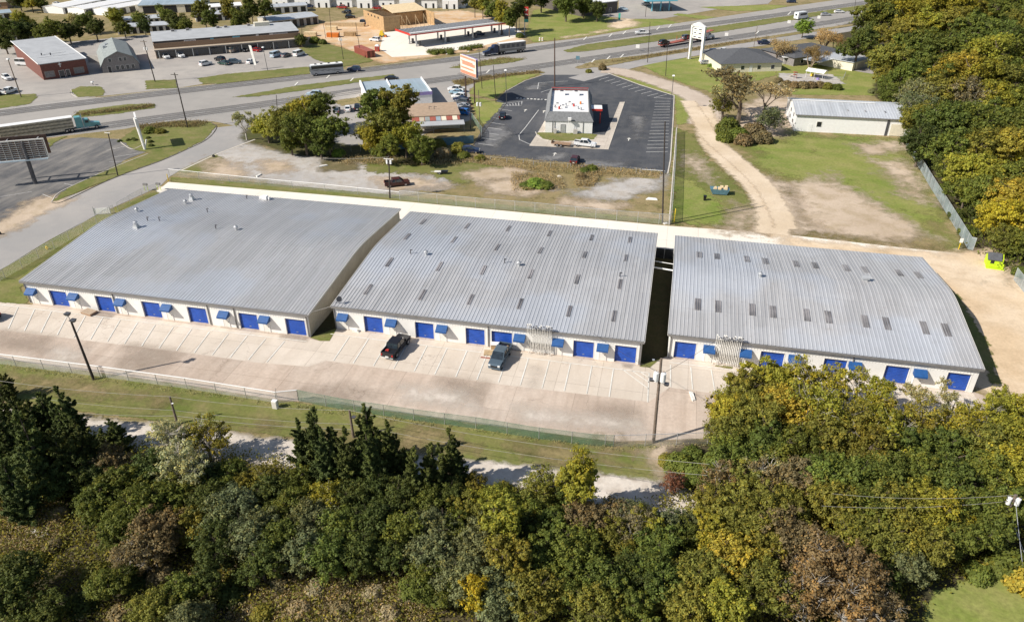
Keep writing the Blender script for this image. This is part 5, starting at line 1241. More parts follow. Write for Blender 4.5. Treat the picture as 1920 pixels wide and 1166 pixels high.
PT['mid'] = pole((731, 372), (729, 292), 'utility pole with a white transformer behind the rusty pickup', r=.15, mat='wood_dark', arms=((.93, 2.2, 'trim_white'),), extra=ex_trans(.86, 2, .8))
PT['green'] = pole((1255, 421), (1269, 240), 'very tall pale green metal pole at the end of the rear fence', r=.16, mat='concrete_block')
PT['brown'] = pole((1242, 418), (1247, 228), 'very tall dark wooden pole beside the pale green one', r=.15, mat='wood_dark')
for b_, t_, lb in (((1257, 207), (1263, 143), 'car park lamp on the curving edge near the gravel drive'), ((950, 196), (948, 133), 'car park lamp beside the striped crossing'), ((502, 133), (493, 90), 'lamp post at the mall car park entrance'), ((974, 60), (973, 7), 'tall street lamp beside the fuel price sign'),
                   ((175, 160), (172, 155), 'tiny garden lamp on the verge in front of the brick hall')):
    pole(b_, t_, lb, 'lamp_post', .09, 'steel_dark', extra=ex_arm() if b_[0] == 974 else ex_head, cat='lamp post')
for b_, t_, lb in (((904, 167), (898, 93), 'tall dark pole just beyond the billboard'), ((930, 193), (925, 123), 'dark pole between the billboard and the crossing'), ((901, 262), (897, 169), 'pole with white transformers in front of the billboard legs'), ((882, 243), (882, 188), 'thin green pole at the end of the sale row'),
                   ((566, 66), (566, 40), 'thin pole at the mall corner by the dirt bank'), ((611, 73), (605, 38), 'pole in the bushes beside the building site'), ((622, 72), (617, 14), 'tall thin pole behind the bushes of the building site'), ((644, 112), (636, 60), 'pole with a drum transformer on the grassy bank'), ((676, 103), (667, 43), 'tall pole standing by the red container'),
                   ((1214, 118), (1219, 42), 'thin pole on the verge of the frontage road'), ((1248, 143), (1252, 80), 'tall pole on the lawn beside the pinkish drive'), ((1289, 112), (1296, 45), 'dark pole right beside the white sign pylon'), ((1413, 90), (1420, 50), 'thin pole behind the cream house'),
                   ((1602, 20), (1606, -10), 'pole beside the dark oak at the highway'), ((1210, 33), (1213, 0), 'thin white pole near the turquoise canopy'), ((840, 22), (841, 3), 'pale pole at the end of the storage building'), ((520, 210), (518, 178), 'lamp pole behind the cluster of bushy trees')):
    pole(b_, t_, lb, r=.1, mat='wood_pole' if b_[0] % 2 else 'wood_dark', extra=ex_trans(.72, 2, .95) if b_[0] in (901, 644) else None, arms=((.97, 1.6, 'wood_pole'),) if b_[0] in (904, 611, 1289) else ())
# wires
def wire(name, p, q, sag, label, r=.018, mat='wood_pole', n=14):
    p = Vector(p); q = Vector(q); m = MB(); prev = None
    for i in range(n+1):
        t_ = i/n; x = p.lerp(q, t_); x.z -= sag*4*t_*(1-t_)
        if prev is not None: m.tube(prev, x, r, n=4, cap=False)
        prev = x
    return tag(m.build(name, mat, fix=False), label, 'wire')
flat('wire_pale', (.5, .47, .4), .5, .3)
h1 = PT['g1'][1]; h2 = PT['g2'][1]; h0 = G(-60, 770, 5.5); h3 = PT['right'][1]; tl = PT['tall'][1]
z_ = Vector((0, 0, 1))
wire('power_line', G(-60, 705, 4.4), h1, .5, 'pale power line running left from the short verge pole', .022, 'wire_pale')
wire('power_line', h1, h2, .5, 'pale power line between the two verge poles, topmost', .022, 'wire_pale')
wire('power_line', h1-z_*2.2, h2-z_*2.2, .4, 'pale power line between the two verge poles, lower', .02, 'wire_pale')
wire('power_line', h1-z_*3.1, h2-z_*3.1, .4, 'pale power line between the two verge poles, lowest', .025, 'wire_pale')
wire('power_line', G(60, 745, 2.2), h1-z_*2.2, .3, 'pale power line left of the short verge pole, lower', .02, 'wire_pale')
wire('power_line', G(100, 770, 1.4), h1-z_*3.1, .3, 'pale power line left of the short verge pole, lowest', .025, 'wire_pale')
e = G(1330, 870, 7.5)
wire('power_line', h2, e, .9, 'power line from the cedar pole towards the yellow trees, upper', .02, 'wire_pale')
wire('power_line', h2-z_*2.2, e-z_*1.6, .9, 'power line from the cedar pole towards the yellow trees, lower', .02, 'wire_pale')
wire('power_line', G(1560, 925, 8.5), h3, .6, 'power line above the lower trees ending at the leaning pole', .02, 'wire_pale')
wire('power_line', G(1540, 948, 8.), h3-z_*.8, .6, 'power line just below the first at the leaning pole', .02, 'wire_pale')
wire('guy_wire', h3-z_*.3, G(1925, 1120), .1, 'bright guy wire slanting down from the leaning pole', .03, 'galv')
wire('guy_wire', h3-z_*2.2, G(1930, 1060), .1, 'second guy wire of the leaning pole', .03, 'galv')
wire('service_line', tl-z_*2, (B2[0]+40.5, B2[2]-.8, 5.1), .4, 'dark service line from the tall pole to the middle warehouse', .02, 'wood_dark')
wire('service_line', tl-z_*2.4, (B3[0]+7, B3[2]-.8, 5.0), .3, 'dark service line from the tall pole to the tree-side warehouse', .02, 'wood_dark')
wire('service_line', PT['mid'][1]-z_*.3, G(520, 292, 9.2), .5, 'pale line crossing above the gravel lot to the transformer pole', .03, 'wire_pale')
wire('service_line', (B1[1]-.6, B1[2]-.1, 4.1), (B2[0]+.1, B2[2]+.1, 4.2), .02, 'short cable between the long and the middle warehouse', .03, 'trim_white')
# billboard seen from the back
b0 = G(67, 345); ang = math.atan2((G(92, 292, 5.9)-G(0, 300, 5.9)).y, (G(92, 292, 5.9)-G(0, 300, 5.9)).x)
r_end = G(92, 293, 5.9); t = thing('billboard', 'big billboard seen from behind with brown boards, white slots and a pale catwalk', 'billboard', (b0.x, b0.y, 0), ang)
inv = Matrix.Rotation(-ang, 4, 'Z'); le = inv @ (r_end-Vector((b0.x, b0.y, 5.9))); xe_ = le.x; LW = 15.5; x0_ = xe_-LW
MB().tube((0, 0, 0), (0, 0, 6), .45, n=12).tube((0, 0, 6), (0, 0, 9.6), .3, n=10).build('post', 'steel_dark', t)
m = MB()
for i in range(9): m.box(x0_, xe_, .25, .33, 5.95+i*.46, 5.95+i*.46+.26)
m.build('back_boards', 'brown_panel', t)
MB().box(x0_, xe_, .36, .46, 5.9, 10.1).build('face', 'sign_white', t); MB().box(x0_, xe_, 3.2, 3.35, 5.9, 10.3).build('face', 'brown_panel', t)
for q_ in (.1, .5, .9): MB().box(x0_+LW*q_-.1, x0_+LW*q_+.1, .46, 3.2, 9.7, 9.9).build('tie_beam', 'galv', t)
m = MB()
for i in range(12): x = x0_+.3+i*(LW-.5)/11; m.box(x-.05, x+.05, .1, .25, 5.9, 10.1)
m.build('uprights', 'galv', t)
MB().box(x0_, xe_, -.9, .1, 5.75, 5.82).box(x0_, xe_, -.95, -.88, 5.75, 6.0).build('catwalk', 'pale_blue' if 'pale_blue' in M else 'car_pale_blue', t)
MB().box(x0_-.1, xe_+.1, .2, .5, 10.1, 10.25).box(xe_, xe_+.15, .1, .5, 5.8, 10.2).build('frame', 'trim_white', t)
# roadside billboard with orange lettering bars
pa, pb = G(874, 187), G(890, 194); ang = math.atan2((pb-pa).y, (pb-pa).x)
t = thing('billboard', 'orange and white roadside billboard on two dark posts above the parked cars', 'billboard', pa, ang); Ld = (pb-pa).length
for x in (0, Ld): MB().tube((x, 0, 0), (x, 0, 8.5), .22, n=8).build('post', 'brown_panel', t)
f = MB().box(-2.2, Ld+1.8, -.35, -.2, 8, 13.4).build('face', 'sign_cream', t)
for z, x0b, x1b, hgt, mt in ((12.6, -2, Ld+1.6, .6, 'salmon'), (11.6, -1.6, Ld*.9, .35, 'salmon'), (10.7, -1, Ld+1.2, .9, 'salmon'), (9.6, -1.8, Ld+.5, .5, 'salmon'), (8.1, -2.1, Ld+1.7, .9, 'salmon')):
    q = MB(); x = x0b
    while x < x1b: q.box(x, x+.55, -.39, -.352, z, z+hgt); x += .68 if hgt < .8 or x0b == -1 else .56
    q.build('lettering', mt, f)
MB().box(-2.2, Ld+1.8, .2, .35, 8, 13.4).build('rear_face', 'violet', t); MB().box(-2.4, Ld+2.4, -1.1, -.4, 7.7, 7.8).box(-2.4, Ld+2.4, -.2, .2, 7.6, 8).build('catwalk', 'stone_grey', t)
for x in (-1.5, 1, Ld, Ld+1.8): MB().tube((x, -.9, 7.8), (x, -1.9, 7.9), .04).build('lamp_arm', 'steel_dark', t)
# twin-legged sign pylon
pa, pb = G(1292, 111), G(1314, 116); ang = math.atan2((pb-pa).y, (pb-pa).x); Ld = (pb-pa).length
t = thing('sign_pylon', 'tall white twin-legged sign pylon with pointed top and blank tenant boards', 'sign', pa, ang)
for x in (0, Ld): MB().box(x-.45, x+.45, -.45, .45, 0, 12).box(x-.55, x+.55, -.55, .55, 0, .8).build('leg', 'sign_white', t)
MB().prism([(-.45, 12), (Ld+.45, 12), (Ld+.45, 12.3), (Ld/2, 13.6), (-.45, 12.3)], -.46, .46, 'y').build('gable', 'sign_white', t)
for z in (7.8, 9.2, 10.6): 
    s = MB().box(.46, Ld-.46, -.3, .3, z, z+1.2).build('sign_board', 'sign_white', t)
    MB().box(1, 2.2, -.33, -.302, z+.4, z+.75).box(Ld-2.4, Ld-1, -.33, -.302, z+.3, z+.7).build('lettering', 'steel_dark', s)
# fuel price sign
t = thing('fuel_price_sign', 'tall fuel price sign with red, black and green boxes and a white star', 'sign', G(984, 63))
MB().box(-.25, .1, -.15, .15, 0, 6.5).build('post', 'galv', t)
for z0, z1, mt in ((8.4, 10.8, 'red'), (7.3, 8.35, 'red'), (5.9, 7.25, 'black'), (4.6, 5.85, 'teal')): MB().box(-.3, 1.5, -.25, .25, z0, z1).build('sign_box', mt, t)
st = [(.6+(.75 if k % 2 == 0 else .3)*math.sin(k*math.pi/5), 9.6+(.75 if k % 2 == 0 else .3)*math.cos(k*math.pi/5)) for k in range(10)]
MB().prism(st, -.3, -.252, 'y').build('star', 'sign_white', t); MB().box(-.1, 1.2, -.3, -.252, 7.6, 8.0).build('lettering', 'sign_white', t)
# white tapered flag mast on the corner, feather flag at the mall
b = G(272, 281); t = thing('sign_mast', 'white tapering mast leaning over the small car park planter', 'mast', b)
v = Vector((-.9, .3, HT((272, 281), (254, 222)))); MB().tube((0, 0, 0), v, .32, .42, 8).tube((0, 0, 0), (.8, .4, 2.6), .12, .2, 6).build('mast', 'sign_white', t)
u_ = (G(272, 281)-CAM); u_.z = 0; u_.normalize(); n_ = Vector((-u_.y, u_.x, 0))*.22
MB().hexa(*[[v*.72+Vector((0, 0, z))+u_*s+n_*k for s, k in ((-1, -1), (6, -1), (6, 1), (-1, 1))] for z in (0, 2.2)]).build('sign_board', 'sign_white', t)
t = thing('feather_flag', 'white feather flag at the edge of the mall car park', 'flag', G(478, 131)); MB().tube((0, 0, 0), (-.6, 0, 8.6), .05).build('pole', 'galv', t)
MB().hexa([(.1, -.05, 1.5), (.9, -.05, 1.7), (.9, .05, 1.7), (.1, .05, 1.5)], [(-.9, -.05, 8.4), (.1, -.05, 8.2), (.1, .05, 8.2), (-.9, .05, 8.4)]).build('flag', 'sign_white', t)
tag(MB().box(-.5, .5, -.15, .15, 0, 3).build('direction_sign', 'teal'), 'turquoise upright sign at the sandy patch by the big lawn', 'sign').location = G(1161, 38)
for x, y, lb in ((1195, 97, 'small white road sign by the near lanes behind the transporter'), (1361, 74, 'small white sign on the median near the pylon'), (1478, 50, 'small white sign between the near lanes and the bushes'), (1534, 41, 'small white sign close to the shuttle bus'), (1083, 119, 'small dark sign at the tip of the narrow verge')):
    t = thing('road_sign', lb, 'sign', G(x, y)); MB().tube((0, 0, 0), (0, 0, 2.2), .05).build('post', 'galv', t); MB().box(-.7, .7, -.06, -.02, 1.3, 2.6).build('panel', 'fence_blue' if x == 1083 else 'sign_white', t)
# ------------------------------------------------------------------ fences
def chain_mat(name, c, dens):
    m, n, b, o = newmat(name); b.inputs['Base Color'].default_value = (*c, 1); b.inputs['Roughness'].default_value = .6
    tr = n.nodes.new('ShaderNodeBsdfTransparent'); mx = n.nodes.new('ShaderNodeMixShader')
    P = n.nodes.new('ShaderNodeNewGeometry').outputs['Position']; a = mr(n, noise(n, .5, P, 3), .3, .7, dens*.7, dens*1.3)
    n.links.new(a, mx.inputs[0]); n.links.new(tr.outputs[0], mx.inputs[1]); n.links.new(b.outputs[0], mx.inputs[2]); n.links.new(mx.outputs[0], o.inputs[0]); M[name] = m
chain_mat('chain_link', (.5, .5, .46), .2); chain_mat('chain_green', (.13, .24, .16), .45); chain_mat('chain_white', (.78, .76, .72), .3); chain_mat('chain_blue', (.42, .5, .52), .5)
def fence(px, h, label, mesh='chain_link', step=3., name='chain_link_fence', rail='galv', rr=.035, world=False, cat='fence', pr=.045, z0=.05):
    P = [Vector(p) if world else G(*p) for p in px]; o = P[0]; t = thing(name, label, cat, o)
    m = MB(); r = MB(); left = 0.; posts = []
    for a, b in zip(P, P[1:]):
        a = a-o; b = b-o; d = b-a; L = d.length; s = left
        m.quad((a.x, a.y, z0), (b.x, b.y, z0), (b.x, b.y, h), (a.x, a.y, h)); r.tube(a+Vector((0, 0, h)), b+Vector((0, 0, h)), rr, n=5)
        while s < L: posts.append(a+d*(s/L)); s += step
        left = s-L
    posts.append(P[-1]-o); me = None; n_ = len(posts)
    if mesh: m.build('mesh_panel', mesh, t, fix=False)
    r.build('top_rail', rail, t)
    for p in posts:
        if me is None: me = MB().tube((0, 0, 0), (0, 0, h+.05), pr, n=6).mesh('post', 'galv')
        q = bpy.data.objects.new('post', me); COL.objects.link(q); q.parent = t; q.location = p
    return t
fence([(-150, 650), (0, 683), (176, 705), (350, 729), (520, 756), (560, 752)], 1.9, 'chain-link fence with bright top rail along the long warehouse lot', 'chain_white', 4.6, rail='white', rr=.07)
fence([(560, 752), (640, 768), (780, 789), (900, 805), (1000, 822), (1110, 836), (1150, 838)], 1.9, 'greenish chain-link fence along the middle of the lot', 'chain_green', 4.2, rail='chain_green')
fence([(1150, 838), (1225, 836), (1330, 832)], 1.9, 'thin chain-link fence between the tall pole and the yellow trees', 'chain_link', 4.)
fence([(318, 330), (500, 349), (600, 358), (750, 374)], 1.7, 'white railed fence behind the long warehouse roof', 'chain_link', 8, rail='white', rr=.06)
fence([(750, 376), (900, 391), (1000, 399), (1150, 414), (1255, 422)], 2.3, 'chain-link fence behind the middle warehouse drive', 'chain_link', 4.3)
fence([(1258, 420), (1266, 300), (1268, 250)], 2.3, 'chain-link fence beside the restaurant lot running up to the drive', 'chain_green', 4.5)
fence([(-60, 520), (0, 528), (96, 472), (180, 422), (215, 400)], 1.9, 'chain-link fence between the side road and the long warehouse', 'chain_white', 4)
fence([(222, 396), (262, 372), (294, 360)], 1.9, 'short chain-link fence near the rear corner by the side road', 'chain_link', 4)
fence([(1692, 262), (1740, 345), (1780, 410), (1815, 468), (1824, 470)], 2.6, 'grey screened chain-link fence between the field and the woods', 'chain_blue', 3.2)
fence([(1900, 525), (1960, 600)], 2.4, 'screened chain-link fence by the edge of the sandy yard', 'chain_blue', 3.2)
fence([(1003, 402), (1003, 400)], .1, 'low rail', None) if False else None
fence([(1000, 312), (1070, 316)], 1.2, 'leaning pale fence posts between the weeds and the black lot', None, 4.2, 'post_and_wire_fence', rr=.015, pr=.08)
fence([(920, 303), (1000, 311)], 1.2, 'pale fence posts in the weeds near the brush corner', None, 4.2, 'post_and_wire_fence', rr=.015, pr=.08)
fence([(1108, 318), (1200, 326)], 1.3, 'pale fence posts beside the leafy weed clump', None, 3.6, 'post_and_wire_fence', rr=.015, pr=.08)
fence([(1203, 326), (1246, 329)], 1.1, 'white metal barrier at the corner of the black lot', None, 2.2, 'barrier_rail', 'white', rr=.06, cat='barrier')
fence([(885, 224), (903, 250), (903, 262)], 1.8, 'blue board fence under the tan shop awning', 'chain_green', 2, 'board_fence')
t = thing('board_fence', 'blue-grey board fence behind the tan shop and its trees', 'fence', G(700, 285)); a, b = G(700, 285)-G(700, 285), G(890, 268)-G(700, 285)
d_ = b.normalized(); n = int(b.length/2.4)
for i in range(n):
    p = a+d_*i*2.4; q = a+d_*(i*2.4+2.36); w = Vector((-d_.y, d_.x, 0))*.05
    MB().hexa([(p-w), (q-w), (q+w), (p+w)], [(v_+Vector((0, 0, 2))) for v_ in (p-w, q-w, q+w, p+w)]).build('panel', 'fence_blue', t)
fence([(640, 285), (700, 285)], 1.9, 'blue fence panel between the bushy trees', None, 2.5, 'rail_fence')
fence([(1545, 150), (1580, 152), (1585, 140)], 1.2, 'low chain-link fence round the play yard', 'chain_link', 2.5)
fence([(955, 52), (957, 44), (925, 40)], 1.5, 'white panel fence behind the filling station', 'chain_white', 3)
# bits in the yard
t = thing('gate_panel', 'pale blue gate panel on posts in the side-road fence', 'gate', G(178, 404)); a_ = G(208, 402)-G(178, 404)
MB().hexa([(0, 0, .2), (a_.x, a_.y, .2), (a_.x, a_.y+.08, .2), (0, .08, .2)], [(0, 0, 1.5), (a_.x, a_.y, 1.5), (a_.x, a_.y+.08, 1.5), (0, .08, 1.5)]).build('leaf', 'white', t)
for s in (0, 1): MB().tube(a_*s, a_*s+Vector((0, 0, 1.9)), .09).build('post', 'galv', t)
t = thing('fire_hydrant', 'yellow fire hydrant in the grass by the side-road fence', 'hydrant', G(89, 468))
MB().tube((0, 0, 0), (0, 0, .6), .18, n=10).tube((0, 0, .6), (0, 0, .8), .2, .06, 10).build('barrel', 'yellow', t); MB().tube((-.3, 0, .45), (.3, 0, .45), .09, n=8).tube((0, -.28, .45), (0, 0, .45), .11, n=8).build('outlets', 'yellow', t)
for x, y, lb in ((316, 340, 'yellow bollard at the corner of the rear drive'), (1264, 417, 'yellow guy marker beside the tall green pole'), (1797, 468, 'yellow post with white sign at the field corner')):
    t = thing('bollard', lb, 'bollard', G(x, y)); MB().tube((0, 0, 0), (0, 0, 1.7 if x != 1264 else 3), .09, n=8).build('post', 'yellow', t)
    if x == 1797: MB().box(-.3, .3, -.12, -.09, 1.5, 2.4).build('panel', 'sign_white', t)
    else: MB().tube((0, 0, 1.7 if x != 1264 else 3), (0, 0, 1.76 if x != 1264 else 3.06), .1, .05, 8).build('cap', 'yellow', t)
for x, y, lb in ((275, 358, 'grey mailbox cluster nearer the gate in the side-road fence'), (299, 357, 'grey mailbox cluster by the rear corner of the long warehouse')):
    t = thing('mailbox_cluster', lb, 'mailboxes', G(x, y))
    MB().box(-.5, .5, -.2, .2, 1.3, 1.75).build('boxes', 'gutter_grey', t); MB().tube((-.4, 0, 0), (-.4, 0, 1.3), .05).tube((.4, 0, 0), (.4, 0, 1.3), .05).build('posts', 'lime', t)
t = thing('electrical_cabinet', 'white utility cabinet in the verge in front of the middle of the lot', 'cabinet', G(517, 765)); MB().box(-.35, .35, -.25, .25, 0, 1.3).build('body', 'white', t); MB().box(-.3, .3, -.28, -.25, .1, 1.2).build('door', 'trim_white', t); MB().tube((.5, 0, 0), (.3, .3, 3.2), .03).build('conduit', 'galv', t)
t = thing('pallet_stack', 'low stack of pallets with reddish slats near the second blue door', 'pallets', G(168, 588), -.2)
MB().box(-1.1, 1.1, -.7, .7, .1, .45).build('load', 'brick_brown', t); m = MB()
for i in range(6): m.box(-1.1, 1.1, -.7+i*.25, -.58+i*.25, .45, .5)
m.build('slats', 'canopy_beige', t)
t = thing('scrap_pile', 'small scrap of white boards beside the first blue door of the middle warehouse', 'scrap', G(668, 622)); MB().box(-.6, .3, -.2, .2, .05, .3).prism([(-.2, .05), (.6, .05), (.3, .5)], -.3, .1, 'y').build('boards', 'trim_white', t)
t = thing('open_skip', 'pale blue open skip heaped with boxes beside the dirt track', 'skip', G(1348, 364), .05)
MB().hexa([(-1.5, -.8, .2), (1.6, -.8, .2), (1.6, .8, .2), (-1.5, .8, .2)], [(-2.1, -1, 1.4), (2.1, -1, 1.4), (2.1, 1, 1.4), (-2.1, 1, 1.4)]).build('container', 'fence_blue', t)
m = MB(); rn = random.Random(4)
for i in range(12): x, y = rn.uniform(-1.7, 1.7), rn.uniform(-.8, .8); s = rn.uniform(.15, .35); m.box(x-s, x+s, y-s, y+s, 1.35, 1.5+s)
m.build('rubbish', 'plywood_pale', t)
t = thing('waste_bin', 'black wheeled bin on the grass near the open skip', 'bin', G(1321, 376)); MB().hexa([(-.25, -.3, .05), (.25, -.3, .05), (.25, .3, .05), (-.25, .3, .05)], [(-.33, -.38, 1.05), (.33, -.38, 1.05), (.33, .38, 1.05), (-.33, .38, 1.05)]).build('bin', 'black', t); MB().box(-.35, .35, -.42, .42, 1.05, 1.12).build('lid', 'black', t)
t = thing('boat_trailer', 'small white and black trailer on the gravel beyond the rusty pickup', 'trailer', G(825, 326), .15)
MB().box(-1.3, .4, -.5, .5, .5, .62).tube((-1.3, 0, .55), (-2.2, 0, .5), .05).build('frame', 'trim_white', t); MB().prism([(.4, .3), (1.8, .3), (2.0, .8), (.3, .8)], -.5, .5, 'y').build('hull', 'black', t)
for s in (-1, 1): wheel(t, 0, s*.65, .3)
for i, (x, y, sx, sy, mt, lb) in enumerate(((1222, 374, 1.3, .5, 'white', 'white sheet lying in the grass near the tall poles'), (606, 312, 1.2, .5, 'trim_white', 'pale slab of rubble on the gravel lot'), (485, 330, 1, .4, 'trim_white', 'pale board lying on the gravel near the grass patch'), (1049, 332, .5, .4, 'white', 'white scrap in the weeds beyond the round bush'), (75, 1000, 1.4, .5, 'white', 'torn white tarpaulin in the brushy clearing'), (1248, 420, .5, .4, 'trim_white', 'pale block at the foot of the green pole'), (1393, 750, .8, .5, 'trim_white', 'pale paper scrap on the slab by the yellow tree'), (1298, 744, 1.2, .3, 'trim_white', 'pale board lying across a stall line'))):
    t = thing('debris', lb, 'debris', G(x, y), i*.7); h_ = .12; MB().hexa([(-sx, -sy, .0), (sx, -sy*.6, .0), (sx*.8, sy, .0), (-sx*.7, sy*.7, .0)], [(-sx*.9, -sy*.8, h_+.12), (sx*.9, -sy*.5, h_+.16), (sx*.7, sy*.8, h_+.12), (-sx*.6, sy*.6, h_+.2)]).build('sheet', mt, t)
for x, y, lb in ((0, 440, 'black tyre on the pale shoulder at the edge'), (401, 295, 'black tyre-like roll in the grass by the gravel')):
    c = MB().tube((0, -.12, .32), (0, .12, .32), .36, n=14).build('tyre', 'tyre'); tag(c, lb, 'tyre'); c.location = G(x, y)
for x, y, mt, lb in ((583, 68, 'plywood_pale', 'stack of pale lumber on the building site'), (657, 68, 'plywood', 'tan lumber pile with dark ends on the site'), (625, 70, 'orange', 'orange stacked barriers on the site'), (647, 50, 'lumber', 'long row of planks at the back of the site'), (622, 57, 'plywood_pale', 'pale upright crate on the site'), (718, 70, 'yellow', 'yellow compact loader parked by the plywood wall')):
    t = thing('site_loader' if mt == 'yellow' else 'material_stack', lb, 'loader' if mt == 'yellow' else 'building materials', G(x, y), .15)
    if mt == 'yellow':
        MB().box(-1.4, .6, -.8, .8, .4, 1.5).build('body', 'yellow', t); MB().box(-1, .3, -.7, .7, 1.5, 2.5).build('cab', 'yellow', t); MB().box(-.95, .33, -.65, .65, 1.6, 2.3).build('windows', 'glass', t); MB().hexa([(.9, -1, .1), (1.8, -1, .1), (1.8, 1, .1), (.9, 1, .1)], [(.9, -1, .9), (1.4, -1, .9), (1.4, 1, .9), (.9, 1, .9)]).build('bucket', 'orange', t)
        for xx in (-.9, .4):
            for s in (-1, 1): wheel(t, xx, s*.9, .42)
    else:
        lx = 9 if mt == 'lumber' else 2.6
        q = MB()
        for i in range(5): q.box(-lx, lx-.2*(i % 2), -1.1+.03*i, 1.1, .1+i*.32, .38+i*.32)
        q.build('boards', mt, t); MB().box(-lx*.6, -lx*.55, -1.2, 1.2, 0, .1).box(lx*.5, lx*.55, -1.2, 1.2, 0, .1).build('bearers', 'lumber', t)
for x, y, lb in ((1012, 77, 'white barrel by the lawn, nearer the fuel sign'), (1017, 77, 'white barrel by the lawn, farther from the fuel sign')):
    t = thing('traffic_barrel', lb, 'barrel', G(x, y)); MB().tube((0, 0, 0), (0, 0, 1.3), .4, .3, 8).build('drum', 'sign_white', t); MB().tube((0, 0, .6), (0, 0, .8), .38, .36, 8).build('band', 'orange', t)
# ------------------------------------------------------------------ trees and plants
def leaf_mat(name, trans=.25, jit=.35, hue=(.5, .38, .06)):
    m, n, b, o = newmat(name)
    oi = n.nodes.new('ShaderNodeObjectInfo'); at = n.nodes.new('ShaderNodeAttribute'); at.attribute_name = 'tone'
    ah = n.nodes.new('ShaderNodeAttribute'); ah.attribute_name = 'hue'
    g = mr(n, at.outputs['Fac'], 0, 1, 1-jit, 1+jit); cc = n.nodes.new('ShaderNodeCombineXYZ')
    for i in range(3): n.links.new(g, cc.inputs[i])
    col = mixc(n, 1., oi.outputs['Color'], cc.outputs[0], 'MULTIPLY')
    w = mixc(n, 1., col, (1.5, 1.22, .8), 'MULTIPLY')
    col = mixc(n, ah.outputs['Fac'], col, w)
    n.links.new(col, b.inputs['Base Color']); b.inputs['Roughness'].default_value = .65; b.inputs['Specular IOR Level'].default_value = .25
    t = n.nodes.new('ShaderNodeBsdfTranslucent'); mx = n.nodes.new('ShaderNodeMixShader'); mx.inputs[0].default_value = trans
    n.links.new(col, t.inputs[0]); n.links.new(b.outputs[0], mx.inputs[1]); n.links.new(t.outputs[0], mx.inputs[2]); n.links.new(mx.outputs[0], o.inputs[0])
    M[name] = m
leaf_mat('leaf', .36); leaf_mat('needle', .2, .35)
flat('bark', (.13, .1, .075), .9, var=.25, scale=1.5); flat('bark_pale', (.4, .37, .32), .85, var=.25, scale=1.5); flat('twig', (.3, .23, .17), .9, var=.2)
rng = np.random.default_rng(11)
def leaves_mesh(name, C, N, size, asp, tone, hue, mat):
    """one rhombic leaf spray per row: centre C, normal N"""
    n = len(C); r = rng.normal(size=(n, 3)); N = N/np.linalg.norm(N, axis=1, keepdims=True)
    U = np.cross(N, r); U /= np.linalg.norm(U, axis=1, keepdims=True)+1e-9; V = np.cross(N, U)
    s = (size*rng.uniform(.6, 1.35, n))[:, None]; a = asp
    bend = N*s*.25
    P = np.stack([C-U*s, C-V*s*a+bend, C+U*s, C+V*s*a+bend*.6], 1).reshape(-1, 3)
    me = bpy.data.meshes.new(name); me.vertices.add(4*n); me.vertices.foreach_set('co', P.ravel().astype(np.float32))
    me.loops.add(4*n); me.polygons.add(n); me.loops.foreach_set('vertex_index', np.arange(4*n, dtype=np.int32))
    me.polygons.foreach_set('loop_start', np.arange(0, 4*n, 4, dtype=np.int32)); me.polygons.foreach_set('loop_total', np.full(n, 4, np.int32)); me.update(calc_edges=True)
    for k, v in (('tone', tone), ('hue', hue)):
        at_ = me.attributes.new(k, 'FLOAT', 'POINT'); at_.data.foreach_set('value', np.repeat(v, 4).astype(np.float32))
    me.materials.append(M[mat]); return me
def sph(n):
    v = rng.normal(size=(n, 3)); return v/np.linalg.norm(v, axis=1, keepdims=True)
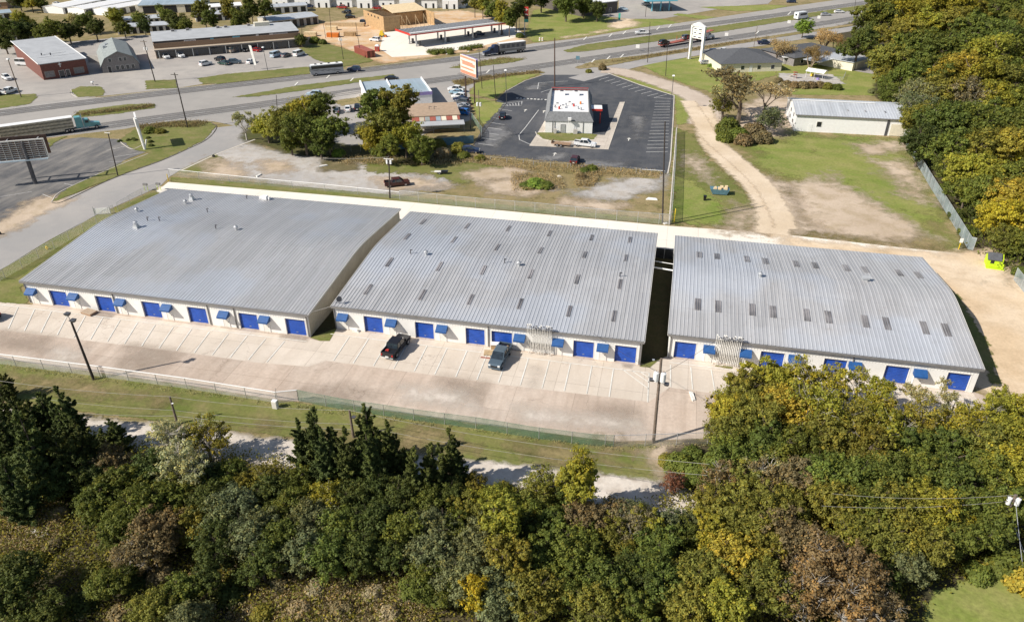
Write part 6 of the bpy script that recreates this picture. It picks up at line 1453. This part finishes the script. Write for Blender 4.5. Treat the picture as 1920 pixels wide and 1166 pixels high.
def broad(seed, R=4.5, h=8.9, n=18500, nl=15, size=.195, squash=.8, low=.0, dens=1., huep=.1, trunk='bark', lean=0, gap=.3):
    global rng; rng = np.random.default_rng(seed); rd = random.Random(seed)
    zc = h-R*squash*1.05; lobes = []; ax = rd.uniform(.8, 1.2); sk = rd.uniform(0, 6.28)
    for i in range(nl):
        a = i*2.399+rd.uniform(-.6, .6); e = math.asin(max(-.6+low, min(.98, -.5+low+1.5*(i+.5)/nl+rd.uniform(-.12, .12))))
        rr = R*rd.uniform(.38, .82)*(ax if math.cos(a-sk) > 0 else 1/ax); lobes.append((math.cos(a)*math.cos(e)*rr, math.sin(a)*math.cos(e)*rr, zc+math.sin(e)*R*squash*rd.uniform(.5, .85), R*rd.choice((.2, .27, .34, .42))))
    lobes.append((0, 0, zc, R*.5)); C = []; N = []; T = []; Hh = []; tips = []
    w = np.array([l[3]**1.8 for l in lobes]); w = w/w.sum()
    for (x, y, z, r), q in zip(lobes, w):
        k = max(7, int(34*q*len(lobes)*.8)); cl = sph(k); cl[:, 2] = cl[:, 2]*.85+.12
        lt = rng.uniform(.1, .9); lh = rng.random() < .25
        for c in cl:
            if rng.random() < gap: tips.append((x+c[0]*r*1.1, y+c[1]*r*1.1, z+c[2]*r*1.1)); continue
            cr = r*rng.uniform(.16, .5); cc = np.array([x, y, z])+c*r*rng.uniform(.6, 1.35); m = int(n*q/k/(1-gap)*rng.uniform(.4, 1.6)*dens)
            if m < 3: continue
            st = rng.normal(size=3)*.5+np.array([c[0], c[1], .3]); d = sph(m); d[:, 2] = d[:, 2]*.7+.2; d += st*rng.uniform(-.7, .9, m)[:, None]; rad = cr*rng.uniform(.35, 1.15, m)[:, None]
            C.append(cc+d*rad); N.append(d+sph(m)*.8+np.array([0, 0, .4])); ct = lt*.6+.2+rng.uniform(-.35, .35)
            T.append(np.clip(ct+rng.uniform(-.3, .3, m), 0, 1)); Hh.append(np.clip((rng.uniform(.3, 1, m))*((rng.random(m) < huep+.45*lh)), 0, 1))
    me = leaves_mesh('crown', np.concatenate(C), np.concatenate(N), size, .55, np.concatenate(T), np.concatenate(Hh), 'leaf')
    t = MB(); t.tube((0, 0, -.1), (lean*.3, 0, h*.3), R*.07, R*.05, 8); b = (lean*.3, 0, h*.3); t.tube(b, (lean, 0, zc+R*.2), R*.05, R*.02, 7)
    for (x, y, z, r) in lobes:
        s = Vector(b).lerp(Vector((lean, 0, zc)), rd.uniform(0, .6)); mid = s.lerp(Vector((x, y, z)), .5)+Vector((0, 0, -.05*R))
        t.tube(s, mid, R*.03, R*.02, 6); t.tube(mid, (x, y, z+r*.3), R*.02, R*.008, 5)
    for p in tips:
        l = min(lobes, key=lambda l: (l[0]-p[0])**2+(l[1]-p[1])**2+(l[2]-p[2])**2); t.tube(l[:3], p, R*.008, R*.003, 3, cap=False)
    return me, t.mesh('trunk', trunk), zc, R
def cedar(seed, R=2.8, h=9.5, n=16000):
    global rng; rng = np.random.default_rng(seed); rd = random.Random(seed); C = []; N = []; T = []; k = 95
    tops = [(0, 0, h)]+[(rd.uniform(-.6, .6)*R, rd.uniform(-.6, .6)*R, h*rd.uniform(.62, .88)) for _ in range(4)]
    for tx, ty, th in tops:
        f0 = th/h; kk = int(k*f0*.55)
        for i in range(kk):
            f = (i+.5)/kk; z = th*(.1+.9*f); rr = R*(.95 if tx == 0 else .75)*(1-f)**.6*rng.uniform(.4, 1.2)+.12; a = rng.uniform(0, 6.28); m = int(n/k*(1.3-.9*f))
            st = np.array([tx*(1-.3*(1-f)), ty*(1-.3*(1-f)), z-.3*rr]); en = st+np.array([math.cos(a)*rr, math.sin(a)*rr, rng.uniform(.25, .85)*rr+.2]); u = rng.uniform(.25, 1, m)[:, None]**.8
            cr = .12+.3*(1-f)*rng.uniform(.6, 1.3); C.append(st+(en-st)*u+sph(m)*cr*(1.2-u*.8)); N.append(sph(m)*.9+(en-st)/(rr+.1)*.4+np.array([0, 0, .5])); T.append(np.clip(rng.uniform(0, .85)+rng.uniform(-.25, .25, m), 0, 1))
    T = np.concatenate(T); me = leaves_mesh('crown', np.concatenate(C), np.concatenate(N), .165, .4, T, (T > .85)*.5, 'needle')
    t = MB().tube((0, 0, -.1), (0, 0, h*.93), .2, .03, 7)
    for tx, ty, th in tops[1:]: t.tube((0, 0, th*.25), (tx, ty, th*.95), .1, .02, 5)
    return me, t.mesh('trunk', 'bark'), h*.45, R
def branches(t, p, d, L, r, lv, rd, tips):
    q = p+d*L; t.tube(p, q, r, r*.62, 5 if lv > 1 else 3, cap=False)
    if lv == 0: tips.append(q); return
    for i in range(3 if lv > 1 else 4):
        nd = (d+Vector((rd.uniform(-1, 1), rd.uniform(-1, 1), rd.uniform(-.25, .8)))*.75).normalized()
        branches(t, p.lerp(q, rd.uniform(.5, 1)), nd, L*rd.uniform(.6, .82), r*.55, lv-1, rd, tips)
def sparse(seed, h=10.5, R=4.5, n=2600, bark='bark_pale', lv=4, size=.2, stems=1, tonehue=.3, fine='twig'):
    global rng; rng = np.random.default_rng(seed); rd = random.Random(seed); t = MB(); tips = []
    for s in range(stems):
        a = s*2.4; d0 = Vector((math.cos(a)*.35*(stems > 1), math.sin(a)*.35*(stems > 1), 1)).normalized()
        branches(t, Vector((0, 0, -.1)), d0, h*.34, R*.06/(1+.5*(stems > 1)), lv, rd, tips)
    P = np.array([tuple(p) for p in tips]); zc = P[:, 2].mean(); k = rng.integers(0, len(P), n)
    sc = R/np.percentile(np.hypot(P[:, 0], P[:, 1]), 92)
    for i, v in enumerate(t.v): t.v[i] = (v[0]*sc, v[1]*sc, v[2])
    P[:, :2] *= sc
    C = P[k]+sph(n)*rng.uniform(.05, .65, n)[:, None]; T = rng.random(n)
    me = leaves_mesh('crown', C, sph(n)+np.array([0, 0, .4]), size, .55, T, (rng.random(n) < tonehue)*.8, 'leaf')
    return me, t.mesh('trunk', bark), zc, R
def shrub(seed, R=1.8, n=3500):
    global rng; rng = np.random.default_rng(seed); C = []; N = []; T = []
    for i in range(26):
        c = sph(1)[0]*R*.6; c[2] = abs(c[2])*.75+.35*R*.6; m = n//26; d = sph(m); C.append(c+d*R*.36*rng.uniform(.6, 1.1, m)[:, None]); N.append(d+np.array([0, 0, .5])+sph(m)*.4); T.append(np.clip(rng.uniform(.2, .8)+rng.uniform(-.25, .25, m), 0, 1))
    T = np.concatenate(T); C = np.concatenate(C); C[:, 2] = np.abs(C[:, 2])
    me = leaves_mesh('crown', C, np.concatenate(N), .17, .55, T, (rng.random(len(T)) < .12)*.8, 'leaf')
    t = MB()
    for a in range(5): t.tube((0, 0, -.05), (math.cos(a*1.26)*R*.4, math.sin(a*1.26)*R*.4, R*.8), .05, .02, 4)
    return me, t.mesh('stems', 'bark'), R*.55, R
for _m in ():
    pass
PROTO = dict(oak=[broad(1), broad(2, nl=18), broad(3, nl=12, squash=.95), broad(4, nl=20, n=21000), broad(5, nl=14, huep=.25), broad(31, nl=16, squash=1.05, n=20000), broad(32, nl=13, squash=.7)],
             tall=[broad(6, R=3.6, h=12.5, nl=14, squash=1.35, n=16000), broad(7, R=3.4, h=12, nl=12, squash=1.5, n=15000, huep=.25)],
             thin=[broad(8, nl=18, n=8200, huep=.2, trunk='bark_pale', gap=.5), broad(9, nl=15, n=6400, size=.19, huep=.3, trunk='bark_pale', gap=.6), broad(33, nl=22, n=8600, size=.18, huep=.25, trunk='bark_pale', gap=.55)],
             cedar=[cedar(10), cedar(12, R=2.2, h=10.5), cedar(13, R=3.0, h=9)],
             sparse=[sparse(14), sparse(15, n=3400)], bare=[sparse(16, n=500, h=9), sparse(17, n=900, h=9, bark='bark')],
             myrtle=[sparse(18, h=6, R=3.2, n=5200, bark='twig', lv=4, size=.1, stems=3, tonehue=.6), sparse(19, h=6, R=3.2, n=4600, bark='twig', lv=4, size=.1, stems=4, tonehue=.7)],
             shrub=[shrub(20), shrub(21)], oldoak=[sparse(40, n=1700, bark='bark', size=.2, tonehue=.5, lv=5)])
HUE = dict(dark=(.095, .12, .028), cedar=(.105, .128, .032), green=(.135, .165, .032), mid=(.155, .185, .034), olive=(.22, .21, .038), ygreen=(.32, .305, .04), yellow=(.46, .39, .035), gold=(.38, .31, .045),
           grey=(.185, .205, .09), pale=(.36, .35, .17), rust=(.26, .195, .095), brown=(.23, .185, .09), lime=(.22, .32, .055), red=(.26, .12, .07), straw=(.42, .34, .19))
ADJ = dict(dark='dark green', cedar='blackish green', green='deep green', mid='mid green', olive='olive green', ygreen='yellow-green', yellow='bright yellow', gold='golden', grey='grey-green', pale='pale green', rust='rusty brown', brown='brownish', lime='fresh green', red='reddish', straw='straw-coloured')
KIND = dict(oldoak='spreading half-bare tree', oak='broad tree', tall='tall tree', thin='thin-leaved tree', cedar='cedar', sparse='half-bare tree', bare='bare-branched tree', myrtle='bare twiggy tree', shrub='bush')
NAME = dict(oldoak='tree', oak='tree', tall='tree', thin='tree', cedar='cedar_tree', sparse='tree', bare='bare_tree', myrtle='small_tree', shrub='bush')
def where(x, y):
    if y > 700 and not (x > 1840 and y < 560):
        col = ('in far-left lower woods', 'in lower woods below long warehouse', 'in lower woods below middle warehouse', 'in lower woods below transformer pole', 'in woods fronting tree-side warehouse')[min(4, int(x/400) if x < 1600 else 4)]
        row = 'back row' if y < 830 else 'second row' if y < 910 else 'third row' if y < 990 else 'fourth row' if y < 1070 else 'front row'
        return col+', '+row
    if x > 1570: return 'in woods beyond the field, '+('highway end' if y < 110 else 'behind white building' if y < 230 else 'along mid fence' if y < 370 else 'above playhouse')
    if 440 < x < 900 and 170 < y < 320: return 'in the clump between the gravel lot and the dealer'
    if 870 < x < 1140 and y < 50: return 'around the lawn at the top'
    if x < 560 and y < 130: return 'in the belt behind the mall and hall'
    if 1380 > x > 1330 or 1340 < x < 1460 and y > 130: return 'by the gravel drive and white building'
    return 'beside the highway houses' if y < 160 and x > 1300 else 'on the rough ground'
TREES = []
rt = random.Random(5)
def tree(kind, x, y, rpx, col, sz=1., label=None, varr=.14, hr=None):
    P = PROTO[kind]; idx = rt.randrange(len(P)); cr, tr, zc, R = P[idx]
    z = zc
    for _ in range(5):
        g = G(x, y, z); depth = (g-CAM).dot(_F); s = rpx*depth/FPX/R; z = zc*s*sz
    t = bpy.data.objects.new(NAME[kind], None); COL.objects.link(t); t.location = (g.x, g.y, .02); t.rotation_euler = (0, 0, rt.uniform(0, 6.28)); t.scale = (s, s, s*sz)
    c = bpy.data.objects.new('crown', cr); COL.objects.link(c); c.parent = t
    k = bpy.data.objects.new('trunk' if kind != 'shrub' else 'stems', tr); COL.objects.link(k); k.parent = t
    h = HUE[col]; v = 1+rt.uniform(-varr, varr); w = rt.uniform(-.08, .08); c.color = (h[0]*v*(1+w), h[1]*v, h[2]*v*(1-w), 1)
    t['category'] = 'bush' if kind == 'shrub' else 'tree'; t['label'] = label or f"{ADJ[col]} {KIND[kind]} {where(x, y)}"
    t['_x'] = float(x); TREES.append(t); return t
def many(s):
    for ln in s.strip().splitlines():
        for e_ in ln.split(';'):
            p = e_.split()
            if p: tree(p[0], float(p[1]), float(p[2]), float(p[3]), p[4], float(p[5]) if len(p) > 5 else 1.)
many('''
cedar 16 775 34 cedar; cedar 48 800 40 cedar; cedar 92 790 36 cedar; cedar 132 800 34 cedar; cedar 22 838 42 cedar; cedar 70 862 44 cedar; cedar 120 868 46 cedar; cedar 158 846 38 cedar; cedar 215 822 30 cedar .8; cedar 4 728 26 cedar .8
oak 20 890 46 dark; oak 96 905 42 dark; cedar 30 925 34 cedar; oak 170 900 44 dark; oak 215 878 40 brown; oak 232 915 50 green; oak 184 946 46 green; oak 283 892 44 dark; oak 262 956 52 green; oak 310 942 44 green
thin 322 835 50 pale; thin 386 822 46 olive; thin 345 878 52 pale 1.1; oak 385 900 38 dark; oak 430 893 36 green; oak 462 915 32 olive; oak 340 930 46 olive; oak 395 950 46 dark; oak 232 1000 46 green; oak 300 1000 50 brown; oak 362 990 46 olive; oak 430 955 50 grey; oak 470 1000 54 grey; oak 410 1020 50 dark; thin 260 1040 46 brown
cedar 566 850 30 cedar; cedar 598 840 36 cedar; cedar 628 848 32 cedar; cedar 692 824 32 cedar; cedar 705 845 34 cedar; cedar 730 858 32 cedar; cedar 652 878 36 cedar; cedar 694 880 38 cedar; cedar 610 880 36 cedar; cedar 760 868 22 cedar; cedar 845 872 32 cedar; cedar 812 895 32 cedar; cedar 780 908 34 cedar; cedar 860 900 30 cedar
thin 500 900 34 olive; oak 526 918 36 dark; oak 560 920 42 green; oak 500 935 42 dark; oak 545 960 46 green; thin 616 940 40 ygreen 1.1; oak 590 980 48 grey; oak 660 935 44 dark; oak 705 925 44 dark; oak 750 940 46 dark; oak 800 945 44 green; oak 845 935 40 dark; oak 645 990 50 green; oak 700 985 50 dark; oak 755 995 52 green; oak 810 990 50 grey; oak 520 1010 50 green; oak 560 1040 50 grey; oak 620 1045 52 green; oak 680 1040 50 dark; oak 740 1045 48 dark; oak 800 1045 50 grey; oak 850 1000 48 green; oak 490 1060 46 dark
oak 896 934 38 olive; oak 925 950 46 ygreen; oak 885 968 48 olive; oak 950 930 34 olive; tall 935 990 46 ygreen; oak 900 1030 54 grey; oak 965 960 46 green; thin 1015 915 40 olive; tall 1085 905 44 ygreen 1.1; oak 1050 935 34 green; oak 1000 960 46 olive; oak 1045 985 50 green; oak 985 1010 50 dark; tall 955 1060 46 olive; oak 1020 1055 60 green; oak 1085 1040 58 green; oak 1095 980 48 brown; thin 1140 975 40 brown; oak 1180 968 38 grey; tall 1215 985 38 ygreen .8; oak 1250 1000 44 grey; thin 1190 995 50 brown; oak 1150 1020 52 olive; oak 1225 1030 52 green; oak 1280 1020 48 green; oak 1285 990 38 grey; thin 1262 905 22 red 1.1
oak 870 1090 58 grey; oak 800 1100 50 green; tall 892 1118 36 yellow; oak 940 1120 56 grey; oak 1000 1120 60 olive; oak 1065 1110 58 green; oak 1130 1085 58 green; oak 1120 1140 56 olive; oak 1190 1080 52 dark; oak 1240 1090 54 green; oak 1185 1150 56 green; oak 1290 1140 56 olive
oak 1340 960 50 olive; thin 1350 905 44 brown; oak 1395 920 54 olive; oak 1335 1020 56 ygreen; oak 1400 985 60 olive; oak 1370 1060 60 gold; oak 1430 1045 60 olive; oak 1310 1080 56 olive; oak 1360 1130 62 ygreen; oak 1440 1110 60 olive; oak 1465 960 56 olive; thin 1425 905 46 brown; oak 1480 1015 58 brown
thin 1545 1060 66 rust; thin 1600 1080 62 rust; thin 1520 1120 64 rust; thin 1590 1140 62 rust; bare 1500 1060 54 rust; oak 1640 1090 44 dark; thin 1645 1140 46 rust; bare 1480 1110 54 brown; oak 1655 1050 40 dark
oak 1395 742 50 olive; oak 1370 770 46 ygreen; oak 1440 722 52 ygreen; oak 1410 790 56 olive; oak 1470 775 54 gold; oak 1365 815 48 olive; thin 1490 718 50 ygreen; thin 1530 775 56 ygreen 1.1; thin 1560 728 46 ygreen; bare 1500 800 50 pale; oak 1430 840 56 green; oak 1480 840 56 mid; oak 1375 860 46 mid; sparse 1620 728 48 ygreen; sparse 1672 738 46 ygreen; sparse 1690 768 48 olive; sparse 1740 735 42 pale; bare 1785 755 40 pale; thin 1600 800 54 olive; oak 1545 835 56 olive; thin 1660 810 54 ygreen; oak 1620 850 56 olive; thin 1730 800 52 olive; oak 1700 850 56 green; thin 1800 810 50 ygreen; oak 1770 850 56 green; thin 1850 790 44 ygreen; oak 1885 770 40 ygreen; oak 1840 840 54 olive; oak 1895 830 54 ygreen
oak 1540 890 56 mid; oak 1480 900 52 brown; oak 1600 905 56 mid; oak 1660 900 56 green; oak 1720 905 56 green; oak 1780 905 56 green; oak 1840 895 54 mid; oak 1895 890 54 ygreen; oak 1560 950 56 olive; oak 1620 955 56 mid; oak 1680 960 58 olive; oak 1740 965 58 ygreen; oak 1800 955 54 mid; oak 1860 955 50 green; oak 1910 950 50 green; oak 1610 1010 54 olive; oak 1670 1015 54 olive; oak 1730 1020 52 olive; oak 1790 1010 46 green; oak 1700 1060 44 grey; shrub 1890 1050 44 mid; oak 1850 1000 46 green; shrub 1925 1085 40 gold; shrub 1835 1070 30 mid; sparse 1440 880 44 pale
shrub 1275 868 34 mid; shrub 1310 885 36 mid; shrub 1340 870 34 green; shrub 1255 860 22 olive; shrub 1300 850 26 mid; oak 1330 905 34 mid
oak 30 1085 54 dark; oak 20 1130 56 dark; oak 90 1150 40 dark; shrub 180 1075 34 olive; oak 205 1095 42 green; shrub 250 1085 34 dark; shrub 300 1075 34 brown; oak 340 1120 44 mid; oak 380 1095 42 dark; oak 290 1145 46 olive; shrub 430 1110 34 dark; oak 360 1160 44 grey; shrub 155 1130 34 dark; shrub 230 1150 34 brown; shrub 445 1085 30 olive
shrub 520 1095 24 brown; shrub 590 1100 24 straw; shrub 650 1085 22 brown; shrub 700 1110 24 straw; shrub 560 1140 26 straw; shrub 640 1140 26 brown; shrub 730 1150 26 straw; shrub 490 1150 26 olive; shrub 770 1090 20 red; shrub 760 1120 20 brown; shrub 100 1020 20 brown; shrub 30 960 18 brown; shrub 110 960 18 straw; shrub 70 1045 20 olive
''')
many('''
oak 1640 52 48 green 1.1; oak 1610 88 38 dark; oak 1668 22 42 olive; oak 1700 30 40 ygreen; oak 1742 20 40 ygreen; oak 1790 18 38 ygreen; oak 1840 16 36 olive; oak 1885 22 38 green; oak 1915 55 36 olive
oak 1690 68 44 olive; oak 1740 60 42 ygreen; oak 1785 52 40 olive; oak 1830 58 42 green; oak 1875 68 42 green; oak 1665 112 38 olive; oak 1705 105 44 mid; oak 1755 100 44 green; oak 1800 95 40 mid; oak 1845 105 44 ygreen; oak 1895 112 44 mid
oak 1690 150 38 mid; oak 1735 145 44 mid; oak 1785 140 46 gold; oak 1830 150 44 ygreen; oak 1878 155 44 olive; oak 1915 150 36 mid; thin 1720 185 42 grey; oak 1765 185 46 olive; thin 1812 192 46 brown; oak 1860 195 46 ygreen; oak 1905 200 44 mid
oak 1725 225 38 olive; oak 1765 235 48 green; oak 1815 235 48 mid; oak 1865 240 50 green; oak 1908 250 44 green; oak 1728 270 40 dark; oak 1775 282 46 green; oak 1822 285 48 olive; oak 1880 285 50 gold; oak 1918 300 40 yellow
oak 1780 322 30 green; oak 1805 325 42 ygreen; oak 1850 325 46 ygreen; oak 1900 335 48 mid; oak 1812 362 32 green; oak 1845 370 46 mid; oak 1895 380 52 gold; oak 1848 402 32 dark; oak 1882 412 44 yellow; oak 1935 425 40 gold; oak 1880 448 30 olive; oak 1918 462 36 mid; shrub 1915 508 18 green; shrub 1775 352 16 mid; shrub 1795 400 18 dark; shrub 1815 430 18 mid; oak 1660 150 26 olive; oak 1670 180 26 mid; thin 1715 205 36 grey
oak 560 215 34 ygreen; oak 595 210 38 mid; oak 530 235 34 olive; oak 570 248 40 green; oak 615 245 38 mid; oak 500 240 26 ygreen; oak 545 268 28 mid; oak 600 272 32 green; tall 712 210 36 mid; tall 745 205 38 olive; oak 728 240 44 olive; oak 700 260 30 ygreen; oak 760 260 34 ygreen; oak 790 280 28 mid; thin 680 250 20 pale; oak 725 280 28 mid; shrub 635 285 14 lime; shrub 830 285 18 straw; shrub 860 275 18 olive; shrub 820 268 18 olive; shrub 870 290 14 green; shrub 790 295 18 green; sparse 455 218 24 pale 1.2; shrub 480 232 10 straw
shrub 1004 342 24 lime .6; shrub 1020 345 20 mid .6; shrub 990 346 18 green .6; shrub 1110 315 14 green; shrub 1098 318 12 green; shrub 1090 330 12 rust; shrub 900 295 12 olive; shrub 280 243 14 mid .8; shrub 300 245 12 olive .7; shrub 240 262 5 dark .8; shrub 224 264 5 dark .8; shrub 250 260 5 dark .8; shrub 254 262 5 dark .8; shrub 278 258 5 dark .8; shrub 282 265 6 dark .8; shrub 283 272 6 dark .8
oldoak 1396 152 72 brown .72; oldoak 1440 168 40 straw .8; oldoak 1362 165 36 pale 1.1; shrub 1365 235 26 green 1.3; shrub 1385 250 24 mid; shrub 1415 240 24 rust; shrub 1430 255 22 brown; shrub 1395 260 20 rust; shrub 1360 255 18 green; thin 1445 225 26 grey; thin 1355 200 22 olive
myrtle 1462 85 26 straw; myrtle 1524 98 26 brown; myrtle 1548 66 26 straw; myrtle 1570 74 20 rust; oak 1507 52 17 lime; shrub 1332 122 6 lime; shrub 1130 125 9 brown 1.3; shrub 1104 133 7 olive; shrub 1350 135 10 brown; shrub 1365 142 10 rust
shrub 1475 156 12 brown; shrub 1490 158 12 rust; shrub 1506 158 13 brown; shrub 1522 158 12 rust; shrub 1538 158 12 brown; shrub 1553 160 12 olive; shrub 1570 162 11 green; shrub 1636 170 9 grey; shrub 1460 150 10 brown; shrub 1450 165 12 straw; shrub 1660 170 9 green; shrub 1683 180 10 olive; shrub 1700 208 12 green
oak 15 55 26 green; oak 42 40 20 ygreen; oak 50 62 24 dark; oak 8 80 22 dark; oak 100 55 24 mid; oak 82 70 20 green; oak 128 62 22 dark; oak 160 42 19 green; oak 178 55 20 dark; oak 142 38 14 pale; oak 215 32 18 ygreen; oak 232 55 16 green; oak 262 35 15 mid; oak 270 50 14 dark; oak 312 30 15 mid; oak 330 45 20 dark; oak 348 50 16 green; oak 300 18 10 mid; tall 382 25 20 olive; tall 398 40 18 green; tall 430 22 18 olive; tall 445 42 16 green; tall 470 16 18 mid; tall 495 20 17 green; tall 460 35 14 dark; oak 58 8 14 ygreen; oak 75 8 13 mid; oak 36 5 16 dark; oak 520 32 10 dark; oak 565 76 12 dark; shrub 590 74 12 mid; shrub 605 78 9 green
tall 905 10 16 ygreen; tall 922 22 18 mid; tall 940 28 18 ygreen; tall 955 38 15 mid; tall 968 25 18 dark; tall 890 8 12 olive; oak 985 8 20 dark; oak 1015 2 22 dark; oak 1062 10 26 mid; oak 1095 12 24 green; oak 1120 20 18 dark; shrub 975 66 9 green; oak 870 4 10 grey; shrub 815 100 6 mid; shrub 830 98 6 mid; shrub 845 98 7 green; shrub 880 92 6 olive
''')
# labels that repeat get an ordinal by their place from the left
ORD = ['leftmost', 'second', 'third', 'fourth', 'fifth', 'sixth', 'seventh', 'eighth', 'ninth', 'tenth', 'eleventh', 'twelfth', 'thirteenth', 'fourteenth', 'fifteenth', 'sixteenth']
from collections import defaultdict
by = defaultdict(list)
for t in TREES: by[t['label']].append(t)
for k, L in by.items():
    L.sort(key=lambda t: t['_x'])
    if len(L) > 1:
        for i, t in enumerate(L): t['label'] = ORD[i]+' '+k
for t in TREES:
    x, y = t['_x'], 0; l = t['label']
    t['group'] = 'trees and bushes of the lower woods' if 'lower woods' in l or 'tree-side' in l else 'trees of the woods beyond the field' if 'beyond the field' in l else 'trees between gravel lot and dealer' if 'clump' in l else 'trees and bushes along the roads'
    del t['_x']
# low growth nobody could count
def tufts(name, label, polys, n, mat_col, size=.16, h=.35, per=9, spread=.3, cat='undergrowth', up=.5):
    global rng; rng = np.random.default_rng(len(name)+n); pts = []
    for poly, w in polys:
        P = np.array([G(*p)[:2] for p in poly]); lo, hi = P.min(0), P.max(0); k = int(n*w); got = 0
        while got < k:
            q = rng.uniform(lo, hi, (k*3, 2)); ins = np.zeros(len(q), bool)
            for i in range(len(P)):
                a, b = P[i], P[(i+1) % len(P)]; ins ^= ((a[1] > q[:, 1]) != (b[1] > q[:, 1])) & (q[:, 0] < (b[0]-a[0])*(q[:, 1]-a[1])/(b[1]-a[1]+1e-12)+a[0])
            q = q[ins][:k-got]; pts.append(q); got += len(q)
    q = np.concatenate(pts); m = len(q)*per; c = np.repeat(q, per, 0)+rng.normal(size=(m, 2))*spread
    C = np.c_[c, rng.uniform(.08, 1, m)*h*np.repeat(rng.uniform(.5, 1.3, len(q)), per)+.1]; T = np.repeat(rng.random(len(q)), per)*.6+rng.random(m)*.4
    me = leaves_mesh(name, C, sph(m)+np.array([0, 0, up]), size, .5, T, (rng.random(m) < .25)*.8, 'leaf')
    o = bpy.data.objects.new(name, me); COL.objects.link(o); o.color = (*HUE[mat_col], 1); return tag(o, label, cat, kind='stuff')
tufts('undergrowth', 'dense low undergrowth between the trunks of the lower woods', [([(-40, 840), (150, 815), (430, 850), (560, 870), (900, 915), (1200, 950), (1350, 900), (1920, 800), (1960, 1060), (1740, 1100), (1700, 1200), (-60, 1200)], 1)], 9000, 'olive', .17, 1.2, 9, .5)
tufts('undergrowth', 'brown dead brush and bracken in the lower clearings', [([(-40, 935), (60, 925), (120, 950), (125, 1010), (80, 1050), (-40, 1045)], .25), ([(440, 1110), (600, 1072), (780, 1078), (830, 1120), (800, 1200), (420, 1200)], .5), ([(150, 1070), (420, 1060), (420, 1180), (120, 1180)], .25)], 3600, 'straw', .11, .8, 9, .3)
tufts('undergrowth', 'undergrowth beneath the woods beyond the field', [([(1660, 130), (1700, 262), (1750, 330), (1822, 470), (1905, 530), (1960, 520), (1960, 100)], 1)], 4500, 'mid', .24, 1.5, 9, .6)
tufts('tall_grass', 'dry tall grass and weeds along the black lot and gravel ground', [([(870, 290), (1000, 303), (1245, 325), (1240, 334), (1000, 322), (870, 305)], .4), ([(640, 296), (880, 300), (870, 312), (640, 310)], .2), ([(960, 325), (1050, 330), (1060, 355), (960, 360)], .2), ([(1080, 325), (1130, 322), (1110, 350), (1080, 350)], .2)], 3000, 'straw', .13, .7, 8, .35, 'grass')
tufts('tall_grass', 'long grass on the medians and highway verges', [([(842, 127), (880, 119), (940, 109), (987, 111), (960, 118), (870, 129)], .1), ([(846, 154), (900, 146), (1010, 134), (1015, 138), (960, 143), (900, 154), (870, 162)], .3), ([(140, 215), (290, 197), (285, 203), (150, 219)], .15), ([(258, 238), (330, 229), (395, 230), (370, 240), (300, 240), (262, 250)], .2), ([(1080, 127), (1210, 106), (1350, 84), (1440, 71), (1440, 73), (1210, 110)], .25)], 2200, 'brown', .16, .7, 8, .4, 'grass')
tufts('grass_tufts', 'weeds growing at the fence foot along the lot', [([(0, 684), (350, 731), (520, 757), (640, 770), (900, 807), (1150, 839), (1330, 833), (1330, 838), (1150, 845), (900, 812), (520, 763), (0, 690)], 1)], 500, 'pale', .08, .3, 7, .18, 'grass')
tufts('hedge_brush', 'clipped brush on the bank by the filling station', [([(800, 99), (850, 95), (848, 100), (802, 104)], .6), ([(860, 93), (905, 88), (905, 91), (862, 96)], .4)], 500, 'green', .22, 1.2, 9, .4, 'brush')
